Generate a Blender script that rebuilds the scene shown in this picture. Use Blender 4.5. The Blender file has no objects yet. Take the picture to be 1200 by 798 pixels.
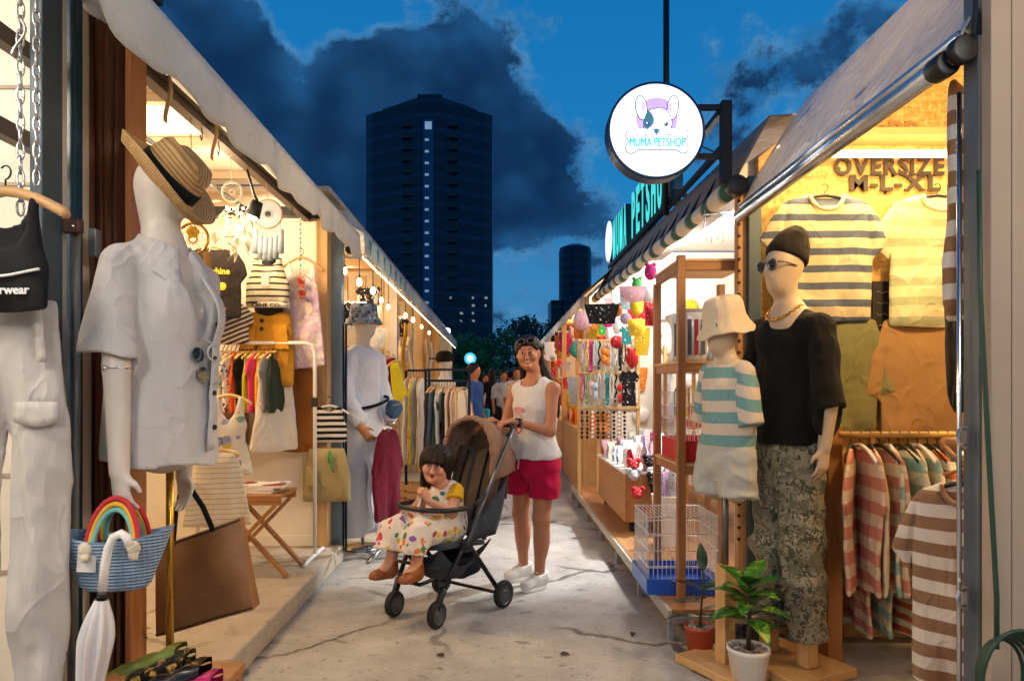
import bpy, math, random
import numpy as np
from mathutils import Vector, Matrix, Euler
random.seed(7); np.random.seed(7)
SC = bpy.context.scene; COL = SC.collection
R = math.radians; PI = math.pi
# ------------------------------------------------------------------ camera
F, VX, VY, CZ = 800.0, 582.0, 455.0, 1.25
cd = bpy.data.cameras.new('camera'); cam = bpy.data.objects.new('camera', cd); COL.objects.link(cam)
cam.location = (0, 0, CZ); cam.rotation_euler = (R(90), 0, 0)
cd.sensor_width = 36; cd.lens = 24; cd.shift_x = 0.015; cd.shift_y = 0.0467
cd.clip_start = 0.05; cd.clip_end = 2000
SC.camera = cam
SC.view_settings.view_transform = 'Standard'; SC.view_settings.look = 'None'
SC.view_settings.exposure = 0.3; SC.view_settings.gamma = 1
SC.cycles.use_denoising = True
SC.cycles.max_bounces = 6; SC.cycles.diffuse_bounces = 4; SC.cycles.glossy_bounces = 3
SC.cycles.transparent_max_bounces = 8; SC.cycles.sample_clamp_indirect = 4.0
SC.cycles.caustics_reflective = False; SC.cycles.caustics_refractive = False

def P(px, py, Y): return Vector(((px-VX)/F*Y, Y, CZ+(VY-py)/F*Y))
def PX(px, Y): return (px-VX)/F*Y
def PZ(py, Y): return CZ+(VY-py)/F*Y
def G(px, py, z=0.0):
    Y = F*(CZ-z)/(py-VY); return Vector((PX(px, Y), Y, z))
def hx(s):
    s = s.lstrip('#'); o = []
    for i in (0, 2, 4):
        c = int(s[i:i+2], 16)/255; o.append(c/12.92 if c <= .04045 else ((c+.055)/1.055)**2.4)
    return tuple(o)
# ------------------------------------------------------------------ node expression helper
class NT:
    def __init__(s, nt): s.nt = nt
    def new(s, t, **k):
        n = s.nt.nodes.new(t)
        for a, b in k.items(): setattr(n, a, b)
        return n
    def put(s, sock, v):
        if isinstance(v, Ex): s.nt.links.new(v.o, sock)
        elif isinstance(v, bpy.types.NodeSocket): s.nt.links.new(v, sock)
        elif v is not None:
            if sock.type == 'RGBA' and not isinstance(v, (int, float)) and len(v) == 3: v = (*v, 1)
            sock.default_value = v
    def m(s, op, a, b=None, c=None, clamp=False):
        n = s.new('ShaderNodeMath', operation=op, use_clamp=clamp)
        for i, v in enumerate((a, b, c)):
            if v is not None: s.put(n.inputs[i], v)
        return Ex(s, n.outputs[0])
    def ramp(s, f, stops, interp='LINEAR'):
        n = s.new('ShaderNodeValToRGB'); cr = n.color_ramp; cr.interpolation = interp
        while len(cr.elements) > 1: cr.elements.remove(cr.elements[-1])
        for i, (p, c) in enumerate(stops):
            e = cr.elements[0] if i == 0 else cr.elements.new(p)
            e.position = p; e.color = (c, c, c, 1) if isinstance(c, (int, float)) else (*c, 1)
        s.put(n.inputs[0], f); return Ex(s, n.outputs[0])
    def mix(s, f, a, b, mode='MIX'):
        n = s.new('ShaderNodeMix', data_type='RGBA', blend_type=mode)
        s.put(n.inputs[0], f); s.put(n.inputs[6], a); s.put(n.inputs[7], b); return Ex(s, n.outputs[2])
    def noise(s, vec, scale, detail=4, rough=.55, dist=0, col=False):
        n = s.new('ShaderNodeTexNoise'); s.put(n.inputs['Vector'], vec)
        n.inputs['Scale'].default_value = scale; n.inputs['Detail'].default_value = detail
        n.inputs['Roughness'].default_value = rough; n.inputs['Distortion'].default_value = dist
        return Ex(s, n.outputs['Color' if col else 'Fac'])
    def voro(s, vec, scale, feature='F1', rnd=1.0, out='Distance'):
        n = s.new('ShaderNodeTexVoronoi', feature=feature); s.put(n.inputs['Vector'], vec)
        n.inputs['Scale'].default_value = scale; n.inputs['Randomness'].default_value = rnd
        return Ex(s, n.outputs[out])
    def mapping(s, vec, sc=(1, 1, 1), rot=(0, 0, 0), loc=(0, 0, 0)):
        n = s.new('ShaderNodeMapping'); s.put(n.inputs[0], vec)
        n.inputs[1].default_value = loc; n.inputs[2].default_value = rot; n.inputs[3].default_value = sc
        return Ex(s, n.outputs[0])
    def sep(s, vec):
        n = s.new('ShaderNodeSeparateXYZ'); s.put(n.inputs[0], vec)
        return [Ex(s, o) for o in n.outputs]
    def comb(s, x, y, z):
        n = s.new('ShaderNodeCombineXYZ')
        for i, v in enumerate((x, y, z)): s.put(n.inputs[i], v)
        return Ex(s, n.outputs[0])
    def sstep(s, lo, hi, x):
        n = s.new('ShaderNodeMapRange', interpolation_type='SMOOTHSTEP'); s.put(n.inputs[0], x)
        n.inputs[1].default_value = lo; n.inputs[2].default_value = hi
        return Ex(s, n.outputs[0])
    def tc(s, k='Object'):
        n = s.new('ShaderNodeTexCoord'); return Ex(s, n.outputs[k])
    def bump(s, h, strength, dist=.01):
        n = s.new('ShaderNodeBump'); s.put(n.inputs['Height'], h)
        n.inputs['Strength'].default_value = strength; n.inputs['Distance'].default_value = dist
        return Ex(s, n.outputs[0])
class Ex:
    def __init__(s, t, o): s.t = t; s.o = o
    def __add__(s, b): return s.t.m('ADD', s, b)
    def __radd__(s, b): return s.t.m('ADD', s, b)
    def __sub__(s, b): return s.t.m('SUBTRACT', s, b)
    def __rsub__(s, b): return s.t.m('SUBTRACT', b, s)
    def __mul__(s, b): return s.t.m('MULTIPLY', s, b)
    def __rmul__(s, b): return s.t.m('MULTIPLY', s, b)
    def __truediv__(s, b): return s.t.m('DIVIDE', s, b)
# ------------------------------------------------------------------ world: dusk sky with dark cumulus
W = bpy.data.worlds.new('World'); SC.world = W; W.use_nodes = True
W.node_tree.nodes.clear(); t = NT(W.node_tree)
d = t.tc('Generated'); x, y, z = t.sep(d)
az = t.m('ARCTAN2', x, y); el = t.m('ARCSINE', z)
n1 = t.noise(d, 5.5, 10, .62, .25); n2 = t.noise(t.mapping(d, (1, 1, 1.5), loc=(3, 1, 2)), 17.0, 8, .65); n3 = t.noise(t.mapping(d, (1, 1, 1.2), loc=(7, 2, 5)), 7.0, 6, .6)
def azel(px, py):
    a = math.atan((px-VX)/F); return a, math.atan((VY-py)/F*math.cos(a))
vb = t.voro(t.mapping(d, (1, 1, 1.25), loc=(.4, .1, .2)), 13, 'SMOOTH_F1'); vb2 = t.voro(t.mapping(d, (1, 1, 1.2), loc=(.7, .3, .1)), 30, 'SMOOTH_F1')
dens = n1*1.5 - .955 + (n2-.5)*.85 + (.42-vb)*.42 + (.42-vb2)*.20
# (px, py, half width px, half height px, weight)
for px, py, sx, sy, w in [(265, 90, 75, 85, .62), (395, 130, 60, 70, .36), (520, 120, 120, 95, .62), (560, 220, 130, 120, .6), (420, 250, 150, 120, .55),
                          (640, 205, 70, 70, .34), (350, 95, 20, 60, -.34), (720, 60, 110, 95, -.55), (660, 110, 45, 45, -.25), (400, 10, 110, 26, -.5), (620, 295, 75, 24, -.42), (640, 330, 60, 14, -.2), (705, 205, 30, 20, -.25),
                          (920, 80, 95, 40, .40), (850, 165, 90, 28, .28), (1000, 20, 60, 25, .3), (760, 30, 90, 14, .25), (640, 30, 70, 14, .22), (960, -60, 160, 60, -.4), (640, 270, 90, 40, .15), (690, 250, 60, 45, -.12), (100, 200, 120, 160, .5)]:
    a0, e0 = azel(px, py); sa, se = sx/F, sy/F
    q = t.m('POWER', (az-a0)/sa, 2) + t.m('POWER', (el-e0)/se, 2)
    dens = dens + t.m('EXPONENT', q*-1.0)*w
clear = t.ramp(el*1.2, [(0, hx('#5c8db5')), (.12, hx('#3f86ba')), (.35, hx('#1f7fc0')), (.7, hx('#0f6fb4')), (1, hx('#0a568f'))])
edge = t.mix(t.sstep(.3, .7, n2), hx('#1f649c'), hx('#5f97c0'))
dark = t.mix(t.sstep(.22, .62, vb*.6+vb2*.25+n3*.25), hx('#1f5486'), hx('#0a2850'))
c = t.mix(t.sstep(-.26, -.02, dens)*.6, clear, edge)
c = t.mix(t.sstep(-.07, .13, dens)*.93, c, dark)
c = t.mix(t.sstep(.10, .55, dens)*.5, c, hx('#0a2546'))
low = t.sstep(.10, -.02, el)
c = t.mix(low*.6, c, hx('#3d6d98'))
bg = t.new('ShaderNodeBackground'); t.put(bg.inputs[0], c); bg.inputs[1].default_value = .80
sky = t.new('ShaderNodeTexSky', sky_type='NISHITA'); sky.sun_disc = False
sky.sun_elevation = R(-4); sky.sun_rotation = R(200)
bg2 = t.new('ShaderNodeBackground'); t.put(bg2.inputs[0], sky.outputs[0]); bg2.inputs[1].default_value = .05
ad = t.new('ShaderNodeAddShader'); t.nt.links.new(bg.outputs[0], ad.inputs[0]); t.nt.links.new(bg2.outputs[0], ad.inputs[1])
wo = t.new('ShaderNodeOutputWorld'); t.nt.links.new(ad.outputs[0], wo.inputs[0])
# ------------------------------------------------------------------ materials
MATS = {}
def newmat(name):
    m = bpy.data.materials.new(name); m.use_nodes = True; m.node_tree.nodes.clear()
    t = NT(m.node_tree); b = t.new('ShaderNodeBsdfPrincipled'); o = t.new('ShaderNodeOutputMaterial')
    t.nt.links.new(b.outputs[0], o.inputs[0]); return m, t, b
def C(c): return hx(c) if isinstance(c, str) else c
def M(name, col, rough=.6, metal=0, var=.12, vs=6, bump=0, bs=40, emit=0, spec=.5, coat=0, alpha=1, trans=0, sheen=0, ecol=None):
    if name in MATS: return MATS[name]
    col = C(col); m, t, b = newmat(name); o = t.tc()
    n = t.noise(o, vs, 5, .6)
    if var: t.put(b.inputs['Base Color'], t.mix(t.sstep(.3, .7, n), tuple(v*(1-var) for v in col), tuple(min(1, v*(1+var)) for v in col)))
    else: t.put(b.inputs['Base Color'], col)
    b.inputs['Metallic'].default_value = metal
    t.put(b.inputs['Roughness'], t.m('ADD', n*.2-.1, rough, clamp=True))
    b.inputs['Specular IOR Level'].default_value = spec; b.inputs['Coat Weight'].default_value = coat
    if alpha < 1: b.inputs['Alpha'].default_value = alpha
    if trans: b.inputs['Transmission Weight'].default_value = trans
    if sheen: b.inputs['Sheen Weight'].default_value = sheen
    if bump: t.put(b.inputs['Normal'], t.bump(t.noise(o, bs, 5, .6), bump, .004))
    if emit:
        b.inputs['Emission Color'].default_value = (*C(ecol or col), 1); b.inputs['Emission Strength'].default_value = emit
    MATS[name] = m; return m
def clothbump(t, o, b, s=1.0):
    big = t.noise(t.mapping(o, (1, 1, .5)), 6.5, 1.5, .45, .3)*.9+t.m('ABSOLUTE', t.noise(t.mapping(o, (1, 1, .75), rot=(0, .5, 0), loc=(3, 1, 2)), 7, 1, .4, .2)-.5)*.55
    rg = 1-t.m('ABSOLUTE', t.noise(t.mapping(o, (1, 1, .8), rot=(.2, .6, .1), loc=(6, 2, 4)), 5.5, 2.5, .5, .7)*2-1)
    big = big+t.m('POWER', rg, 5)*.42
    fine = t.noise(o, 420, 2, .5)*.05+t.voro(t.mapping(o, (1, 1, .8), loc=(.3, .2, .7)), 11)*.09+t.noise(t.mapping(o, (22, 22, 3.5)), 1.0, 2, .5, .8)*.30
    t.put(b.inputs['Normal'], t.bump(big + fine, .42*s, .035))
    b.inputs['Roughness'].default_value = .9; b.inputs['Sheen Weight'].default_value = .04; b.inputs['Specular IOR Level'].default_value = .2
def cloth(name, col, var=.1, s=1.0):
    if name in MATS: return MATS[name]
    col = C(col); m, t, b = newmat(name); o = t.tc(); n = t.noise(o, 7, 5, .6)
    t.put(b.inputs['Base Color'], t.mix(n, tuple(v*(1-var) for v in col), tuple(min(1, v*(1+var)) for v in col)))
    clothbump(t, o, b, s); MATS[name] = m; return m
def stripes(name, cols, period, off=0, wob=.004, s=1.0, rot=(0, 0, 0)):
    """cols: list of (fraction end, colour) across one period down the garment"""
    if name in MATS: return MATS[name]
    m, t, b = newmat(name); o = t.tc(); v = t.mapping(o, rot=rot) if any(rot) else o
    x, y, z = t.sep(v); n = t.noise(o, 6, 2)
    f = t.m('FRACT', (z + (n-.5)*wob*2)/period + off)
    st = []; p = 0
    for e, c in cols: st.append((p, C(c))); p = e
    t.put(b.inputs['Base Color'], t.mix(n*.25, t.ramp(f, st, 'CONSTANT'), (.3, .28, .25), 'MULTIPLY'))
    clothbump(t, o, b, s); MATS[name] = m; return m
def blotch(name, base, cols, scale, rad=.33, s=1.0, dist=.4):
    """cloth with scattered printed patches of several colours"""
    if name in MATS: return MATS[name]
    m, t, b = newmat(name); o = t.tc()
    nv = t.noise(o, 5, 3, .6, col=True)
    vv = t.new('ShaderNodeVectorMath', operation='MULTIPLY_ADD'); t.put(vv.inputs[0], nv); vv.inputs[1].default_value = (dist*.2,)*3; t.put(vv.inputs[2], o)
    v = Ex(t, vv.outputs[0])
    dd = t.voro(v, scale); rc = t.voro(v, scale, out='Color'); r1, r2, r3 = t.sep(rc)
    k = len(cols); cc = t.ramp(r1, [(i/k, C(c)) for i, c in enumerate(cols)], 'CONSTANT')
    msk = t.m('LESS_THAN', dd, t.m('MULTIPLY', r2, rad))
    t.put(b.inputs['Base Color'], t.mix(msk, C(base), cc)); clothbump(t, o, b, s); MATS[name] = m; return m
def sheet(name, col, trans=.4, bump=.6, bs=4, rough=.6, dist=.03):
    if name in MATS: return MATS[name]
    m, t, b = newmat(name); o = t.tc(); col = C(col); n = t.noise(o, 2.2, 6, .65)
    t.put(b.inputs['Base Color'], t.mix(t.sstep(.35, .75, n), col, tuple(v*.72 for v in col))); b.inputs['Roughness'].default_value = rough
    w1 = t.noise(t.mapping(o, (1, 1.6, 1.3), rot=(R(30), 0, 0)), bs, 3, .5, .8); w2 = t.m('ABSOLUTE', t.noise(t.mapping(o, (1, 2.2, 2), rot=(R(-25), 0, 0)), bs*1.6, 2, .5, .5)-.5)
    nm = t.bump(w1-w2*1.2, bump, dist); t.put(b.inputs['Normal'], nm)
    tr = t.new('ShaderNodeBsdfTranslucent'); tr.inputs[0].default_value = (*col, 1); t.put(tr.inputs['Normal'], nm); mx = t.new('ShaderNodeMixShader'); mx.inputs[0].default_value = trans
    t.nt.links.new(b.outputs[0], mx.inputs[1]); t.nt.links.new(tr.outputs[0], mx.inputs[2]); ou = [q for q in t.nt.nodes if q.type == 'OUTPUT_MATERIAL'][0]; t.nt.links.new(mx.outputs[0], ou.inputs[0]); MATS[name] = m; return m
def tiedye(name, cols, scale):
    if name in MATS: return MATS[name]
    m, t, b = newmat(name); o = t.tc(); n = t.noise(o, scale, 3, .5, 1.2); k = len(cols)
    t.put(b.inputs['Base Color'], t.ramp(n, [(.25+.5*i/(k-1), C(c)) for i, c in enumerate(cols)])); clothbump(t, o, b); MATS[name] = m; return m
def wood(name, c1, c2, axis=2, sc=14, rough=.55, coat=.1):
    if name in MATS: return MATS[name]
    m, t, b = newmat(name); o = t.tc(); s = [sc, sc, sc]; s[axis] = sc*.07
    n = t.noise(t.mapping(o, tuple(s)), 1.0, 8, .65, 1.2); f = t.noise(t.mapping(o, tuple(q*6 for q in s)), 1.0, 3)
    kn = t.noise(o, 2.2, 2)
    c = t.ramp(n*.75+f*.2+kn*.15, [(.3, C(c1)), (.55, tuple((a+q)/2 for a, q in zip(C(c1), C(c2)))), (.75, C(c2))])
    t.put(b.inputs['Base Color'], c); t.put(b.inputs['Roughness'], n*.25+rough-.1)
    b.inputs['Coat Weight'].default_value = coat
    t.put(b.inputs['Normal'], t.bump(n+f*.4, .25, .004)); MATS[name] = m; return m
def emis(name, col, st):
    if name in MATS: return MATS[name]
    m, t, b = newmat(name); b.inputs['Base Color'].default_value = (*C(col), 1)
    b.inputs['Emission Color'].default_value = (*C(col), 1); b.inputs['Emission Strength'].default_value = st; MATS[name] = m; return m
def mat_concrete(name, warm=0.0):
    m, t, b = newmat(name); o = t.tc()
    n1 = t.noise(o, .9, 8, .65, .4); n2 = t.noise(o, 5, 7, .7); n3 = t.noise(o, 60, 4, .7); n4 = t.noise(t.mapping(o, loc=(9, 4, 0)), 2.4, 6, .6, .8)
    c = t.ramp(n1*.5+n2*.5, [(.3, hx('#7f7c76')), (.46, hx('#a39f98')), (.6, hx('#b7b3ac')), (.75, hx('#c9c5be'))])
    c = t.mix(t.sstep(.60, .70, n4)*.6, c, hx('#4f4942'))
    c = t.mix(t.sstep(.58, .72, t.noise(t.mapping(o, loc=(2, 7, 0)), 1.5, 5, .6))*.5, c, hx('#c2b9aa'))
    c = t.mix(t.sstep(.64, .68, t.noise(t.mapping(o, (1, 1.8, 1), loc=(5, 5, 0)), 3.3, 4, .55, .5))*.6, c, hx('#4d4843'))
    wv = t.noise(o, 1.8, 5, .6, col=True)
    vv = t.new('ShaderNodeVectorMath', operation='MULTIPLY_ADD'); t.put(vv.inputs[0], wv); vv.inputs[1].default_value = (.45, .45, 0); t.put(vv.inputs[2], o)
    cr = t.voro(Ex(t, vv.outputs[0]), .75, 'DISTANCE_TO_EDGE')
    crack = (1-t.sstep(.004, .018, cr))*t.sstep(.40, .52, t.noise(t.mapping(o, loc=(1, 1, 0)), .8, 2))
    c = t.mix(crack*.8, c, hx('#37322d'))
    gum = t.voro(t.mapping(o, loc=(.3, .6, 0)), 5.5); c = t.mix((1-t.sstep(.05, .075, gum))*t.sstep(.5, .6, n1)*.55, c, hx('#4d4842'))
    c = t.mix(t.sstep(.62, .66, t.noise(t.mapping(o, loc=(4, 9, 0)), 26, 3, .6))*.5, c, hx('#57514a'))
    c = t.mix(t.sstep(.35, .75, n3)*.22, c, hx('#5b554e'))
    if warm: c = t.mix(warm, c, hx('#b39a72'))
    t.put(b.inputs['Base Color'], c); t.put(b.inputs['Roughness'], t.m('ADD', n1*.5+n4*-.25, .35, clamp=True))
    t.put(b.inputs['Normal'], t.bump(n2*.5+n3*.25-crack*1.2, .5, .012)); MATS[name] = m; return m
def mat_osb():
    m, t, b = newmat('osb'); o = t.tc()
    v1 = t.voro(t.mapping(o, (30, 30, 75), rot=(0, R(28), 0)), 1.0, out='Color'); v2 = t.voro(t.mapping(o, (80, 30, 28), rot=(0, R(-20), 0)), 1.0, out='Color')
    a = t.sep(v1)[0]; q = t.sep(v2)[1]
    t.put(b.inputs['Base Color'], t.ramp(a*.45+q*.35+t.noise(o, 6, 4)*.2, [(.1, hx('#a07a42')), (.4, hx('#b9914f')), (.65, hx('#c8a45f')), (.95, hx('#d8bb7c'))]))
    b.inputs['Roughness'].default_value = .7; t.put(b.inputs['Normal'], t.bump(a+q, .25, .003)); MATS['osb'] = m; return m
def mat_camo():
    m, t, b = newmat('camo_cloth'); o = t.tc()
    vq = t.new('ShaderNodeVectorMath', operation='SNAP'); t.put(vq.inputs[0], o); vq.inputs[1].default_value = (.0075,)*3
    v = Ex(t, vq.outputs[0]); n1 = t.noise(v, 13, 4, .75, .6); n2 = t.noise(t.mapping(v, loc=(4, 2, 1)), 18, 4, .75, .6)
    c = t.mix(t.m('GREATER_THAN', n1, .5), hx('#8f8a74'), hx('#716f5c'))
    c = t.mix(t.m('GREATER_THAN', n2, .54), c, hx('#4c4d40')); c = t.mix(t.m('GREATER_THAN', n1*.5+n2*.5, .575), c, hx('#a39d86'))
    t.put(b.inputs['Base Color'], c); clothbump(t, o, b, 1.4); MATS['camo'] = m; return m
def skin(name, col):
    if name in MATS: return MATS[name]
    m, t, b = newmat(name); o = t.tc(); n = t.noise(o, 9, 4); col = C(col)
    t.put(b.inputs['Base Color'], t.mix(t.sstep(.35, .7, t.noise(o, 26, 4, .6)), t.mix(n, tuple(v*.86 for v in col), tuple(v*1.08 for v in col)), (col[0]*1.02, col[1]*.86, col[2]*.84)))
    b.inputs['Roughness'].default_value = .55; b.inputs['Specular IOR Level'].default_value = .35; b.inputs['Subsurface Weight'].default_value = .15
    b.inputs['Subsurface Radius'].default_value = (.012, .005, .003); b.inputs['Subsurface Scale'].default_value = 1.0
    t.put(b.inputs['Normal'], t.bump(t.noise(o, 160, 3), .08, .003)); MATS[name] = m; return m
def hairmat(name, c1, c2):
    m, t, b = newmat(name); o = t.tc(); n = t.noise(t.mapping(o, (90, 90, 7)), 1.0, 5, .6, .5)
    t.put(b.inputs['Base Color'], t.mix(n, C(c1), C(c2))); t.put(b.inputs['Roughness'], n*.3+.42); b.inputs['Specular IOR Level'].default_value = .25
    t.put(b.inputs['Normal'], t.bump(n, .6, .008)); MATS[name] = m; return m
# ------------------------------------------------------------------ object plumbing
def tag(o, label=None, cat=None, group=None, kind=None):
    if label: o['label'] = label
    if cat: o['category'] = cat
    if group: o['group'] = group
    if kind: o['kind'] = kind
    return o
def thing(name, label, cat, loc=(0, 0, 0), rz=0, group=None):
    o = bpy.data.objects.new(name, None); COL.objects.link(o); o.empty_display_size = .1
    o.location = loc; o.rotation_euler = (0, 0, rz); return tag(o, label, cat, group)
def setmat(me, mats):
    for m in (mats if isinstance(mats, (list, tuple)) else [mats]): me.materials.append(m)
def mesh_obj(name, v, f, mats, parent=None, loc=(0, 0, 0), smooth=True, mi=None, rot=(0, 0, 0)):
    me = bpy.data.meshes.new(name)
    me.from_pydata([tuple(map(float, q)) for q in v] if not isinstance(v, np.ndarray) else v.tolist(), [], f if isinstance(f, list) else f.tolist())
    setmat(me, mats)
    if mi is not None: me.polygons.foreach_set('material_index', mi)
    if smooth: me.polygons.foreach_set('use_smooth', [True]*len(me.polygons))
    me.update(); o = bpy.data.objects.new(name, me); COL.objects.link(o); o.location = loc; o.rotation_euler = rot
    if parent: o.parent = parent
    return o
def dup(root, loc, rz=None, label=None, group=None, scale=None):
    r = root.copy(); COL.objects.link(r); r.location = loc
    if rz is not None: r.rotation_euler = (0, 0, rz)
    if label: r['label'] = label
    if group: r['group'] = group
    if scale: r.scale = (scale,)*3
    for ch in list(root.children):
        c = ch.copy(); COL.objects.link(c); c.parent = r
        for g in list(ch.children):
            q = g.copy(); COL.objects.link(q); q.parent = c
    return r
def omat(o, m, i=0):
    o.material_slots[i].link = 'OBJECT'; o.material_slots[i].material = m
def rotm(z=0, y=0, x=0): return Euler((x, y, z)).to_matrix()
class MB:
    def __init__(s): s.v = []; s.f = []; s.mi = []
    def add(s, v, f, m=0):
        n = len(s.v); s.v += [Vector(q) for q in v]; s.f += [[i+n for i in q] for q in f]; s.mi += [m]*len(f); return s
    def box(s, lo, hi, m=0):
        (a, b, c), (d, e, g) = lo, hi
        return s.add([(a, b, c), (d, b, c), (d, e, c), (a, e, c), (a, b, g), (d, b, g), (d, e, g), (a, e, g)],
                     [(0, 3, 2, 1), (4, 5, 6, 7), (0, 1, 5, 4), (1, 2, 6, 5), (2, 3, 7, 6), (3, 0, 4, 7)], m)
    def obox(s, c, size, rot=None, m=0):
        rot = rot or Matrix.Identity(3); c = Vector(c); h = [q/2 for q in size]
        v = [c + rot @ Vector((i*h[0], j*h[1], k*h[2])) for k in (-1, 1) for i, j in ((-1, -1), (1, -1), (1, 1), (-1, 1))]
        return s.add(v, [(0, 3, 2, 1), (4, 5, 6, 7), (0, 1, 5, 4), (1, 2, 6, 5), (2, 3, 7, 6), (3, 0, 4, 7)], m)
    def beam(s, a, b, w, h, m=0, up=(0, 0, 1)):
        a, b = Vector(a), Vector(b); d = (b-a); L = d.length; d.normalize(); u = Vector(up)
        if abs(d.dot(u)) > .98: u = Vector((0, 1, 0))
        sd = d.cross(u).normalized(); u = sd.cross(d)
        return s.obox((a+b)/2, (L, w, h), Matrix((d, sd, u)).transposed(), m)
    def tube(s, pts, r, n=10, closed=False, m=0, cap=True):
        pts = [Vector(p) for p in pts]; k = len(pts); rs = r if isinstance(r, (list, tuple)) else [r]*k
        tg = []
        for i in range(k):
            a = pts[(i-1) % k] if closed or i > 0 else pts[i]; b = pts[(i+1) % k] if closed or i < k-1 else pts[i]
            tg.append((b-a).normalized())
        u = Vector((0, 0, 1)) if abs(tg[0].z) < .9 else Vector((1, 0, 0)); u = (u-tg[0]*u.dot(tg[0])).normalized(); v = []
        for i in range(k):
            u = (u-tg[i]*u.dot(tg[i])).normalized(); w = tg[i].cross(u)
            v += [pts[i]+(u*math.cos(2*PI*j/n)+w*math.sin(2*PI*j/n))*rs[i] for j in range(n)]
        f = [(i*n+j, i*n+(j+1) % n, ((i+1) % k)*n+(j+1) % n, ((i+1) % k)*n+j) for i in range(k if closed else k-1) for j in range(n)]
        if cap and not closed: f += [tuple(range(n))[::-1], tuple((k-1)*n+j for j in range(n))]
        return s.add(v, f, m)
    def cyl(s, a, b, r, r2=None, n=16, m=0): return s.tube([a, b], [r, r if r2 is None else r2], n, m=m)
    def lathe(s, prof, c=(0, 0, 0), n=24, rot=None, m=0, sx=1, sy=1, cap=True):
        rot = rot or Matrix.Identity(3); c = Vector(c); k = len(prof)
        v = [c+rot @ Vector((r*math.cos(2*PI*j/n)*sx, r*math.sin(2*PI*j/n)*sy, z)) for r, z in prof for j in range(n)]
        f = [(i*n+j, i*n+(j+1) % n, (i+1)*n+(j+1) % n, (i+1)*n+j) for i in range(k-1) for j in range(n)]
        if cap: f += [tuple(range(n))[::-1], tuple((k-1)*n+j for j in range(n))]
        return s.add(v, f, m)
    def sph(s, c, r, nu=16, nv=10, rot=None, m=0):
        r = (r, r, r) if isinstance(r, (int, float)) else r; rot = rot or Matrix.Identity(3); c = Vector(c)
        v = [c+rot @ Vector((r[0]*math.sin(PI*i/nv)*math.cos(2*PI*j/nu), r[1]*math.sin(PI*i/nv)*math.sin(2*PI*j/nu), r[2]*math.cos(PI*i/nv))) for i in range(1, nv) for j in range(nu)]
        top, bot = len(v), len(v)+1; v += [c+rot @ Vector((0, 0, r[2])), c-rot @ Vector((0, 0, r[2]))]
        f = [(i*nu+j, (i+1)*nu+j, (i+1)*nu+(j+1) % nu, i*nu+(j+1) % nu) for i in range(nv-2) for j in range(nu)]
        f += [(top, j, (j+1) % nu) for j in range(nu)] + [(bot, (nv-2)*nu+(j+1) % nu, (nv-2)*nu+j) for j in range(nu)]
        return s.add(v, f, m)
    def prism(s, poly, o, ux, uy, depth, m=0):
        o, ux, uy = Vector(o), Vector(ux), Vector(uy); nn = ux.cross(uy).normalized()*depth; k = len(poly)
        v = [o+ux*a+uy*b for a, b in poly]; v += [q+nn for q in v]
        return s.add(v, [tuple(range(k))[::-1], tuple(range(k, 2*k))]+[(i, (i+1) % k, k+(i+1) % k, k+i) for i in range(k)], m)
    def grid(s, fn, nu, nv, thick=0, m=0, cu=False):
        """fn(u,v) -> point; thick > 0 gives the sheet a second side"""
        base = len(s.v); pts = [[Vector(fn(i/nu, j/nv)) for j in range(nv+1)] for i in range(nu+1)]
        v = [p for row in pts for p in row]; q = nv+1
        f = [(i*q+j, (i+1)*q+j, (i+1)*q+j+1, i*q+j+1) for i in range(nu) for j in range(nv)]
        if thick:
            nr = []
            for i in range(nu+1):
                for j in range(nv+1):
                    a = pts[min(i+1, nu)][j]-pts[max(i-1, 0)][j]; b = pts[i][min(j+1, nv)]-pts[i][max(j-1, 0)]
                    c = a.cross(b); nr.append(c.normalized() if c.length > 1e-9 else Vector((0, 0, 1)))
            k = len(v); v = v+[p-n*thick for p, n in zip(v, nr)]
            f += [tuple(k+e for e in fc[::-1]) for fc in list(f)]
            ring = [i*q for i in range(nu+1)]+[nu*q+j for j in range(1, nv+1)]+[i*q+nv for i in range(nu-1, -1, -1)]+[j for j in range(nv-1, 0, -1)]
            f += [(ring[a], ring[(a+1) % len(ring)], k+ring[(a+1) % len(ring)], k+ring[a])[::-1] for a in range(len(ring))]
        return s.add(v, f, m)
    def build(s, name, mats, parent=None, world=True, smooth=False, bevel=0, label=None, cat=None, group=None, kind=None, loc=None, seg=2):
        v = s.v
        if parent is not None:
            off = Vector(parent.location) if world else Vector((0, 0, 0))
            if parent.parent is not None and world: off = off+Vector(parent.parent.location)
            l = (0, 0, 0)
        else:
            if loc is None:
                xs = [q.x for q in v]; ys = [q.y for q in v]; zs = [q.z for q in v]
                loc = ((min(xs)+max(xs))/2, (min(ys)+max(ys))/2, min(zs))
            off = Vector(loc); l = loc
        o = mesh_obj(name, [q-off for q in v], s.f, mats, parent, l, smooth, s.mi)
        if bevel:
            b = o.modifiers.new('bevel', 'BEVEL'); b.width = bevel; b.segments = seg; b.limit_method = 'ANGLE'; b.angle_limit = R(40)
        if smooth == 'auto' or (smooth and bevel == 0 and False): pass
        return tag(o, label, cat, group, kind)
def text_mesh(body, size, extrude=0, bold=0, align='CENTER', res=3):
    cu = bpy.data.curves.new('text', 'FONT'); cu.body = body; cu.size = size; cu.extrude = extrude; cu.offset = bold; cu.align_x = align; cu.resolution_u = res
    ob = bpy.data.objects.new('text', cu); me = bpy.data.meshes.new_from_object(ob)
    v = [q.co.copy() for q in me.vertices]; f = [list(p.vertices) for p in me.polygons]
    bpy.data.objects.remove(ob); bpy.data.curves.remove(cu); bpy.data.meshes.remove(me); return v, f
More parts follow.
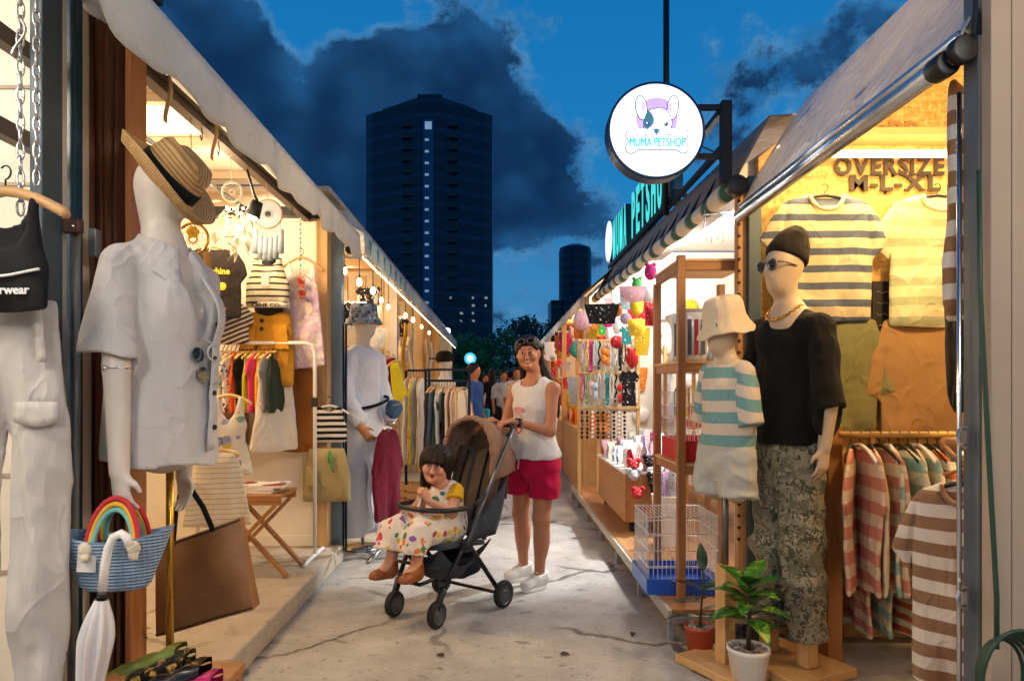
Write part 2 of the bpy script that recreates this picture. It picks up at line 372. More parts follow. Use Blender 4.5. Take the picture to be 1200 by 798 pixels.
def put_text(mb, body, o, ux, uy, size, extrude=.002, bold=0, sx=1.0, align='CENTER', m=0):
    v, f = text_mesh(body, size, extrude, bold, align); o, ux, uy = Vector(o), Vector(ux).normalized(), Vector(uy).normalized(); n = ux.cross(uy)
    mb.add([o+ux*q.x*sx+uy*q.y+n*q.z for q in v], f, m)
def aim(a, b): return (Vector(b)-Vector(a)).to_track_quat('-Z', 'Y').to_euler()
def lamp(name, loc, power, col, size=.05, parent=None, kind='POINT', rot=None, sx=.3, sy=.3, spot=None):
    l = bpy.data.lights.new(name, kind); l.energy = power; l.color = col
    if kind == 'AREA': l.shape = 'RECTANGLE'; l.size = sx; l.size_y = sy
    else: l.shadow_soft_size = size
    if spot: l.spot_size = spot; l.spot_blend = .5
    o = bpy.data.objects.new(name, l); COL.objects.link(o)
    if parent: o.parent = parent; loc = Vector(loc)-parent.location
    o.location = loc
    if rot: o.rotation_euler = rot
    return o
# ------------------------------------------------------------------ implicit surfaces for bodies and cloth
def surfnet(Fd, org, h):
    nx, ny, nz = Fd.shape; ins = Fd < 0
    c = [(i, j, k) for i in (0, 1) for j in (0, 1) for k in (0, 1)]
    sl = lambda i, j, k: (slice(i, nx-1+i), slice(j, ny-1+j), slice(k, nz-1+k))
    cnt = sum(ins[sl(*q)].astype(np.int8) for q in c); act = np.argwhere((cnt > 0) & (cnt < 8))
    idx = -np.ones((nx-1, ny-1, nz-1), np.int64); idx[act[:, 0], act[:, 1], act[:, 2]] = np.arange(len(act))
    acc = np.zeros((len(act), 3)); num = np.zeros(len(act))
    for a in c:
        for ax in range(3):
            if a[ax]: continue
            b = list(a); b[ax] = 1
            fa = Fd[act[:, 0]+a[0], act[:, 1]+a[1], act[:, 2]+a[2]]; fb = Fd[act[:, 0]+b[0], act[:, 1]+b[1], act[:, 2]+b[2]]
            k = (fa < 0) != (fb < 0); t = np.where(k, fa/np.where(k, fa-fb, 1), 0)
            p = np.tile(np.array(a, float), (len(act), 1)); p[:, ax] += t; acc[k] += p[k]; num[k] += 1
    v = (act+acc/num[:, None])*np.array(h)+np.array(org); faces = []
    for ax in range(3):
        u, w = (ax+1) % 3, (ax+2) % 3
        s0 = [slice(None)]*3; s1 = [slice(None)]*3; s0[ax] = slice(0, -1); s1[ax] = slice(1, None)
        a, b = ins[tuple(s0)], ins[tuple(s1)]; e = np.argwhere(a != b)
        if not len(e): continue
        ok = (e[:, u] > 0) & (e[:, w] > 0) & (e[:, u] < Fd.shape[u]-1) & (e[:, w] < Fd.shape[w]-1); e = e[ok]
        q = []
        for du, dw in ((-1, -1), (0, -1), (0, 0), (-1, 0)):
            g = e.copy(); g[:, u] += du; g[:, w] += dw; q.append(idx[g[:, 0], g[:, 1], g[:, 2]])
        q = np.stack(q, 1); fl = ~a[e[:, 0], e[:, 1], e[:, 2]]; q[fl] = q[fl][:, ::-1]; faces.append(q)
    f = np.concatenate(faces); return v, f[(f >= 0).all(1)]
_LAT = np.random.RandomState(99).rand(32, 32, 32)
def vnoise(p, seed=0):
    p = p+seed*7.31; i = np.floor(p).astype(int); f = p-i; f = f*f*(3-2*f); o = 0
    for a in (0, 1):
        for b in (0, 1):
            for c in (0, 1):
                w = (f[:, 0] if a else 1-f[:, 0])*(f[:, 1] if b else 1-f[:, 1])*(f[:, 2] if c else 1-f[:, 2])
                o = o+w*_LAT[(i[:, 0]+a) % 32, (i[:, 1]+b) % 32, (i[:, 2]+c) % 32]
    return o
def crease3(p, sc, seed=0, warp=.5):
    q = p*np.array(sc); wv = np.stack([vnoise(q*.6, seed+k+1) for k in range(3)], 1)-.5; q = q+wv*warp*2
    r1 = 1-np.abs(2*vnoise(q, seed)-1)*1.6; r2 = 1-np.abs(2*vnoise(q*2.3+3.1, seed+5)-1)*1.6
    return -(np.clip(r1, -.4, 1)*np.abs(np.clip(r1, -.4, 1))+.35*np.clip(r2, -.4, 1))+.25
class SDF:
    def __init__(s, lo, hi, h):
        s.lo = np.array(lo, float); s.h = h; s.n = np.ceil((np.array(hi)-s.lo)/h).astype(int)+1; s.F = np.full(s.n, 1.0, np.float32); s.pl = []
    def sub(s, lo, hi):
        a = np.clip(np.floor((np.array(lo)-s.lo)/s.h).astype(int), 0, s.n); b = np.clip(np.ceil((np.array(hi)-s.lo)/s.h).astype(int)+1, 0, s.n)
        sl = tuple(slice(i, j) for i, j in zip(a, b)); ax = [s.lo[i]+np.arange(a[i], b[i])*s.h for i in range(3)]
        return sl, ax[0][:, None, None], ax[1][None, :, None], ax[2][None, None, :]
    def comb(s, sl, d, k, op):
        A = s.F[sl]
        if A.size == 0: return
        q = np.maximum(k-np.abs(A+d if op == 'cut' else A-d), 0)**2/max(k, 1e-6)/4
        s.F[sl] = np.maximum(A, -d)+q if op == 'cut' else np.minimum(A, d)-q
    def cap(s, a, b, ra, rb=None, k=.03, n=None, fl=1.0, op='add'):
        a = np.array(a, float); b = np.array(b, float); rb = ra if rb is None else rb; mr = max(ra, rb)+k+.03
        sl, X, Y, Z = s.sub(np.minimum(a, b)-mr, np.maximum(a, b)+mr); ba = b-a; L = max(ba@ba, 1e-9)
        px, py, pz = X-a[0], Y-a[1], Z-a[2]; t = np.clip((px*ba[0]+py*ba[1]+pz*ba[2])/L, 0, 1)
        qx, qy, qz = px-ba[0]*t, py-ba[1]*t, pz-ba[2]*t; d2 = qx*qx+qy*qy+qz*qz
        if n is not None:
            c = qx*n[0]+qy*n[1]+qz*n[2]; d2 = d2+c*c*(fl*fl-1)
        dd = np.sqrt(d2)-(ra+(rb-ra)*t)
        if n is not None: dd = dd/math.sqrt(fl)
        s.comb(sl, dd, k, op); return s
    def ell(s, c, r, rot=None, k=.03, op='add'):
        c = np.array(c, float); r = np.array(r, float); mr = r.max()+k+.03
        sl, X, Y, Z = s.sub(c-mr, c+mr); px, py, pz = X-c[0], Y-c[1], Z-c[2]
        if rot is not None:
            m = np.array(rot); px, py, pz = (px*m[0][i]+py*m[1][i]+pz*m[2][i] for i in range(3))
        k0 = np.sqrt((px/r[0])**2+(py/r[1])**2+(pz/r[2])**2); k1 = np.sqrt((px/r[0]**2)**2+(py/r[1]**2)**2+(pz/r[2]**2)**2)+1e-9
        s.comb(sl, k0*(k0-1)/k1, k, op); return s
    def plane(s, p, n, k=.01):
        """keep what lies behind the plane (n points at what is cut away)"""
        sl, X, Y, Z = s.sub(s.lo, s.lo+s.n*s.h); n = np.array(n, float); n /= np.linalg.norm(n)
        s.pl.append((p, n)); d = (X-p[0])*n[0]+(Y-p[1])*n[1]+(Z-p[2])*n[2]; s.F = np.maximum(s.F, d)+np.maximum(k-np.abs(s.F-d), 0)**2/k/4
        return s
    def disp(s, fn):
        sl, X, Y, Z = s.sub(s.lo, s.lo+s.n*s.h); s.F[sl] = s.F[sl]+fn(X, Y, Z); return s
    def crease(s, amp, sc=(9, 9, 4), seed=0, warp=.5, hi=None):
        k = np.abs(s.F) < .05
        i = np.argwhere(k); p = i*s.h+s.lo; s.F[k] = s.F[k]+amp*crease3(p, sc, seed, warp)*(1 if hi is None else np.clip((hi-p[:, 2])/.06, 0, 1))
        sl, X, Y, Z = s.sub(s.lo, s.lo+s.n*s.h)
        for p, n in s.pl: s.F = np.maximum(s.F, (X-p[0])*n[0]+(Y-p[1])*n[1]+(Z-p[2])*n[2]+.003*np.sin(31*X+23*Y)).astype(np.float32)
        return s
    def front(s, x, z, default=0.0):
        i, k = int(round((x-s.lo[0])/s.h)), int(round((z-s.lo[2])/s.h)); col = s.F[min(max(i, 0), s.n[0]-1), :, min(max(k, 0), s.n[2]-1)]; w = np.argwhere(col < 0)
        return s.lo[1]+float(w[0][0])*s.h-s.h*.6 if len(w) else default
    def mesh(s, name, mats, parent=None, loc=(0, 0, 0), it=1):
        v, f = surfnet(s.F, s.lo, (s.h,)*3)
        v = relax(v, f, it); return mesh_obj(name, v, f, mats, parent, loc)
def relax(v, f, it):
    for _ in range(it):
        a = np.zeros_like(v); c = np.zeros(len(v))
        for i in range(4):
            for j in (1, 3): np.add.at(a, f[:, i], v[f[:, (i+j) % 4]]); np.add.at(c, f[:, i], 1)
        v = v*.5+(a/np.maximum(c, 1)[:, None])*.5
    return v
def polysdf(X, Z, poly):
    p = np.array(poly, float); d = np.full(np.broadcast(X, Z).shape, 1e9); s = np.ones(d.shape)
    for i in range(len(p)):
        a, b = p[i], p[i-1]; ex, ez = b-a; wx, wz = X-a[0], Z-a[1]
        t = np.clip((wx*ex+wz*ez)/(ex*ex+ez*ez+1e-12), 0, 1); d = np.minimum(d, (wx-ex*t)**2+(wz-ez*t)**2)
        c1 = Z >= a[1]; c2 = Z < b[1]; c3 = ex*wz > ez*wx
        s = np.where((c1 & c2 & c3) | (~c1 & ~c2 & ~c3), -s, s)
    return s*np.sqrt(d)
def panel(front, back=None, t=.02, A=.015, kx=28, seed=0, h=.011, grow=1.0, hy=.0055, edge=.032, kz=0, bulge=None, seams=(), cw=.0055):
    """a hanging garment: 2-D outline (x, z<0 downwards) puffed to thickness t with vertical folds of size A; front faces -y"""
    back = back or front; pts = np.array(list(front)+list(back)); lo = pts.min(0)-.03; hi = pts.max(0)+.03
    rs = np.random.RandomState(seed); ph = rs.rand(6)*6.28
    X = np.arange(lo[0], hi[0], h)[:, None]; Z = np.arange(lo[1], hi[1], h)[None, :]
    df = polysdf(X, Z, front); db = polysdf(X, Z, back) if back is not front else df
    dn = np.clip(-Z/abs(lo[1]), 0, 1)**grow
    t = t*.66; yc = A*dn*(np.sin(kx*X+ph[0]+1.6*np.sin(3*Z+ph[1]))*.6+np.sin(kx*.53*X+ph[2]+2*np.sin(2.3*Z+ph[3]))*.5+.35*np.sin(kx*1.9*X+ph[4]+5*Z))+.3*A*np.sin(9*Z+4*X+ph[5])+A*.3*np.sin(17*Z-13*X+ph[3])*dn
    pp = np.stack([np.broadcast_to(X, df.shape).ravel(), np.zeros(df.size)+seed, np.broadcast_to(Z, df.shape).ravel()], 1)
    cr = crease3(pp, (11, 1, 5), seed, .6).reshape(df.shape)+.4*crease3(pp, (26, 1, 11), seed+3, .6).reshape(df.shape); yc = yc+cw*cr*(.35+dn)
    tf = t*(1-np.exp(np.minimum(df, 0)/edge)); tb = t*(1-np.exp(np.minimum(db, 0)/edge))
    for (ax_, az_, bx_, bz_) in seams:
        for sg_ in (1, -1):
            ex, ez = (bx_-ax_)*sg_, bz_-az_; wx, wz = X-ax_*sg_, Z-az_; tt_ = np.clip((wx*ex+wz*ez)/(ex*ex+ez*ez), 0, 1); tf = tf*(1-.75*np.exp(-((wx-ex*tt_)**2+(wz-ez*tt_)**2)/.011**2))
    if bulge is not None: tf = tf+bulge(X, Z)*(df < 0)
    ym = t+2.2*A+.03+cw*1.6+(float(np.max(tf))-t if bulge is not None else 0); Y = np.arange(-ym, ym, hy)
    yy = Y[None, :, None]-yc[:, None, :]
    d2 = np.where(yy < 0, df[:, None, :], db[:, None, :]); tt = np.where(yy < 0, tf[:, None, :], tb[:, None, :])
    Fd = np.maximum(d2, np.abs(yy)-tt-.006)
    v, f = surfnet(Fd.astype(np.float32), (lo[0], -ym, lo[1]), (h, hy, h)); v = relax(v, f, 1); return v, f
def arc2(cx, cz, rx, rz, a0, a1, n=6): return [(cx+rx*math.cos(R(a0+(a1-a0)*i/n)), cz+rz*math.sin(R(a0+(a1-a0)*i/n))) for i in range(n+1)]
def mir(right): return right+[(-a, b) for a, b in right[::-1]]
def tee(L=.62, W=.46, sl=.2, nw=.085, nd=.07, sw=.15, ang=62, flare=1.0, sh=.2):
    """right half from the neck centre out; sleeve hangs at ang degrees below horizontal"""
    def half(dep):
        neck = [(nw*math.sin(R(i*18)), -dep*math.cos(R(i*18))) for i in range(6)]
        sx, sz = sh, -.045; dx, dz = math.cos(R(ang)), -math.sin(R(ang))
        tip = (sx+dx*sl, sz+dz*sl); inn = (tip[0]+dz*sw*.95, tip[1]-dx*sw*.95)
        arm = (W/2-.005, -.045-sw*1.12)
        inn = (max(inn[0], W/2+.004), inn[1])
        return neck+[(sx-.03, -.03), (sx, sz), (sx+dx*sl*.5+.012, sz+dz*sl*.5+.006), tip, inn, arm, (W/2*(1+flare)/2, -L*.6), (W/2*flare, -L+.01), (W/2*flare-.02, -L), (0, -L-.006)]
    return mir(half(nd)), mir(half(nd*.2))
def tank(L=.4, W=.3, st=.1, nw=.07, nd=.12, flare=1.1):
    def half(dep): return [(nw*math.sin(R(i*18)), -dep*math.cos(R(i*18))) for i in range(6)]+[(nw+.035, -.004), (nw+.04, -st*.6), (W/2-.02, -st-.05), (W/2, -st-.08), (W/2*flare, -L), (0, -L-.004)]
    return mir(half(nd)), mir(half(nd*.55))
def skirt(L=.4, W0=.26, W1=.4): return mir([(0, 0), (W0/2, 0), (W0/2+.012, -.05), ((W0+W1)/4+.02, -L*.5), (W1/2, -L), (0, -L-.008)])
def trouser(L=1.0, W0=.34, W1=.26, gap=.02, rise=.3): return mir([(0, 0), (W0/2, 0), (W0/2+.03, -rise), (gap/2+W1, -L*.6), (gap/2+W1, -L), (gap/2, -L), (gap/2, -rise-.12), (0, -rise)])
# ================================================================== SETTING
CREAM = M('cream_panel', '#e6dccb', .55, var=.05, vs=3, bump=.05); DARK = M('dark_steel', '#1d2126', .45, .6, var=.2)
SLATE = M('slate_post', '#3a4a55', .5, .2, var=.15, vs=9, bump=.1); GREYM = M('grey_metal', '#8b9196', .4, .7, var=.12)
PINE = wood('pine', '#b98a52', '#d9b27a', 2); PINEX = wood('pine_x', '#b98a52', '#d9b27a', 0); PINEY = wood('pine_y', '#b98a52', '#d9b27a', 1)
OAK = wood('oak', '#7d4f28', '#b47c45', 2); OAKX = wood('oak_x', '#7d4f28', '#b47c45', 0); OAKY = wood('oak_y', '#83552b', '#bd864c', 1)
BROWN = wood('brown_slat', '#5a3d2b', '#96694a', 2, 20); OSB = mat_osb()
CONC = mat_concrete('concrete'); CONC2 = mat_concrete('stall_concrete', .35)
CANVAS = sheet('awning_canvas', '#dadad6', .40, .4); CANVASB = sheet('awning_canvas_blue', '#c6d2d6', .38, .4); TAUPEC = cloth('taupe_canvas', '#8d7f75', .08, .5)
WHITEP = M('white_plastic', '#e8e8e6', .35, var=.03); BLACKP = M('black_plastic', '#141516', .45, var=.1); CHROME = M('chrome', '#c8ccd0', .2, 1, var=.03)
BULB = emis('warm_bulb', (1, .72, .38), 14); BULBW = emis('white_bulb', (1, .95, .88), 12)
WARM = (1, .70, .40); WARM2 = (1, .80, .56); NEUT = (1, .90, .78); GOLD = (1, .66, .28); WHITE = (1, .94, .84)

g = MB(); g.grid(lambda u, v: (-420+840*u, -25+560*v, 0), 8, 8); g.f = [q[::-1] for q in g.f] if False else g.f
tag(g.build('ground', CONC, loc=(0, 0, 0)), kind='structure')
m = MB(); m.box((-3.9, -2.5, .001), (-1.11, 4.95, .118)); tag(m.build('stall_floor', CONC2, bevel=.012), kind='structure')

# ---- far towers
GLASS = newmat('tower_glass'); mm, t, b = GLASS; o = t.tc(); x, y, z = t.sep(o)
fl = t.m('FRACT', z/3.1); b.inputs['Roughness'].default_value = .32; b.inputs['Specular IOR Level'].default_value = .3
t.put(b.inputs['Base Color'], t.mix(t.m('GREATER_THAN', fl, .72), t.mix(t.noise(t.mapping(o, (.3, .3, .33)), 1.0, 2), hx('#0e1a2c'), hx('#16263c')), hx('#22344c'))); GLASS = mm
RECESS = M('dark_window', '#070b12', .3, var=.2); LITW = emis('lit_window', (1, .93, .75), .15); LITC = emis('lit_core_window', (.85, .95, 1), .14); COREM = M('core_panel', '#2c4766', .3, var=.15)
D0 = 150.0
tw = thing('office_tower', 'tall dark glass office tower with a lit central strip', 'office tower', (PX(503, D0), D0, 0))
xl, xr, xc0, xc1 = PX(429, D0), PX(577, D0), PX(490, D0-8), PX(516, D0-8); zt = PZ(136, D0)
m = MB(); plan = [(xl, D0), (xl+1.6, D0-1.5), (xc0, D0-7), (xc1, D0-7), (xr-1.6, D0-1.5), (xr, D0), (xr, D0+24), (xl, D0+24)]
m.prism(plan, (0, 0, 0), (1, 0, 0), (0, 1, 0), zt); m.build('tower_body', GLASS, tw)
m = MB(); m.prism([(xl+3.5, D0+.5), (xc0, D0-6), (xc1, D0-6), (xr-3.5, D0+.5), (xr-3.5, D0+18), (xl+3.5, D0+18)], (0, 0, zt), (1, 0, 0), (0, 1, 0), 1.6); m.box((xc0-.3, D0-6.6, zt), (xc1+.3, D0+4, zt+1.9)); m.build('roof_crown', GLASS, tw)
Yc = D0-7.05
m = MB(); m.box((PX(496, Yc), Yc-.12, 6), (PX(508, Yc), Yc, PZ(140, Yc))); m.build('core_strip', COREM, tw)
for i in range(16):
    py = 152+i*13.6; m = MB(); m.box((PX(498, Yc), Yc-.2, PZ(py, Yc)), (PX(502.5 if i else 506, Yc), Yc-.13, PZ(py-(2.6 if i else 9), Yc))); m.build('lit_window', LITC, tw)
for s_, x0, x1 in ((-1, 471, 486), (1, 521, 536)):
    for i in range(16):
        py = 148+i*13.6; k = (abs((x0+x1)/2-503)-12)/62; Yw = D0-7+7*k-.9
        m = MB(); m.box((PX(x0, Yw), Yw-.1, PZ(py, Yw)), (PX(x1, Yw), Yw+1.6, PZ(py-6, Yw))); m.build('window', RECESS, tw)
for i, px in enumerate((527, 539, 553, 568)):
    for j, py in enumerate((350, 359, 368, 377)):
        if (i*3+j*5) % 7 in (3, 5, 1): continue
        k = (px-515)/62; Yw = D0-7+7*k-1.0; m = MB(); m.box((PX(px, Yw), Yw-.1, PZ(py, Yw)), (PX(px+2.2+(i+j) % 2*1.0, Yw), Yw+1.5, PZ(py-2.2, Yw))); m.build('lit_window', LITW, tw)
D1 = 250.0
tw2 = thing('round_tower', 'smaller round dark tower far off above the right hand stalls', 'office tower', (PX(674, D1), D1, 0))
m = MB(); r = PX(693, D1)-PX(674, D1); m.lathe([(r, 0), (r, PZ(296, D1)), (r*.93, PZ(291, D1)), (r*.4, PZ(287, D1))], (PX(674, D1), D1, 0), 28); m.build('tower_body', GLASS, tw2)
m = MB(); m.box((PX(645, D1), D1-3, 0), (PX(664, D1), D1+12, PZ(353, D1))); m.box((PX(664, D1), D1-14, 0), (PX(700, D1), D1-10.5, PZ(352, D1))); m.build('annex', GLASS, tw2)
# ---- trees beyond the lane
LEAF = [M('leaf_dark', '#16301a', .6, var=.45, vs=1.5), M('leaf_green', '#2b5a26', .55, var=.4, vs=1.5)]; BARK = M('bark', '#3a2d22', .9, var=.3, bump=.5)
def tree(px, Y, top, wpx, lf, label, n=2600):
    x0 = PX(px, Y); H = PZ(top, Y); w = wpx/F*Y/2; rs = random.Random(int(px*7+Y)); tr = thing('tree', label, 'tree', (x0, Y, 0), group='trees beyond the market lane')
    m = MB(); m.tube([(x0, Y, 0), (x0+.1, Y, H*.3), (x0-.1, Y, H*.6)], [.16, .12, .06], 8)
    for k in range(6):
        a = k*1.05+.3; m.tube([(x0, Y, H*(.25+.05*k)), (x0+w*.4*math.cos(a), Y+w*.4*math.sin(a), H*(.42+.05*k)), (x0+w*.8*math.cos(a), Y+w*.8*math.sin(a), H*(.5+.07*k))], [.07, .05, .02], 6)
    m.build('trunk', BARK, tr, smooth=True)
    cl = [(Vector((x0+rs.uniform(-1, 1)*w, Y+rs.uniform(-1, 1)*w*.8, H*(.32+.58*rs.random()))), rs.uniform(.22, .45)*w) for _ in range(26)]
    m = MB(); k = 0
    while k < n:
        c, r = rs.choice(cl); d = Vector((rs.gauss(0, 1), rs.gauss(0, 1), rs.gauss(0, .8))); d = d.normalized()*r*(.45+.6*rs.random()); p = c+d
        if p.z > H or p.z < .8: continue
        a = Vector((rs.gauss(0, 1), rs.gauss(0, 1), rs.gauss(0, 1))).normalized(); q = a.orthogonal().normalized(); s_ = rs.uniform(.08, .17)*(Y/38)
        m.add([p-a*s_, p+q*s_*.45, p+a*s_, p-q*s_*.45], [(0, 1, 2, 3)]); k += 1
    m.build('crown', lf, tr)
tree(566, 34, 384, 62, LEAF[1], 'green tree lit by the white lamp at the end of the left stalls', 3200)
tree(606, 40, 366, 84, LEAF[0], 'dark tree standing behind the woman with sunglasses on her head', 3000)
tree(543, 46, 388, 50, LEAF[0], 'dark low tree below the office tower, left of the lamp lit one', 2000)
tree(648, 45, 368, 70, LEAF[0], 'dark tree on the right, below the round tower', 2400)
tree(590, 60, 372, 120, LEAF[0], 'dark wide tree farthest back, closing the lane', 2600)

# ================================================================== LEFT STALLS
def valance(x, y0, y1, zt, zb, per, ph, thick=.004, amp=.022, wav=.012):
    n = max(24, int((y1-y0)/.035))
    def fn(u, v):
        y = y0+(y1-y0)*u; low = zb+amp-amp*2*abs(math.cos(PI*(y-ph)/per))**.7
        sag = -.012*math.sin(PI*((y-ph)/1.1 % 1))
        return (x+wav*math.sin(y*9)*v+wav*.7*math.sin(y*23+1)*v*v, y, (zt+sag)*(1-v)+low*v)
    m = MB(); m.grid(fn, n, 6, thick); return m
def roof_sheet(x0, z0, x1, z1, y0, y1, th=.01, sag=.02, ny=30):
    m = MB(); m.grid(lambda u, v: (x0+(x1-x0)*v, y0+(y1-y0)*u, z0+(z1-z0)*v-sag*math.sin(PI*u*3)**2*math.sin(PI*v)), ny, 6, th); return m
# --- near stall (its interior shows at the left edge of the frame)
sA = thing('market_stall', 'nearest left stall with cream walls and slate door post, hung with chains', 'market stall', (-2.4, .5, 0), group='stalls along the left side of the lane')
m = MB(); m.box((-3.8, 2.40, .119), (-1.46, 2.46, 2.72)); m.build('partition_wall', CREAM, sA)
m = MB(); m.box((-3.86, -2.5, .119), (-3.80, 2.39, 2.72)); m.build('back_wall', CREAM, sA)
m = MB(); m.box((-3.8, -2.5, 2.73), (-1.2, 2.39, 2.77)); m.build('ceiling', CREAM, sA)
m = MB(); m.box((PX(47, 2.15), 2.10, .119), (PX(62, 2.15), 2.20, 2.72)); m.build('door_post', SLATE, sA, bevel=.004)
m = MB(); m.box((PX(62.5, 2.2), 2.16, .119), (PX(68.5, 2.2), 2.22, 2.72)); m.build('wood_strip', wood('orange_wood', '#a5602c', '#cf9257', 2), sA, bevel=.002)
m = MB(); m.box((PX(69, 2.25), 2.21, .119), (PX(74, 2.25), 2.27, 2.72)); m.build('white_strip', M('pale_trim', '#c9c1b6', .5), sA)
for k, (x_, z_) in enumerate(((-1.62, 2.06), (-1.58, 2.33))):
    m = MB(); m.box((x_, .2, z_), (x_+.045, 2.39, z_+.055)); m.build('hanging_rail', M('rail_brown', '#5a4a40', .5, .3), sA)
for k in range(6):
    m = MB(); z_ = .6+.34*k; m.box((-3.75, 2.392, z_), (-1.5, 2.399, z_+.012)); m.build('wall_batten', M('batten', '#a99a86', .6), sA)
m = MB(); m.cyl((-2.2, .1, 2.70), (-2.2, 1.5, 2.70), .022); m.build('ceiling_tube', emis('tube_light', (1, .92, .82), 6), sA, smooth=True)
lamp('stall_light', (-2.1, 1.0, 2.55), 70, NEUT, .25, sA); lamp('front_fill', (-1.3, -.2, 2.35), 60, NEUT, .25, sA)  # the second lamp is an added fill for the foreground, with no fixture
# --- folded door between the first two stalls
BLUEP = M('teal_panel', '#0f3b50', .35, var=.2)
fd = thing('folding_door', 'dark teal door panel with a steel pull bar, beside the brown folded curtain', 'door', (PX(82, 2.32), 2.32, .12))
m = MB(); m.box((PX(75.5, 2.3), 2.29, .12), (PX(90, 2.3), 2.335, 2.72)); m.build('door_panel', BLUEP, fd, bevel=.003)
m = MB(); m.tube([(PX(88, 2.24), 2.245, PZ(272, 2.24)), (PX(88, 2.24), 2.245, 1.2), (PX(84, 2.24), 2.245, .2)], .014, 12); m.build('pull_bar', GREYM, fd, smooth=True)
m = MB(); m.obox((PX(84, 2.21), 2.215, PZ(265, 2.21)), (.06, .03, .045)); m.build('leather_catch', M('brown_leather', '#4b2c1c', .6, var=.2), fd, bevel=.005)
m = MB(); m.sph((PX(85, 2.195), 2.197, PZ(265, 2.195)), .007, 10, 6); m.build('stud', CHROME, fd, smooth=True)
m = MB(); m.box((PX(104, 2.34), 2.335, PZ(300, 2.34)), (PX(113, 2.34), 2.37, PZ(268, 2.34))); m.build('lock_plate', GREYM, fd, bevel=.003)
# --- brown accordion curtain
ac = thing('accordion_curtain', 'brown pleated accordion partition folded at the door opening', 'curtain', (-1.4, 2.5, .12))
pts = []; x0, x1 = PX(91, 2.46), PX(153, 2.46); n = 16
prof = [(x0+(x1-x0)*(i+.5*0)/n, 2.44+(.075 if i % 2 else 0)+.01*math.sin(i*2.3)) for i in range(n+1)]
m = MB(); m.grid(lambda u, v: (prof[int(round(u*n))][0]+.006*math.sin(v*7+u*9), prof[int(round(u*n))][1], .125+2.55*v), n, 10, .006); m.build('pleats', BROWN, ac)
m = MB(); m.box((PX(153.5, 2.46), 2.42, .12), (PX(160.5, 2.46), 2.53, 2.66)); m.build('end_rail', wood('orange_wood2', '#8f4f22', '#c07f45', 2), ac, bevel=.003)
m = MB(); m.box((x0, 2.40, 2.68), (-1.25, 2.56, 2.715)); m.build('top_track', DARK, ac)
# --- clothing stall B
sB = thing('market_stall', 'cream walled clothing stall with a scalloped grey awning, behind the straw hat mannequin', 'market stall', (-2.4, 3.7, 0), group='stalls along the left side of the lane')
YB = 4.9
m = MB(); m.box((-3.8, YB, .119), (PX(371, YB), YB+.07, 2.47)); m.build('side_wall', CREAM, sB, bevel=.004)
m = MB(); m.box((-3.88, 2.47, .119), (-3.81, YB-.01, 2.72)); m.build('back_wall', CREAM, sB)
m = MB(); m.box((-3.8, YB-.02, .12), (PX(370, YB), YB-.002, .2)); m.build('skirting', CREAM, sB, bevel=.004)
m = MB(); m.box((-3.8, 2.47, 2.74), (-1.45, YB+.1, 2.78)); m.build('ceiling', CREAM, sB)
m = MB(); m.box((-3.8, YB-.06, 2.475), (PX(378, YB), YB+.06, 2.54)); m.build('top_beam', DARK, sB)
m = MB(); m.box((PX(371.5, YB), YB-.03, .119), (PX(385, YB), YB+.08, 2.46)); m.build('corner_post', PINE, sB, bevel=.005)
m = MB(); m.box((PX(388, 5.02), 5.0, .002), (PX(401, 5.02), 5.09, 2.40)); m.build('blue_post', M('blue_grey_post', '#6d8291', .4, .3, var=.1), sB, bevel=.006)
for dx in (402.5, 405.5):
    m = MB(); m.cyl((PX(dx, 5.05), 5.05, .05), (PX(dx, 5.05), 5.05, 1.72), .008); m.build('door_rod', DARK, sB, smooth=True)
m = MB(); m.box((-1.385, 2.55, 2.445), (-1.335, 4.93, 2.485)); m.box((-1.40, 2.55, 2.487), (-1.32, 4.93, 2.50)); m.build('door_track', M('track_brown', '#4a382c', .45, .3), sB)
m = MB(); m.cyl((-1.78, 2.5, 2.52), (-1.78, 4.9, 2.52), .014); m.build('conduit', GREYM, sB, smooth=True)
for k in range(4):
    y_ = 2.8+.62*k; m = MB(); m.beam((-3.7, y_, 2.70), (-1.42, y_, 2.70), .05, .05); m.build('ceiling_joist', M('joist', '#8a7a68', .6), sB)
valance(-1.0, .2, 4.98, 2.374, 2.20, .42, 1.905).build('awning_valance', CANVAS, sB, smooth=True)
roof_sheet(-1.0, 2.376, -1.9, 2.85, .2, 4.98).build('awning', CANVAS, sB, smooth=True)
for y_ in (1.2, 2.6, 3.8, 4.9):
    m = MB(); m.beam((-1.46, y_, 2.60), (-1.02, y_, 2.37), .02, .02); m.build('awning_arm', GREYM, sB)
lamp('stall_light', (-2.1, 3.5, 2.45), 62, WARM, .12, sB); lamp('stall_light', (-1.7, 4.1, 2.4), 20, WARM, .08, sB)
for y_ in (2.75, 3.2):   # tan fabric ties over the track
    m = MB(); m.grid(lambda u, v: (-1.325+.012*math.sin(v*5), y_+.03*(u-.5), 2.52-.2*v), 2, 8, .003); tag(m.build('fabric_strap', cloth('tan_strap', '#a88e6b'), smooth=True), 'tan fabric strap hanging from the door track '+('nearest the straw hat' if y_ < 3 else 'above the white feather dreamcatcher'), 'strap')
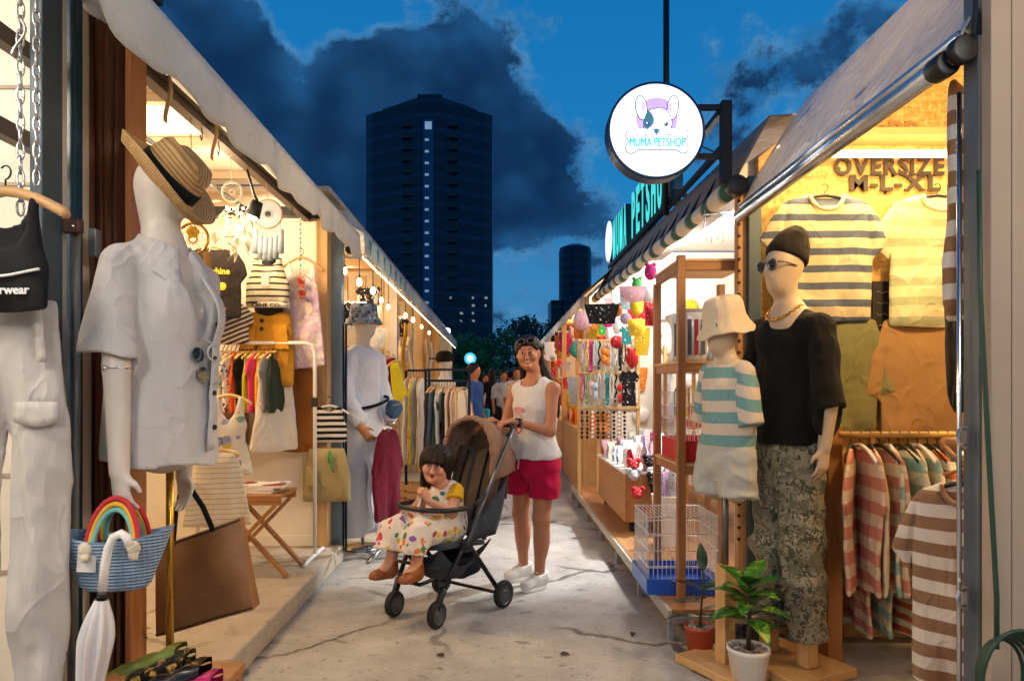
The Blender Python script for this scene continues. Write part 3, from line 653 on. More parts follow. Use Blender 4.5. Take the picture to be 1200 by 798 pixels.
for (px, py, Y, tx) in ((302, 247, 3.72, 'above the grey dreamcatcher'),):
    sp = thing('track_spotlight', 'small lit spotlight clipped to the door track', 'spotlight', P(px, py, Y))
    c = P(px, py, Y); m = MB(); m.cyl(c+Vector((.0, 0, .05)), c+Vector((-.03, .0, -.03)), .03, .042, 14); m.build('lamp_can', DARK, sp, smooth=True)
    m = MB(); m.sph(c+Vector((-.032, 0, -.036)), (.03, .03, .02), 12, 8); m.build('bulb', BULB, sp, smooth=True)
    m = MB(); m.tube([c+Vector((0, 0, .05)), c+Vector((-.02, 0, .09)), (-1.36, c.y, 2.44)], .007, 6); m.build('bracket', DARK, sp, smooth=True)
    lamp('spot_light', c+Vector((-.08, -.02, -.06)), 7, WARM, .03, sp)

# --- stalls farther along the left
SLATW = wood('pale_slat', '#9a815f', '#c8ab80', 2)
def hang_bulb(p, ztop, power, label, mat=BULB, col=WARM, r=.024):
    p = Vector(p); o = thing('hanging_bulb', label, 'light bulb', p, group='bare bulbs hanging in the stalls')
    m = MB(); m.lathe([(.002, -r*1.25), (r*.7, -r*.9), (r, -.1*r), (r*.75, r*.8), (r*.38, r*1.5)], p, 14); m.build('bulb', mat, o, smooth=True)
    m = MB(); m.cyl(p+Vector((0, 0, r*1.5)), p+Vector((0, 0, r*2.6)), r*.42); m.cyl(p+Vector((0, 0, r*2.6)), (p.x, p.y, ztop), .004, n=6); m.build('cord', BLACKP, o, smooth=True)
    if power: lamp('bulb_light', p-Vector((0, 0, r*1.8)), power, col, .05, o)
def left_stall(y0, y1, label, wall, front, power, slat=True, canv=CANVASB, xi=-1.15):
    s = thing('market_stall', label, 'market stall', (-2.2, (y0+y1)/2, 0), group='stalls along the left side of the lane')
    m = MB(); m.box((-3.4, y0, .002), (-3.33, y1, 2.7)); m.build('back_wall', wall, s)
    m = MB(); m.box((-3.33, y1-.08, .002), (xi-.05, y1-.02, 2.55)); m.build('side_wall', wall, s)
    m = MB(); m.box((-3.4, y0, 2.72), (xi-.1, y1-.01, 2.76)); m.build('ceiling', M('slat_ceiling', '#b9a488', .6), s)
    for k in range(4):
        z_ = 2.62; y_ = y0+.3+(y1-y0-.5)*k/3; m = MB(); m.beam((-3.3, y_, z_), (xi-.05, y_, z_), .05, .07); m.build('ceiling_joist', PINEX, s)
    m = MB(); m.box((xi-.045, y1-.12, .002), (xi+.045, y1-.02, 2.5)); m.build('front_post', front, s, bevel=.005)
    m = MB(); m.box((xi-.04, y0+.02, 2.50), (xi+.03, y1-.02, 2.58)); m.build('front_beam', front, s)
    if slat:
        for k in range(5):
            m = MB(); x_ = xi-.22-.2*k; m.box((x_, y1-.105, .01), (x_+.11, y1-.083, 2.5)); m.build('wall_slat', SLATW, s)
    valance(-1.0, y0+.03, y1+.03, 2.43, 2.27, .3, y0, amp=.014).build('awning_valance', canv, s, smooth=True)
    roof_sheet(-1.0, 2.432, -1.8, 2.9, y0+.03, y1+.03).build('awning', canv, s, smooth=True)
    m = MB(); n = 26; m.tube([(-1.03, y0+.05+(y1-y0-.1)*i/n, 2.262-.012*(i % 2)) for i in range(n+1)], .004, 5); m.build('string_light_cable', WHITEP, s)
    m = MB(); [m.sph((-1.03, y0+.05+(y1-y0-.1)*i/n, 2.255), .009, 6, 4) for i in range(n+1)]; m.build('string_lights', emis('fairy', (1, .8, .5), 6), s)
    lamp('stall_light', (-2.0, (y0+y1)/2-.2, 2.4), power, WARM, .15, s)
    return s
TEAL = M('teal_paint', '#1d8f86', .5)
sC = left_stall(5.1, 7.7, 'second clothing stall with bare bulbs and blue grey awning, behind the bucket hat mannequin', M('tan_wall', '#c9b596', .6), M('grey_wood', '#b7ab9d', .6, var=.15), 52)
for k in range(7):
    m = MB(); y_ = 5.35+.34*k; m.prism([(-.05, 0), (.05, 0), (0, -.11)], (-.989, y_, 2.40), (0, 1, 0), (0, 0, 1), .004); m.build('triangle_print', TEAL, sC)
left_stall(7.7, 10.3, 'third left stall with pale upright slats and clothes racks before it', M('tan_wall', '#c9b596'), PINE, 50)
left_stall(10.3, 13.2, 'fourth left stall with yellow lit boards', M('gold_wall', '#c79a4a', .6), PINE, 30)
left_stall(13.2, 17, 'farthest left stall, small and white fronted, near the turquoise round sign', M('pale_wall', '#cfcabf', .6), M('white_post', '#d8d4cc', .6), 30, slat=False)
hang_bulb(P(421, 331, 5.75), 2.6, 8, 'bare glowing bulb nearest the patterned bucket hat'); hang_bulb(P(437, 341, 6.1), 2.6, 6, 'bare glowing bulb just right of the one by the bucket hat')
hang_bulb(P(475, 370, 8.2), 2.6, 0, 'bare bulb in the third left stall, left of its pair'); hang_bulb(P(484, 375, 8.7), 2.6, 0, 'bare bulb in the third left stall, right of its pair')
for q_, (px_, py_, Y_) in enumerate(((404, 318, 5.6), (447, 352, 6.9), (455, 360, 7.3), (494, 383, 9.4), (503, 390, 10.2))): hang_bulb(P(px_, py_, Y_), 2.6, 3 if q_ < 3 else 0, 'bare bulb over the left stalls, %s of the outer five from the near end' % ('first', 'second', 'third', 'fourth', 'fifth')[q_], r=.02)
m = MB(); m.lathe([(.001, -.03), (.045, -.03), (.055, 0), (.055, .05), (.03, .08), (.001, .08)], P(413, 292, 5.2), 14, rotm(0, 0, R(80))); tag(m.build('awning_lamp', DARK, smooth=True), 'small round black lamp on the blue grey awning corner', 'lamp')
sl = thing('street_lamp', 'bright white lamp on a pole above the far end of the left stalls', 'street lamp', (PX(524, 21), 21, 0))
m = MB(); m.cyl((PX(524, 21), 21, 0), (PX(524, 21), 21, PZ(390, 21)), .05, .035, 10); m.build('pole', DARK, sl, smooth=True)
m = MB(); m.sph(P(524, 388, 21), .1, 14, 10); m.build('lamp_globe', emis('white_lamp', (.75, .9, 1), 10), sl, smooth=True); lamp('lamp_light', P(526, 388, 21)+Vector((.3, .6, .1)), 260, (.8, .95, 1), .1, sl)
rs_ = thing('round_sign', 'small glowing turquoise round sign at the far left stalls', 'sign', P(551, 420, 11.5))
c = P(551, 420, 11.5); m = MB(); m.cyl(c, c+Vector((0, .06, 0)), .10, n=28); m.build('sign_face', emis('turq_sign', (.04, .45, .65), 1.0), rs_)
m = MB(); m.cyl(c-Vector((0, .006, 0)), c+Vector((0, -.001, 0)), .055, n=20); m.build('emblem', emis('turq_pale', (.55, .95, 1), 1.4), rs_)
m = MB(); m.cyl(c+Vector((-.12, .03, 0)), (-1.15, c.y+.03, c.z), .012, n=8); m.build('bracket', DARK, rs_)

# ================================================================== RIGHT STALLS
# --- clothing stall R1 (yellow lit OSB) between Y 1.75 and 3.45
YR = 3.46
r1 = thing('market_stall', 'yellow lit clothing stall with chipboard wall and silver awning', 'market stall', (2.2, 2.6, 0), group='stalls along the right side of the lane')
m = MB(); m.prism([(PX(889, YR), 0), (3.6, 0), (3.6, 3.06), (2.15, 3.06), (PX(889, YR), 2.42)], (0, YR+.05, 0), (1, 0, 0), (0, 0, 1), .05); m.build('chipboard_wall', OSB, r1)
m = MB(); m.box((3.6, 1.8, 0), (3.66, YR+.05, 2.8)); m.build('back_wall', OSB, r1)
m = MB(); m.box((2.1, 1.8, 3.065), (3.66, YR+.05, 3.1)); m.build('ceiling', OSB, r1)
m = MB(); m.box((PX(940, YR-.12), YR-.16, PZ(171, YR)), (3.55, YR-.003, PZ(163, YR))); m.build('ledge', PINEX, r1, bevel=.003)
m = MB(); m.box((PX(873, 3.42), 3.37, .0), (PX(888, 3.42), 3.455, 2.3)); m.build('grey_post', SLATE, r1, bevel=.004)
m = MB(); m.box((PX(968, 3.12), 3.10, .0), (PX(985, 3.12), 3.44, PZ(498, 3.12))); m.build('side_board', wood('orange_board', '#9a5f2b', '#cc8f4b', 2), r1, bevel=.003)
m = MB(); m.box((PX(985, YR), YR-.03, .002), (3.5, YR-.004, .14)); m.build('kick_board', OSB, r1)
m = MB(); m.box((PX(952, YR-.1), YR-.13, PZ(184, YR-.1)), (3.4, YR-.09, PZ(178.5, YR-.1))); m.build('led_tube', emis('led_gold', (1, .74, .38), 9), r1)
lamp('led_light', (2.15, YR-.16, 2.40), 22, GOLD, parent=r1, kind='AREA', rot=(R(-28), 0, 0), sx=1.6, sy=.06)
lamp('stall_light', (1.95, 2.35, 2.45), 80, GOLD, .1, r1)
LET = M('letter_brown', '#2c1d12', .6); LETG = M('letter_tan', '#8f6a35', .6)
SERIF = {'V': ((0, 1), (1, 1)), 'M': ((0, 0), (1, 0), (0, 1), (1, 1)), 'L': ((.1, 0), (.1, 1)), 'X': ((0, 0), (1, 0), (0, 1), (1, 1)), 'I': ((.5, 0), (.5, 1)), 'P': ((.1, 0), (.05, 1)), 'R': ((.1, 0), (.05, 1), (1, 0)), 'E': ((.05, 0), (.05, 1))}
for body, pa, pb, py, hpx, mt in (('OVERSIZE', 978, 1106, 204.5, 20, LET), ('M-L-XL', 996, 1101, 223, 17.5, LET), ('PR', 1041, 1079, 161.5, 19, LETG)):
    yq = YR-.014 if body != 'PR' else YR-.09; hc_ = hpx/F*yq; sz = hc_/.70; xa, xb = PX(pa, yq), PX(pb, yq); ws = []
    for ch in body:
        v_, f_ = text_mesh(ch, sz, 0, .003); ws.append(max(q.x for q in v_)-min(q.x for q in v_))
    gap = .012; fx = (xb-xa-gap*(len(body)-1))/sum(ws); xx = xa
    for i, ch in enumerate(body):
        w_ = ws[i]*fx; m = MB(); put_text(m, ch, (xx+w_/2, yq, PZ(py, yq)), (1, 0, 0), (0, 0, 1), sz, .002, .004, fx)
        for sx_, sy_ in SERIF.get(ch, ()):
            zz = PZ(py, yq)+(hc_-.005)*sy_; hw_ = min(.011, w_*.22) if ch != 'I' else .016; m.box((xx+w_*(.10+.80*sx_)-hw_, yq-.0035, zz-.004), (xx+w_*(.10+.80*sx_)+hw_, yq+.0025, zz+.006))
        xx += w_+gap
        o = m.build('wall_letter', mt); lb = 'dark slab letter %s of the word OVERSIZE under the light tube' % ch if body == 'OVERSIZE' else 'dark slab sign piece %s in the M-L-XL line' % ch if body != 'PR' else 'tan wooden letter %s standing on the ledge above the light tube' % ch
        if body == 'OVERSIZE' and ch == 'E': lb = ('first' if i == 2 else 'last')+' letter E in the word OVERSIZE, '+('after the V' if i == 2 else 'at its end')
        if body == 'M-L-XL' and ch in '-L': lb = {1: 'dark dash between the M and the first L', 2: 'dark letter L between the two dashes', 3: 'dark dash just before the XL', 5: 'dark letter L that ends the M-L-XL line'}[i]
        tag(o, lb, 'letter', 'size letters on the chipboard wall' if body != 'PR' else 'letters on the ledge')
for i, (px, py) in enumerate(((983, 198), (1001, 207), (1046, 206), (1046, 243), (1037, 262), (1043, 278), (1046, 492), (1037, 226))):
    m = MB(); m.cyl((PX(px, YR), YR-.004, PZ(py, YR)), (PX(px, YR), YR-.001, PZ(py, YR)), .009, n=10); m.build('peg_hole', BLACKP, r1)
# silver awning with roller tube
SILV, t, b = newmat('silver_sheet'); o = t.tc(); b.inputs['Base Color'].default_value = (.74, .74, .74, 1); b.inputs['Metallic'].default_value = .35; b.inputs['Roughness'].default_value = .27
tr_ = t.new('ShaderNodeBsdfTranslucent'); tr_.inputs[0].default_value = (.7, .68, .64, 1); mx_ = t.new('ShaderNodeMixShader'); mx_.inputs[0].default_value = .30; t.nt.links.new(b.outputs[0], mx_.inputs[1]); t.nt.links.new(tr_.outputs[0], mx_.inputs[2]); t.nt.links.new(mx_.outputs[0], [q for q in t.nt.nodes if q.type == 'OUTPUT_MATERIAL'][0].inputs[0])
wr = t.noise(t.mapping(o, (1.2, 3.0, 2.2), rot=(R(35), 0, 0)), 1.6, 4, .55, .9); w2 = t.m('ABSOLUTE', t.noise(t.mapping(o, (1, 2.4, 2), rot=(R(-25), 0, 0)), 2.6, 2, .5, .5)-.5)
t.put(b.inputs['Normal'], t.bump(wr*.8-w2*1.2, .8, .12))
rr = random.Random(3)
def silver(u, v):
    y = 1.77+(3.37-1.77)*u
    w = .05*math.sin(9*u+3*v)+.045*math.sin(19*u-7*v+1)+.03*math.sin(31*u+13*v)+.02*abs(math.sin(26*u-19*v))
    return (1.2+.34*v**1.15+w*math.sin(PI*v)*.6, y, 2.145-.02*u+.56*v+w*math.sin(PI*v))
m = MB(); m.grid(silver, 60, 20, .004); m.build('awning', SILV, r1, smooth=True)
m = MB(); m.cyl((1.2, 1.77, 2.118), (1.2, 3.38, 2.10), .028, n=18); m.cyl((1.21, 1.78, 2.165), (1.21, 3.37, 2.145), .018, n=12); m.build('awning_tube', M('alu', '#c2c6ca', .25, .9), r1, smooth=True)
m = MB(); m.cyl((1.2, 1.742, 2.12), (1.2, 1.775, 2.12), .036, n=18); m.cyl((1.18, 1.78, 2.10), (1.18, 1.84, 2.10), .034, n=18); m.build('tube_cap', BLACKP, r1, smooth=True, bevel=.006)
m = MB()
for k in range(3): m.beam((1.215+.012*k, 1.74, 2.15), (1.25+.012*(k % 2), 1.76, 2.52), .006, .006)
m.build('awning_bracket', DARK, r1)
# container wall right of the opening
BEIGE = M('beige_panel', '#a08e7e', .6, var=.06, vs=2, bump=.08, bs=15)
cw = thing('container_wall', 'beige metal wall panel at the right edge with a grey corner post', 'wall', (1.8, 1.7, 0))
m = MB(); m.box((PX(1150, 1.735), 1.70, .0), (PX(1185.5, 1.7), 1.735, 3.2)); m.box((PX(1186.3, 1.7), 1.70, 0), (2.6, 1.735, 3.2)); m.build('panel', BEIGE, cw, bevel=.003)
m = MB(); m.box((PX(1128, 1.80), 1.74, .0), (PX(1152, 1.74), 1.80, 3.2)); m.build('corner_post', M('blue_grey_post2', '#5a636b', .45, .4, var=.15), cw, bevel=.006)
m = MB(); m.cyl((PX(1124, 1.78), 1.78, .0), (PX(1124, 1.78), 1.78, 2.02), .006, n=8); m.build('door_rod', CHROME, cw, smooth=True)
for py in (512, 700):
    m = MB(); c = P(1126, py, 1.755); m.tube([c+Vector((.012, 0, .02)), c+Vector((-.012, -.012, .02)), c+Vector((-.02, -.016, 0)), c+Vector((-.012, -.012, -.02)), c+Vector((.012, 0, -.02))], .004, 6); m.box(c+Vector((.008, 0, -.03)), c+Vector((.016, .012, .03))); m.build('latch', CHROME, cw)
GREENC = M('green_cable', '#12382a', .5)
m = MB(); m.tube([P(1147, 200, 1.69), P(1149, 350, 1.685), P(1158, 520, 1.685), P(1168, 700, 1.68), P(1168, 760, 1.67)], .006, 8); tag(m.build('power_cable', GREENC, smooth=True), 'dark green cable running down the beige panel', 'cable')
co = MB(); c = P(1172, 790, 1.62)
for k in range(6): co.tube([c+Vector(((.055+.006*k)*math.cos(a), -.012*k, (.085+.008*k)*math.sin(a)+.0)) for a in [2*PI*i/28 for i in range(28)]], .005, 6, True)
tag(co.build('cable_coil', GREENC, smooth=True), 'coil of dark green cable hung at the foot of the beige panel', 'cable coil')
# near stall opposite (unseen behind the lens; its tube and lamp are added to light the foreground)
r0 = thing('market_stall', 'stall on the right before the beige panel, with an unseen tube added for front light', 'market stall', (2.3, -.4, 0), group='stalls along the right side of the lane')
m = MB(); m.box((3.4, -2.4, 0), (3.46, 1.69, 2.9)); m.build('back_wall', CREAM, r0); m = MB(); m.box((1.25, -2.4, 2.9), (3.46, 1.69, 2.94)); m.build('ceiling', CREAM, r0)
m = MB(); m.cyl((1.9, -.9, 2.84), (1.9, .5, 2.84), .022); m.build('ceiling_tube', emis('tube_light', (1, .92, .82), 6), r0, smooth=True)
lamp('stall_light', (1.35, -.2, 2.5), 74, NEUT, .3, r0)  # added front fill, with the unseen tube as its body

# --- pet shop R2
r2 = thing('pet_shop_stall', 'brightly lit white pet shop stall with a striped rolled blind and rooftop letters', 'market stall', (2.2, 5.6, 0), group='stalls along the right side of the lane')
WW = M('white_wall', '#e4e0d8', .6, var=.04); YE = 7.75
m = MB(); m.box((3.3, YR+.06, .0), (3.36, YE, 2.8)); m.build('back_wall', WW, r2)
m = MB(); m.prism([(PX(862, YR+.08), 0), (3.3, 0), (3.3, 2.78), (1.85, 2.78), (PX(862, YR+.08), 2.38)], (0, YR+.10, 0), (1, 0, 0), (0, 0, 1), .04); m.build('near_wall', WW, r2)
m = MB(); m.prism([(1.3, 0), (3.3, 0), (3.3, 2.78), (1.85, 2.78), (1.3, 2.4)], (0, YE, 0), (1, 0, 0), (0, 0, 1), .06); m.build('far_wall', WW, r2)
m = MB(); m.box((1.9, YR+.06, 2.80), (3.36, YE, 2.84)); m.build('ceiling', WW, r2)
m = MB(); m.box((PX(861, 3.45), 3.40, .17), (PX(871, 3.45), 3.455, 2.24)); m.build('drilled_post', wood('drilled', '#9c6a3c', '#c7935c', 2), r2, bevel=.003)
for k in range(30):
    m = MB(); z_ = .5+.058*k; m.cyl((PX(866, 3.4), 3.398, z_), (PX(866, 3.4), 3.403, z_), .009, n=8); m.build('peg_hole', M('hole_brown', '#3a2414', .8), r2)
# canopy and striped roll
m = MB(); m.grid(lambda u, v: (1.2+.16*v, 3.40+4.9*u, 2.30+.07*u+.30*v-.012*math.sin(PI*u*6)**2*math.sin(PI*v)), 40, 6, .006); m.build('canopy', TAUPEC, r2, smooth=True)
m = MB(); m.grid(lambda u, v: (1.36+.5*v, 3.40+4.9*u, 2.603+.07*u+.03*v), 20, 3, .006); m.build('roof', TAUPEC, r2)
STRP, t, b = newmat('striped_roll'); o = t.tc(); x, y, z = t.sep(o)
t.put(b.inputs['Base Color'], t.ramp(t.m('FRACT', y*3.1+z*1.5), [(0, hx('#d8d0bf')), (.55, hx('#2f5a4d')), (.9, hx('#8fa597'))], 'CONSTANT')); b.inputs['Roughness'].default_value = .7
m = MB(); m.tube([(1.19, 3.42+4.85*i/24, 2.255+.075*i/24+.006*math.sin(i*2)) for i in range(25)], [.045+.006*math.sin(i*1.7) for i in range(25)], 14); m.build('rolled_blind', STRP, r2, smooth=True)
for k in range(17):
    y_ = 3.6+k*.27; zz = 2.30+.07*(y_-3.4)/4.9; m = MB(); m.beam((1.165, y_, zz-.03), (1.29, y_+.13, zz+.16), .012, .02); m.build('canopy_rib', DARK, r2)
m = MB(); m.cyl((1.19, 3.36, 2.255), (1.19, 3.42, 2.255), .05, n=16); m.build('roll_cap', BLACKP, r2, smooth=True, bevel=.006)
# platform on legs
PLAT = OAKY
m = MB(); nb = 9
for k in range(nb):
    x_ = .865+k*.27; m.box((x_, 3.37, .135), (x_+.266, YE+.02, .16))
m.build('platform_boards', PLAT, r2, bevel=.003)
m = MB(); m.box((.845, 3.36, .10), (.864, YE+.02, .158)); m.box((.866, 3.35, .095), (3.25, 3.369, .133)); m.build('platform_edge', M('edge_steel', '#b7b0a4', .5, .4), r2, bevel=.002)
for y_ in (3.38, 4.1, 4.85, 5.6, 6.4, 7.2, 7.72):
    for x_ in (.85, 2.1):
        m = MB(); m.box((x_, y_, .0), (x_+.035, y_+.035, .099)); m.build('platform_leg', M('leg_grey', '#9d9a95', .5, .4), r2, bevel=.003)
lamp('stall_light', (2.0, 4.7, 2.62), 66, WHITE, parent=r2, kind='AREA', rot=(0, R(20), 0), sx=.5, sy=1.6); lamp('stall_light', (1.75, 6.6, 2.5), 60, WHITE, .12, r2); lamp('spot_light', (1.9, 5.5, 2.62), 430, (.90, .96, 1), .03, r2, kind='SPOT', rot=aim((1.9, 5.5, 2.62), (.12, 5.25, 0)), spot=R(47))
for y_ in (4.7, 6.5):
    m = MB(); m.cyl((2.0, y_-.5, 2.77), (2.0, y_+.5, 2.77), .02); m.build('ceiling_tube', emis('tube_white', (1, .97, .92), 8), r2, smooth=True)
# --- stalls farther along the right
def right_stall(y0, y1, label, wall, col, power, post=PINE):
    s = thing('market_stall', label, 'market stall', (2.2, (y0+y1)/2, 0), group='stalls along the right side of the lane')
    m = MB(); m.box((3.1, y0, 0), (3.16, y1, 2.7)); m.build('back_wall', wall, s)
    m = MB(); m.box((1.2, y1-.07, 0), (3.1, y1-.01, 2.38)); m.build('side_wall', wall, s)
    m = MB(); m.box((1.5, y0+.01, 2.72), (3.16, y1, 2.76)); m.build('ceiling', wall, s)
    m = MB(); m.box((1.0, y0+.05, .0), (1.07, y0+.12, 2.3)); m.build('front_post', post, s, bevel=.004)
    m = MB(); m.grid(lambda u, v: (1.0+.35*v, y0+.02+(y1-y0)*u, 2.34+.3*v-.02*math.sin(PI*u*4)**2), 24, 4, .006); m.build('awning', TAUPEC, s, smooth=True)
    valance(1.0, y0+.02, y1, 2.34, 2.2, .22, y0, amp=.014).build('awning_valance', CANVAS, s, smooth=True)
    m = MB(); m.box((1.0, y0+.2, .0), (1.6, y1-.2, .75)); m.build('counter', PINEY, s, bevel=.006)
    lamp('stall_light', (1.75, (y0+y1)/2-.3, 2.4), power, col, .15, s); return s
right_stall(7.8, 10.4, 'orange lit toy stall next after the pet shop', M('orange_wall', '#cf8f4a', .6), (1, .62, .28), 60)
right_stall(10.4, 13.4, 'warm white stall third along the right side', M('cream_wall2', '#d9c9ae', .6), WARM2, 50)
right_stall(13.4, 17, 'farthest right stall with an orange front', M('orange_wall2', '#c98648', .6), WARM, 46)

# --- round hanging sign with dog emblem
SY = 3.35; sc_ = P(769, 153, SY); SR = .240
sg = thing('round_hanging_sign', 'round white lit pet shop sign with a puppy emblem on a black bracket', 'sign', (1.14, SY, 2.25))
m = MB(); m.lathe([(SR-.012, -.006), (SR, 0), (SR, .085), (SR-.01, .09), (.001, .09)], sc_, 56, rotm(0, 0, R(-90)), cap=False); m.build('sign_case', M('blue_case', '#1f3f66', .35, .4), sg, smooth=False)
m = MB(); m.lathe([(.001, -.004), (SR-.016, -.004), (SR-.012, .0)], sc_, 56, rotm(0, 0, R(-90))); m.build('sign_face', emis('sign_white', (.84, .91, 1), .93), sg)
def EM(n, c, s=.75): return emis('sign_'+n, C(c), s)
U = SR/57.0
def sp(px, py): return ((px-413)/5.70*U, (447-97-py)/5.70*U)   # crop px of the enlarged emblem -> metres from the sign centre
FY = sc_.y-.0055
def flat(name, pts, col, lay, st=.75, parent=sg):
    m = MB(); y_ = FY-.0012*lay; m.prism([sp(*q) for q in pts][::1], (sc_.x, y_, sc_.z), (1, 0, 0), (0, 0, 1), .0008); return m.build(name, EM(col.strip('#'), col, st), parent)
def ring(cx, cy, rx, ry, a0=0, a1=360, n=32, rot=0):
    o = []
    for i in range(n):
        a = R(a0+(a1-a0)*i/n); x, y = rx*math.cos(a), ry*math.sin(a); o.append((cx+x*math.cos(rot)-y*math.sin(rot), cy+x*math.sin(rot)+y*math.cos(rot)))
    return o
flat('purple_disc', ring(415, 275, 138, 138), '#b79be0', 1)
def outlined(name, pts, fill, lay, w=6, line='#2a3d63'):
    cx = sum(p[0] for p in pts)/len(pts); cy = sum(p[1] for p in pts)/len(pts); out = []
    for i, p in enumerate(pts):
        a, b_ = pts[i-1], pts[(i+1) % len(pts)]; dx, dy = b_[0]-a[0], b_[1]-a[1]; L = math.hypot(dx, dy) or 1; nx, ny = dy/L, -dx/L
        if nx*(p[0]-cx)+ny*(p[1]-cy) < 0 and i == 0: pass
        out.append((p[0]+nx*w, p[1]+ny*w))
    area = sum(pts[i-1][0]*pts[i][1]-pts[i][0]*pts[i-1][1] for i in range(len(pts)))
    if area < 0: out = [(2*p[0]-q[0], 2*p[1]-q[1]) for p, q in zip(pts, out)]
    flat(name+'_outline', out, line, lay, .5); flat(name, pts, fill, lay+1, .95)
earL = ring(312, 205, 34, 78, rot=R(-8)); earR = ring(520, 205, 34, 78, rot=R(8))
outlined('ear', earL, '#f4f6fb', 2); outlined('ear', earR, '#f4f6fb', 2)
flat('inner_ear', ring(326, 205, 15, 30), '#d9b0cf', 5); flat('inner_ear', ring(500, 210, 15, 34), '#d9b0cf', 5)
head = [(330, 300), (345, 250), (370, 222), (415, 212), (465, 216), (498, 250), (512, 300), (505, 345), (490, 385), (450, 408), (412, 412), (372, 408), (345, 385), (332, 345)]
outlined('head', head, '#f6f8fc', 4)
flat('eye_patch', [(352, 222), (378, 245), (395, 280), (390, 315), (372, 335), (348, 352), (332, 340), (328, 300), (335, 260)], '#2f6d80', 7, .5)
for cx in (352, 474): flat('eye', ring(cx, 316, 14, 15), '#24457c', 8, .5); flat('eye_glint', ring(cx-5, 310, 4, 5), '#ffffff', 9, 1)
flat('nose', [(390, 350), (408, 345), (428, 350), (426, 370), (410, 386), (396, 370)], '#2f6d80', 8, .5)
bone = [(238, 510), (215, 500), (205, 478), (215, 455), (232, 440), (222, 420), (208, 395), (215, 365), (238, 345), (265, 352), (280, 378), (300, 392), (530, 392), (548, 372), (562, 348), (588, 340), (610, 358), (616, 390), (600, 415), (590, 440), (608, 455), (618, 480), (606, 502), (578, 508), (555, 492), (540, 485), (285, 485), (268, 500)]
outlined('bone', bone, '#f3f6fc', 9, 5)
for cx in (305, 527): outlined('paw', ring(cx, 372, 36, 26), '#f6f8fc', 11, 4)
m = MB(); q = sp(413, 468)
for dx_ in (-.0011, 0, .0011): put_text(m, 'MUMA PETSHOP', (sc_.x+q[0]+dx_, FY-.018-abs(dx_)*.2, sc_.z+q[1]), (1, 0, 0), (0, 0, 1), .062*U*57/.24, .0004, .0, .60); m.build('sign_lettering', EM('teal', '#10b4b8', .7), sg)
m = MB(); m.box((PX(848, SY), SY+.02, 2.26), (PX(860, SY), SY+.07, PZ(115, SY))); m.build('bracket_post', DARK, sg, bevel=.003)
for py in (122, 180):
    m = MB(); m.beam((sc_.x+.16, SY+.045, PZ(py, SY)), (PX(850, SY), SY+.045, PZ(py, SY)), .025, .025); m.build('bracket_arm', DARK, sg)
m = MB(); m.beam((PX(851, SY), SY+.08, PZ(124, SY)), P(806, 180, 4.6), .03, .03); m.build('brace', DARK, sg)
m = MB(); m.beam((PX(852, SY), SY+.08, PZ(168, SY)), P(790, 236, 5.25), .03, .03); m.build('brace', DARK, sg)
m = MB(); m.tube([P(815, 168, SY+.05), P(836, 178, SY+.05), P(849, 182, SY+.03)], .004, 6); m.build('sign_wire', BLACKP, sg)
lamp('sign_glow', sc_+Vector((0, -.2, 0)), 1.2, (.85, .93, 1), .2, sg)
# --- rooftop letters
rf = thing('rooftop_sign', 'teal lit rooftop letters reading MUMA PETSHOP on a dark steel frame', 'sign', (1.34, 6.6, 2.66))
TE = emis('teal_letter', (.06, .62, .60), .85); TES = M('letter_side', '#0a3a44', .4)
ys = 7.86; per = (7.86-5.36)/11.6
for i, ch in enumerate('MUMA PETSHOP'):
    if ch == ' ': continue
    yc = ys-per*(i+.5); v_, f_ = text_mesh(ch, .60, 0, .018); w_ = max(q.x for q in v_)-min(q.x for q in v_); fx = .150/w_
    m = MB(); put_text(m, ch, (1.334, yc, 2.74), (0, -1, 0), (0, 0, 1), .60, .002, .018, fx); o = m.build('roof_letter', TE, rf)
    m = MB(); put_text(m, ch, (1.372, yc, 2.74), (0, -1, 0), (0, 0, 1), .60, .034, .016, fx); m.build('letter_side', TES, rf)
m = MB(); m.beam((1.36, 5.1, 2.70), (1.36, 8.2, 2.70), .05, .05); m.beam((1.42, 5.1, 2.62), (1.42, 8.2, 2.62), .04, .04); m.build('sign_frame', DARK, rf)
for y_ in (5.2, 6.2, 7.2, 8.1):
    m = MB(); m.beam((1.38, y_, 2.60), (1.38, y_, 2.72), .04, .04); m.beam((1.40, y_, 2.74), (1.62, y_, 2.60), .03, .03); m.build('frame_strut', DARK, rf)
m = MB(); m.box((1.33, 5.12, 2.74), (1.40, 5.26, 3.13)); m.build('end_panel', BLUEP, rf, bevel=.004)
c = Vector((1.34, 8.14, 3.0)); m = MB(); m.cyl(c+Vector((.08, 0, 0)), c, .25, n=40); m.build('logo_case', M('blue_case', '#1f3f66'), rf); m = MB(); m.cyl(c-Vector((.001, 0, 0)), c-Vector((.008, 0, 0)), .238, n=40); m.build('logo_face', emis('logo_white', (.86, .93, 1), .8), rf)
pl = MB(); pl.cyl((PX(781.5, 5.3), 5.32, 2.60), (PX(781.5, 5.3), 5.32, 5.3), .024, n=12); tag(pl.build('steel_pole', DARK, smooth=True), 'tall dark steel pole rising behind the round pet shop sign', 'pole')
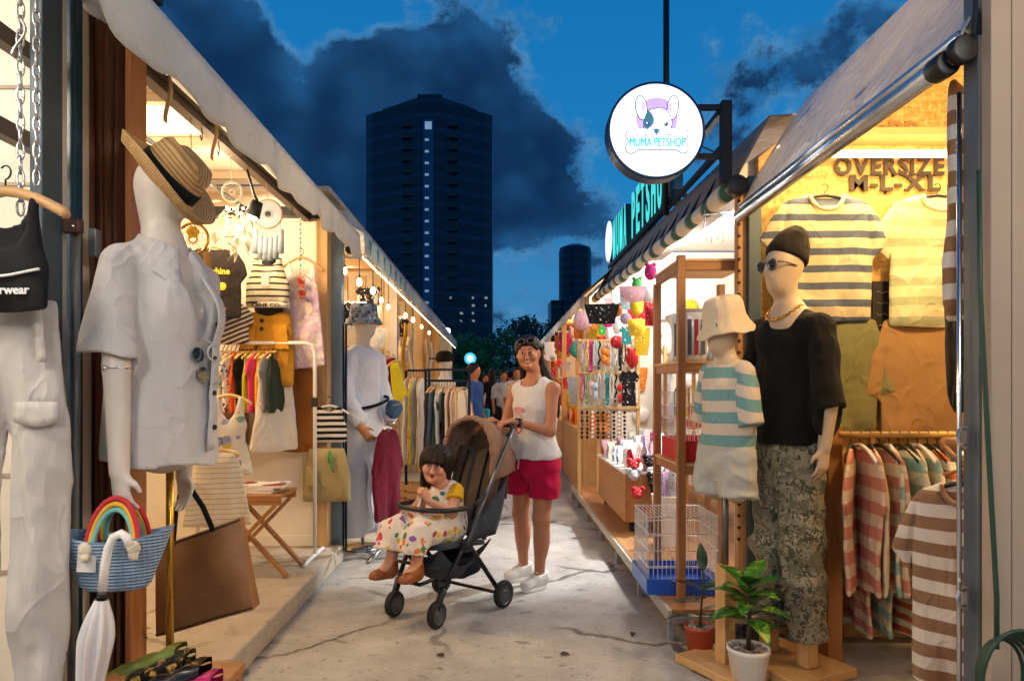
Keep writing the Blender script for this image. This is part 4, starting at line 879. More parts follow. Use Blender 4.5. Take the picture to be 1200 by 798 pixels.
# ================================================================== PEOPLE AND MANNEQUINS
def V3(*a): return np.array(a, float)
def add_head(S, c, Rm, s=1.0, face=True, k=.02, ears=True, jaw=1.0, nose=1.0):
    """head facing local -y around centre c"""
    Rm = np.array(Rm); q = lambda x, y, z: np.array(c)+Rm @ (np.array((x, y, z))*s); rt = Rm.T
    S.ell(q(0, .012, .022), V3(.074, .092, .088)*s, rt, k*s); S.ell(q(0, -.012, -.02), V3(.057, .078, .090)*s, rt, .03*s)
    S.ell(q(0, -.035, -.075), V3(.034*jaw, .042, .036)*s, rt, .04*s)
    if not face:
        S.cap(q(0, -.088, .0), q(0, -.100, -.028), .006*s, .011*s, .03*s); return
    for e in (-1, 1):
        S.ell(q(.044*e, -.066, -.028), V3(.022, .018, .020)*s, rt, .025*s)      # cheeks
        S.ell(q(.031*e, -.093, .006), V3(.019, .014, .011)*s, rt, .012*s, 'cut')  # sockets
        S.ell(q(.031*e, -.076, .005), V3(.0155, .0145, .0125)*s, rt, .006*s)      # eyeballs under lids
        if ears: S.ell(q(.076*e, .012, -.008), V3(.010, .018, .030)*s, rt, .008*s)
        S.ell(q(.010*e, -.100, -.036), V3(.009, .009, .007)*s, rt, .008*s)      # nostrils
    S.cap(q(0, -.086, .012), q(0, -.104*(.97+.03*nose), -.031), .0075*s, .0105*s, .014*s)
    S.ell(q(0, -.082, -.086), V3(.022, .018, .016)*s, rt, .025*s)               # chin
def face_parts(par, c, Rm, s, smile, lip, browc, openm=False):
    Rm = Matrix([list(r) for r in np.array(Rm)]); c = Vector(c); q = lambda x, y, z: c+Rm @ (Vector((x, y, z))*s)
    WE = M('eye_white', '#e9e4de', .25, var=0); IR = M('iris', '#1a0f0a', .15, var=0)
    for e in (-1, 1):
        m = MB(); m.sph(q(.031*e, -.0805, .005), (.0125*s, .0115*s, .0060*s if smile else .0080*s), 14, 8, Rm); o = m.build('eye', WE, par, world=False, smooth=True)
        m = MB(); m.sph(q(.0305*e, -.0895, .0055), (.0058*s, .0035*s, .0058*s), 10, 6, Rm); m.build('iris', IR, o, world=False, smooth=True)
        m = MB(); m.tube([q(.013*e, -.089, .027), q(.030*e, -.0895, .033), q(.047*e, -.077, .028)], [.0020*s, .0026*s, .0012*s], 6); m.build('eyebrow', browc, par, world=False, smooth=True)
        m = MB(); m.tube([q(.015*e, -.0905, .0075), q(.031*e, -.0945, .0135), q(.047*e, -.083, .007)], [.0015*s, .0021*s, .0013*s], 6); m.build('eyelash', browc, par, world=False, smooth=True)
    if smile:
        m = MB(); m.grid(lambda u, v: q((u-.5)*.040, -.0935+.018*abs(2*u-1)**2, -.0505-.0105*v*(1-(2*u-1)**2)+.008*(2*u-1)**2), 12, 3, .003*s); m.build('teeth', M('teeth', '#f3efe6', .2, var=0), par, world=False, smooth=True)
        up = [q((u-.5)*.050, -.0945+.022*abs(2*u-1)**2, -.0485+.0095*(2*u-1)**2) for u in [i/10 for i in range(11)]]
        lo = [q((u-.5)*.048, -.0945+.022*abs(2*u-1)**2, -.0635+.0235*(2*u-1)**2) for u in [i/10 for i in range(11)]]
    else:
        if openm:
            m = MB(); m.sph(q(0, -.090, -.058), (.013*s, .006*s, .010*s), 14, 8, Rm); m.build('mouth', M('mouth_dark', '#3a0f0c', .5, var=0), par, world=False, smooth=True)
        up = [q((u-.5)*.036, -.0955+.014*abs(2*u-1)**2, -.0475-.004*(2*u-1)**2+(-.002 if abs(u-.5) < .1 else 0)) for u in [i/10 for i in range(11)]]
        lo = [q((u-.5)*.034, -.0945+.014*abs(2*u-1)**2, -.0685+.017*(2*u-1)**2) for u in [i/10 for i in range(11)]]
    rr_ = [s*.0042*(.35+.65*math.sin(PI*i/10)) for i in range(11)]
    m = MB(); m.tube(up, rr_, 8); m.tube(lo, [r*1.15 for r in rr_], 8); m.build('lips', lip, par, world=False, smooth=True)
def add_hand(S, w, d, pn, s=1.0, curl=.9, side=1, spread=.12):
    """hand from wrist w along d; pn is the way the palm faces; side +1 puts the thumb on d x pn"""
    d = V3(*d)/np.linalg.norm(d); pn = V3(*pn); pn = pn-d*(pn@d); pn /= np.linalg.norm(pn); x = np.cross(d, pn)*side; w = V3(*w)
    S.cap(w, w+d*.045*s, .024*s, .028*s, .02*s, pn, 1.7); S.cap(w+d*.04*s, w+d*.075*s, .034*s, .036*s, .015*s, pn, 2.1)
    for i, (o, L) in enumerate(((.027, .88), (.009, 1.0), (-.009, .95), (-.026, .76))):
        b = w+d*.082*s+x*o*s; ang = 0; p = b-d*.012*s
        dd = d+x*o*spread*14*s*0+x*(o/.03)*spread
        for j, l in enumerate((.040, .027, .020)):
            ang += curl*(.55 if j == 0 else .62); v = dd*math.cos(ang)+pn*math.sin(ang); v /= np.linalg.norm(v); n_ = p+v*l*L*s
            S.cap(p, n_, (.0095-.0008*j)*s, (.0088-.001*j)*s, .005*s); p = n_
    p = w+d*.022*s+x*.022*s+pn*.004*s; v = d*.6+x*.75+pn*.35*curl; v /= np.linalg.norm(v); n_ = p+v*.038*s; S.cap(p, n_, .013*s, .0105*s, .012*s)
    v = d*.85+x*.25+pn*.6*curl; v /= np.linalg.norm(v); S.cap(n_, n_+v*.030*s, .0102*s, .0085*s, .006*s)
# ------------------------------------------------------------------ the woman
SKIN = skin('skin_woman', '#b98160'); SKINC = skin('skin_child', '#c9977a'); LIP = M('lips', '#8f4038', .4, var=.05)
HAIR = hairmat('black_hair', '#0b0807', '#2a1c15')
wz = R(-38); WL = Vector((.235, 4.30, 0))
wm = thing('person', 'smiling woman in a white sleeveless top and pink shorts, sunglasses pushed up on her hair', 'person', WL, wz)
iw = np.array(Matrix.Rotation(-wz, 3, 'Z'))
def wl(v): return iw @ (np.array(v, float)-np.array(WL))
HB = wl((.02, 4.06, 1.035)); HB2 = wl((-.10, 4.15, 1.035))
foot_l, foot_r = wl((.262, 4.26, 0)), wl((.172, 4.47, 0))
hd = V3(-.012, -.040, 1.468); hyaw = R(26); HR = np.array(rotm(hyaw, R(-5), R(4)))
S = SDF((-.36, -.5, -.01), (.36, .32, 1.60), .0055)
n_ = (0, 1, 0)
shl, shr = V3(.143, 0, 1.245), V3(-.143, 0, 1.245)
S.cap((0, .005, 1.20), (0, 0, 1.03), .128, .108, .05, n_, 1.35); S.cap((0, 0, 1.03), (0, .01, .83), .105, .142, .05, n_, 1.3)
S.cap((0, .012, 1.23), (0, -.008, 1.37), .046, .043, .03); S.cap(shl, shr, .043, .043, .04)
el_l, wr_l = wl((.325, 4.13, .99)), HB+np.array(iw @ V3(.075, .035, .018)); el_r, wr_r = V3(-.215, -.03, .99), HB2+np.array(iw @ V3(.07, .045, .018))
for sh_, e_, w_ in ((shl, el_l, wr_l), (shr, el_r, wr_r)):
    S.cap(sh_, e_, .0385, .032, .03); S.cap(e_, w_, .032, .0215, .02)
hl, hr_ = V3(.078, .01, .80), V3(-.078, .01, .80)
kl, kr = V3(foot_l[0]*.55+.045, foot_l[1]*.5-.015, .44), V3(foot_r[0]*.55-.04, foot_r[1]*.5-.02, .44)
al, ar = V3(foot_l[0], foot_l[1]+.01, .085), V3(foot_r[0], foot_r[1]+.01, .085)
for h_, k_, a_ in ((hl, kl, al), (hr_, kr, ar)):
    S.cap(h_, k_, .080, .051, .04); S.cap(k_, a_+V3(0, 0, .0), .049, .031, .03); S.ell((k_*.68+a_*.32)+V3(0, .022, 0), (.042, .044, .115), None, .04); S.cap(a_, a_-V3(0, .05, .035), .031, .020, .02)
add_head(S, hd, HR, .89)
for w_, tgt, sd in ((wr_l, HB, -1), (wr_r, HB2, -1)):
    add_hand(S, w_, (tgt-w_)+V3(0, 0, .006), (0, 0, -1), .88, .75, sd)
S.mesh('body', SKIN, wm, it=1)
face_parts(wm, hd, HR, .89, True, LIP, HAIR)
# top
T = SDF((-.3, -.24, .74), (.3, .26, 1.36), .0065)
T.cap((0, .005, 1.20), (0, 0, 1.03), .140, .128, .05, n_, 1.30); T.cap((0, 0, 1.03), (0, .008, .84), .128, .172, .05, n_, 1.22); T.cap(V3(.128, .003, 1.243), V3(-.128, .003, 1.243), .050, .050, .03); T.ell((0, -.05, 1.13), (.115, .07, .07), None, .04)
T.cap((0, .012, 1.27), (0, -.03, 1.42), .058, .080, .01, op='cut'); T.ell((0, -.07, 1.30), (.066, .07, .040), None, .01, 'cut')
T.plane((0, 0, .815), (0, .06, -1), .008)
T.disp(lambda X, Y, Z: .004*np.sin(30*X+9*Z+12*Y+2)*np.clip((1.2-Z)/.3, 0, 1)+.003*np.sin(26*Z+14*X+9*Y))
for sx in (.192, -.192): T.ell((sx, 0, 1.215), (.034, .08, .095), None, .01, 'cut')
WT, t, b = newmat('white_printed_top'); o = t.tc(); x, y, z = t.sep(o); nz = t.noise(o, 40, 3)
def blob(cx, cz, rx, rz): return t.m('LESS_THAN', t.m('POWER', (x-cx)/rx, 2)+t.m('POWER', (z-cz)/rz, 2)+(nz-.5)*.7, 1)
fr_ = t.m('LESS_THAN', y, 0); c = t.mix(0, (.68, .65, .61), (.68, .65, .61))
for cx, cz, rx, rz, cc in ((-.035, 1.115, .055, .020, '#cf8d8c'), (-.04, 1.055, .040, .042, '#d9a19c'), (-.04, 1.062, .022, .020, '#f0e6de'), (-.035, 1.00, .034, .030, '#bb4a50'), (-.035, .998, .015, .018, '#e6b8b0'), (-.07, 1.03, .013, .03, '#c9686a')): c = t.mix(blob(cx, cz, rx, rz)*fr_*.9, c, hx(cc))
t.put(b.inputs['Base Color'], c); clothbump(t, o, b, .9); T.crease(.008, (11, 11, 5), 31, hi=1.20); T.mesh('sleeveless_top', WT, wm)
# shorts
T = SDF((-.3, -.22, .52), (.3, .26, .92), .0065)
T.cap((0, .008, .9), (0, .01, .80), .122, .148, .04, n_, 1.28)
for h_, k_ in ((hl, kl), (hr_, kr)): T.cap(h_+V3(.004*np.sign(h_[0]), 0, 0), h_*.35+k_*.65+V3(.016*np.sign(h_[0]), 0, 0), .090, .092, .012)
T.ell((0, 0, .57), (.016, .3, .10), None, .012, 'cut')
T.plane((0, 0, .575), (0, 0, -1), .008); T.plane((0, 0, .875), (0, 0, 1), .008)
T.disp(lambda X, Y, Z: .005*np.sin(40*X+6*Z)*np.clip((.85-Z)/.2, 0, 1)+.004*np.sin(50*Z+20*X))
T.crease(.009, (12, 12, 9), 37, hi=.80); T.mesh('shorts', cloth('pink_shorts', '#b8123f', .12, .9), wm)
m = MB(); m.tube([(-.045, -.135, .82), (-.05, -.14, .78), (-.046, -.143, .74)], .004, 6); m.tube([(-.02, -.135, .82), (-.018, -.14, .79), (-.022, -.143, .755)], .004, 6); m.build('drawstring', cloth('white_top', '#d9d4cf'), wm, world=False, smooth=True)
# shoes
SHOE = M('white_leather', '#d5d2cc', .5, var=.06, vs=20, bump=.1); SOLE = M('shoe_sole', '#e6e3dd', .6)
def shoe(a, par, yaw=0, s=1.0, mat=SHOE, sole=SOLE, world_off=None, name='shoe'):
    rz = np.array(rotm(yaw)); q = lambda x, y, z: np.array(a)+rz @ (V3(x, y, z)*s)
    T = SDF(np.array(a)-.22*s-.02, np.array(a)+.22*s, .005); T.cap(q(0, .03, .010), q(0, -.125, .0), .041*s, .036*s, .03); T.cap(q(0, .022, .05), q(0, -.03, .035), .041*s, .038*s, .03)
    T.plane(q(0, 0, -.028), (0, 0, -1), .006); T.plane(q(0, 0, .058), rz @ V3(0, -.22, 1), .006)
    o = T.mesh(name, mat, par)
    m = MB(); pl = [(.034*math.cos(t_), -.05-.0*t_+.115*math.sin(t_)+.012) for t_ in [2*PI*i/24 for i in range(24)]]
    m.prism([(x*1.12*s, (y*.92-.008)*s) for x, y in pl], Vector(q(0, 0, -.042)), Vector(rz @ V3(1, 0, 0)), Vector(rz @ V3(0, 1, 0)), .024*s); m.build('sole', sole, o, world=False, bevel=.004)
    m = MB()
    for i in range(4): m.tube([q(-.018, -.035-.018*i, .062-.010*i), q(0, -.040-.018*i, .069-.010*i), q(.018, -.035-.018*i, .062-.010*i)], .0035*s, 6)
    m.build('lace', sole, o, world=False, smooth=True)
shoe((al[0], al[1], .043), wm, R(-8)); shoe((ar[0], ar[1], .043), wm, R(-14))
# hair
T = SDF((-.2, -.2, 1.05), (.2, .2, 1.62), .006); q = lambda x, y, z: hd+HR @ (V3(x, y, z)*.90)
T.ell(q(0, .020, .026), (.082, .096, .092), HR.T, .02); T.ell(q(0, .06, -.03), (.066, .055, .09), HR.T, .03)
T.ell(q(0, -.090, -.022), (.062, .085, .072), HR.T, .012, 'cut')
for e in (-1, 1): T.ell(q(.08*e, -.02, -.03), (.024, .034, .05), HR.T, .01, 'cut')
T.cap(q(.045, .065, -.05), V3(.085, .105, 1.20), .042, .036, .03); T.cap(V3(.085, .105, 1.20), V3(.10, .118, 1.07), .036, .014, .02); T.cap(q(-.05, .06, -.05), V3(-.10, .07, 1.21), .036, .022, .03)
T.disp(lambda X, Y, Z: .002*np.sin(150*X+40*Y+8*np.sin(9*Z)))
T.mesh('hair', HAIR, wm)
def sunglasses(par, c, Rm, s=1.0, pos=(0, -.07, .075), tilt=-.5, frame=None, lens=None, name='sunglasses', world=False):
    Rm = Matrix([list(r) for r in np.array(Rm)]); tl = Matrix.Rotation(tilt, 3, 'X'); c = Vector(c)+Rm @ (Vector(pos)*s); q = lambda x, y, z: c+Rm @ (tl @ (Vector((x, y, z))*s)); m = MB()
    frame = frame or M('frame_tan', '#6b4a35', .3); lens = lens or M('dark_lens', '#0b0b0d', .08, var=0)
    for e in (-1, 1):
        m.tube([q(.034*e+.027*math.cos(a), -.004*abs(math.cos(a)), .022*math.sin(a)) for a in [2*PI*i/18 for i in range(18)]], .0035*s, 6, True)
        m.tube([q(.062*e, .0, .008), q(.076*e, .03, .008), q(.078*e, .10, -.004)], .003*s, 6)
    m.tube([q(-.008, -.003, .006), q(0, -.005, .010), q(.008, -.003, .006)], .0035*s, 6)
    o = m.build(name, frame, par, world=world, smooth=True)
    for e in (-1, 1):
        m = MB(); m.lathe([(.026, -.001), (.026, .001)], q(.034*e, -.001, 0), 18, Rm @ tl @ rotm(0, 0, R(90)), sx=s, sy=.82*s); m.build('lens', lens, o, world=world)
    return o
sunglasses(wm, hd, HR, .89, (0, -.070, .086), R(-38))
m = MB(); a = V3(*wr_l)+.18*(el_l-wr_l); dv = Vector((el_l-wr_l)).normalized(); m.lathe([(.0265, -.011), (.029, -.008), (.029, .008), (.0265, .011)], a, 18, dv.to_track_quat('Z', 'Y').to_matrix(), cap=False); m.obox(a+V3(0, -.012, .026), (.026, .03, .008), rotm(R(20))); m.build('watch', BLACKP, wm, world=False, smooth=True)
m = MB(); m.tube([(.05*math.sin(t_)*1.2, -.045-.045*math.cos(t_), 1.305-.06*max(0, math.cos(t_))) for t_ in [-1.5+3*i/12 for i in range(13)]], .0022, 6); m.build('necklace', M('gold', '#c99b45', .25, .9), wm, world=False, smooth=True)

# ------------------------------------------------------------------ stroller and child (local frame: forward is -y)
sz_ = R(-36.87); SL = Vector((-.29, 3.85, 0)); fv = Vector((math.sin(sz_), -math.cos(sz_), 0))
FR = M('stroller_frame', '#24262b', .4, .5, var=.1); TYRE = M('tyre', '#1c1c1d', .8, bump=.2, bs=90); RIM = M('wheel_grey', '#45474b', .5, var=.1)
SEATC = cloth('seat_cloth', '#3b4149', .12, .7); HOODC = cloth('hood_taupe', '#8b6d5a', .1, 1.5); HOODI = cloth('hood_inner', '#51463d', .12, .7); STRAP = cloth('black_strap', '#15151a', .1)
st = thing('stroller', 'black framed stroller with brown hood and dark seat, carrying the child', 'stroller', SL, sz_)
def wheel(x, y, r, w, name, twin=False, yaw=0):
    Rz = rotm(yaw); o = None; m = MB(); prof = [(r*.72, -w/2), (r*.93, -w/2), (r, -w/4), (r, w/4), (r*.93, w/2), (r*.72, w/2)]
    rt = Rz @ rotm(0, R(90)); m.lathe(prof, (x, y, r), 28, rt, cap=False); o = m.build(name, TYRE, st, world=False, smooth=True)
    m = MB(); m.lathe([(.001, -w*.42), (r*.3, -w*.46), (r*.34, -w*.34), (r*.68, -w*.30), (r*.74, -w*.48), (r*.74, w*.48), (r*.68, w*.30), (r*.34, w*.34), (r*.3, w*.46), (.001, w*.42)], (x, y, r), 28, rt); m.build('rim', RIM, o, world=False)
    return o
for e in (-1, 1):
    wheel(.155*e, -.245, .070, .038, 'front_wheel', yaw=R(8)); wheel(.235*e, .235, .078, .036, 'rear_wheel')
    m = MB(); m.tube([(.155*e, -.245, .07), (.16*e, -.235, .13), (.165*e, -.20, .20)], [.013, .019, .02], 10); m.build('front_fork', FR, st, world=False, smooth=True)
    m = MB(); m.tube([(.165*e, -.215, .17), (.19*e, -.07, .40)], .0135, 10); m.build('front_leg_tube', FR, st, world=False, smooth=True)
    m = MB(); m.tube([(.205*e, .225, .10), (.195*e, -.03, .405)], .0135, 10); m.build('rear_leg_tube', FR, st, world=False, smooth=True)
    m = MB(); m.obox((.195*e, -.045, .40), (.03, .085, .07)); m.build('side_joint', BLACKP, st, world=False, bevel=.012)
    m = MB(); m.tube([(.20*e, -.06, .40), (.205*e, .12, .66), (.215*e, .30, .93), (.215*e, .36, 1.01)], .012, 10); m.build('handle_tube', M('tube_grey', '#6d7177', .35, .8), st, world=False, smooth=True)
    m = MB(); m.tube([(.19*e, -.03, .42), (.20*e, -.02, .60), (.205*e, .10, .66)], .009, 8); m.build('arm_tube', FR, st, world=False, smooth=True)
m = MB(); m.tube([(-.235, .235, .078), (.235, .235, .078)], .010, 10); m.build('rear_axle', FR, st, world=False, smooth=True)
m = MB(); m.tube([(-.215, .36, 1.01), (-.20, .385, 1.03), (-.1, .39, 1.035), (.1, .39, 1.035), (.20, .385, 1.03), (.215, .36, 1.01)], .015, 12); m.build('handlebar', BLACKP, st, world=False, smooth=True)
m = MB(); m.tube([(-.20, -.02, .60), (-.17, -.20, .605), (-.09, -.27, .61), (.09, -.27, .61), (.17, -.20, .605), (.20, -.02, .60)], .014, 10); m.build('bumper_bar', BLACKP, st, world=False, smooth=True)
m = MB(); m.grid(lambda u, v: ((u-.5)*.34, -.22+.36*v, .415+.02*(2*u-1)**2-.035*v), 10, 10, .03); m.build('seat', SEATC, st, world=False, smooth=True)
m = MB(); m.grid(lambda u, v: ((u-.5)*.34, .13+.20*v+.03*math.cos((2*u-1)*1.5), .40+.50*v), 10, 12, .02); m.build('backrest', HOODI, st, world=False, smooth=True)
for e in (-1, 1):
    m = MB(); m.grid(lambda u, v: (.175*e+.012*e*math.sin(PI*v), -.06+.30*u+.11*v, .41+.30*v*(.3+.7*u)), 8, 6, .008); m.build('side_panel', SEATC, st, world=False, smooth=True)
    m = MB(); m.tube([(.08*e, .145, .50), (.08*e, .23, .72), (.075*e, .305, .88)], .011, 4); m.build('harness_strap', STRAP, st, world=False)
# hood: fabric swept between the rim bow and the back bow
def hood(u, v):
    ph = R(-82+78*u); wdt = .188+.010*math.sin(PI*u); L = .345+.012*abs(math.sin(PI*u*3))
    th = PI*v; d_ = (math.sin(ph), math.cos(ph))
    cx = math.copysign(abs(math.cos(th))**.75, math.cos(th)); sz = math.sin(th)**.62
    pr_ = .008*math.sin(u*26+3*math.sin(th*2))*(1 if u < .35 or u > .8 else .4)
    return (wdt*cx, .19+d_[0]*(L+pr_)*sz*-1*(-1 if False else 1), .725+d_[1]*(L+pr_)*sz)
m = MB(); m.grid(lambda u, v: hood(u, v), 36, 36, .008); m.build('hood', HOODC, st, world=False, smooth=True)
m = MB(); rim = [Vector(hood(1.0, i/40)) for i in range(41)]; m.tube(rim, [.016+.004*math.sin(i*1.9) for i in range(41)], 8); m.build('hood_rim', HOODC, st, world=False, smooth=True)
m = MB(); m.grid(lambda u, v: ((u-.5)*.36*(1-.35*v**3), .34+.05*v-.02*math.cos((2*u-1)*1.4), .60+.36*v), 10, 8, .006); m.build('hood_back', HOODI, st, world=False, smooth=True)
m = MB(); m.grid(lambda u, v: ((u-.5)*.30, -.20+.42*v, .20+.10*(2*u-1)**2+.11*(2*v-1)**2-.02+.008*math.sin(9*u+7*v)), 14, 14, .008); m.build('basket', SEATC, st, world=False, smooth=True)
m = MB(); m.tube([(-.15, -.22, .30), (.15, -.22, .30)], .01, 8); m.tube([(-.13, -.235, .25), (-.07, -.28, .22), (.07, -.28, .22), (.13, -.235, .25)], .011, 8); m.build('footrest', BLACKP, st, world=False, smooth=True)
bg_ = SDF((-.15, -.05, .14), (.17, .26, .42), .008); bg_.ell((.03, .09, .265), (.13, .12, .09), None, .03); bg_.disp(lambda X, Y, Z: .008*np.sin(38*X+12*Z)*np.cos(31*Z+20*Y)); o = bg_.mesh('folded_bag', cloth('navy_bag', '#20242c', .15, 1.2), None, (0, 0, 0))
o.location = SL; o.rotation_euler = (0, 0, sz_); tag(o, 'dark crumpled bag lying in the basket under the stroller seat', 'bag')
# child
CL = SL+Vector((0, 0, 0)); CL = SL+fv*.045; ch = thing('person', 'small girl with black fringe sitting in the stroller in a white patterned dress', 'person', CL, sz_)
S = SDF((-.26, -.42, .22), (.26, .24, .99), .005)
chd = V3(-.012, -.02, .825); CR = np.array(rotm(R(30), R(7), R(3))); shl, shr = V3(.098, .03, .685), V3(-.098, .03, .685)
S.cap((0, .04, .65), (0, .04, .50), .090, .098, .04, n_, 1.25); S.cap((0, .03, .68), (0, .01, .77), .036, .034, .03); S.cap(shl, shr, .034, .034, .03)
add_head(S, chd, CR, .88, jaw=.95, nose=.8)
hands = V3(.035, -.215, .685)
elb = {1: V3(.135, -.05, .575), -1: V3(-.10, -.085, .585)}
for e, sh_ in ((1, shl), (-1, shr)):
    w_ = hands+V3(.028*e+.01, .045, -.035); S.cap(sh_, elb[e], .033, .027, .02); S.cap(elb[e], w_, .027, .019, .015)
    add_hand(S, w_, (-.3*e, -.35, .75), (-e, .0, .15), .62, .55, 1 if e < 0 else -1)
ank = {}
for e in (1, -1):
    h_ = V3(.062*e, .03, .48); k_ = V3(.085*e-.01, -.24, .485); a_ = V3(.075*e-.015, -.285+(.03 if e > 0 else -.01), .315); ank[e] = a_
    S.cap(h_, k_, .062, .046, .03); S.cap(k_, a_, .043, .028, .02); S.cap(a_, a_-V3(0, .05, .02), .03, .026, .02)
S.mesh('body', SKINC, ch)
face_parts(ch, chd, CR, .88, False, M('lips_child', '#a5544c', .45, var=.05), HAIR, True)
DRESS = blotch('girl_dress', '#ddd3c8', ['#d6a21e', '#c9667e', '#3f7d5c', '#d8792e', '#8a5aa0', '#d8c23a', '#b5475a'], 24, .62, 1.0)
T = SDF((-.26, -.40, .36), (.26, .2, .75), .006)
T.cap((0, .04, .645), (0, .035, .50), .104, .128, .04, n_, 1.15); T.cap(shl*.92, shr*.92, .040, .040, .03)
for e in (1, -1): T.cap(V3(.06*e, .02, .485), V3(.085*e-.01, -.25, .49), .09, .072, .05); T.cap(V3(.085*e-.01, -.25, .49), V3(.085*e-.012, -.30, .40), .07, .075, .04)
T.cap((0, .03, .69), (0, -.02, .80), .044, .07, .01, op='cut'); T.plane((0, -.3, .395), (0, -.15, -1), .008)
T.disp(lambda X, Y, Z: .005*np.sin(46*X+20*Y)+.004*np.sin(38*Y+22*Z+9*X))
T.crease(.008, (14, 14, 10), 41, hi=.62); T.mesh('dress', DRESS, ch)
YEL = cloth('yellow_sleeve', '#d9ab1c')
for e, sh_ in ((1, shl), (-1, shr)):
    T = SDF(np.minimum(sh_, elb[e])-.07, np.maximum(sh_, elb[e])+.07, .005); T.cap(sh_, sh_*.5+elb[e]*.5, .042, .050, .02); dn = elb[e]-sh_; T.plane(sh_*.58+elb[e]*.42, dn, .006); T.disp(lambda X, Y, Z: .003*np.sin(90*X+60*Y)); T.mesh('sleeve', YEL, ch)
m = MB(); m.lathe([(.112, -.006), (.116, 0), (.112, .006)], (0, .035, .555), 26, sy=.84, cap=False); m.build('waist_ribbon', STRAP, ch, world=False, smooth=True)
T = SDF((-.2, -.2, .62), (.2, .22, 1.0), .0055); q = lambda x, y, z: chd+CR @ (V3(x, y, z)*.88)
T.ell(q(0, .015, .028), (.083, .100, .090), CR.T, .02); T.cap(q(-.055, .045, .0), q(-.062, .055, -.16), .042, .030, .03); T.cap(q(.055, .045, .0), q(.066, .05, -.20), .042, .030, .03); T.cap(q(0, .06, 0), q(0, .07, -.19), .06, .045, .03)
T.cap(q(-.074, -.015, .0), q(-.074, -.012, -.10), .018, .012, .02); T.cap(q(.076, .005, .0), q(.078, .02, -.10), .016, .012, .02)
T.ell(q(0, -.10, -.035), (.058, .060, .074), CR.T, .012, 'cut')
for i in range(7): x_ = -.051+.017*i; T.cap(q(x_*.85, -.055, .085), q(x_, -.0905+.30*x_*x_*8, .032+.004*math.sin(i*2)), .015, .010, .012)
T.disp(lambda X, Y, Z: .0022*np.sin(230*X+70*Y+6*np.sin(12*Z))); T.mesh('hair', HAIR, ch)
def strands(par, c, Rm, s_, n, seed, L0, fringe):
    rs = random.Random(seed); m = MB(); Rm = Matrix([list(r) for r in np.array(Rm)]); c = Vector(c)
    for k in range(n):
        a = R(rs.uniform(-150, 150)) if not fringe else R(rs.uniform(-165, 165)); dx, dy = math.sin(a), math.cos(a); fr = dy < -.15
        if fr and not fringe: continue
        ln = (.012 if fr else L0)*rs.uniform(.85, 1.15); pts = []
        for i in range(7):
            u = i/6; th = R(8+92*min(1, u*1.35)); r_ = (.089+.004*rs.random()) if not fr else .088
            p = Vector((dx*r_*math.sin(th), .015+dy*(r_+.016)*math.sin(th), .028+.094*math.cos(th))); 
            if u > .74: p.z -= (u-.74)/.26*ln
            p.x += .004*math.sin(u*5+k); pts.append(c+Rm @ (p*s_))
        m.tube(pts, [.0022*s_*(1-.75*(i/6)**2) for i in range(7)], 4)
    m.build('hair_strands', HAIR, par, world=False, smooth=True, kind='stuff')
strands(ch, chd, CR, .88, 260, 5, .15, True); strands(wm, hd, HR, .90, 200, 9, .05, False)
BOOT = M('tan_boot', '#8a4a20', .45, var=.15, vs=15, bump=.15, bs=60)
for e in (1, -1):
    a_ = ank[e]; T = SDF(a_-.17, a_+.12, .005); T.cap(a_+V3(0, .01, .02), a_-V3(0, .0, .03), .036, .036, .02); T.cap(a_-V3(0, .0, .035), a_-V3(-.012*e, .095, .05), .037, .036, .03); T.plane(a_-V3(0, 0, .072), (0, -.1, -1), .006); T.plane(a_+V3(0, 0, .02), (0, 0, 1), .006); T.mesh('boot', BOOT, ch)
# toy handkerchief in her hands
m = MB(); m.grid(lambda u, v: (hands[0]+(u-.5)*.03*(1+v*1.2)+.006*math.sin(v*9), hands[1]+.005+.015*math.sin(v*4+u*3), hands[2]-.005-.15*v), 5, 10, .003); o = m.build('handkerchief', cloth('white_top', '#d9d4cf'), None, loc=(0, 0, 0), smooth=True); o.location = CL; o.rotation_euler = (0, 0, sz_); tag(o, 'white cloth held in both hands by the girl in the stroller', 'handkerchief')

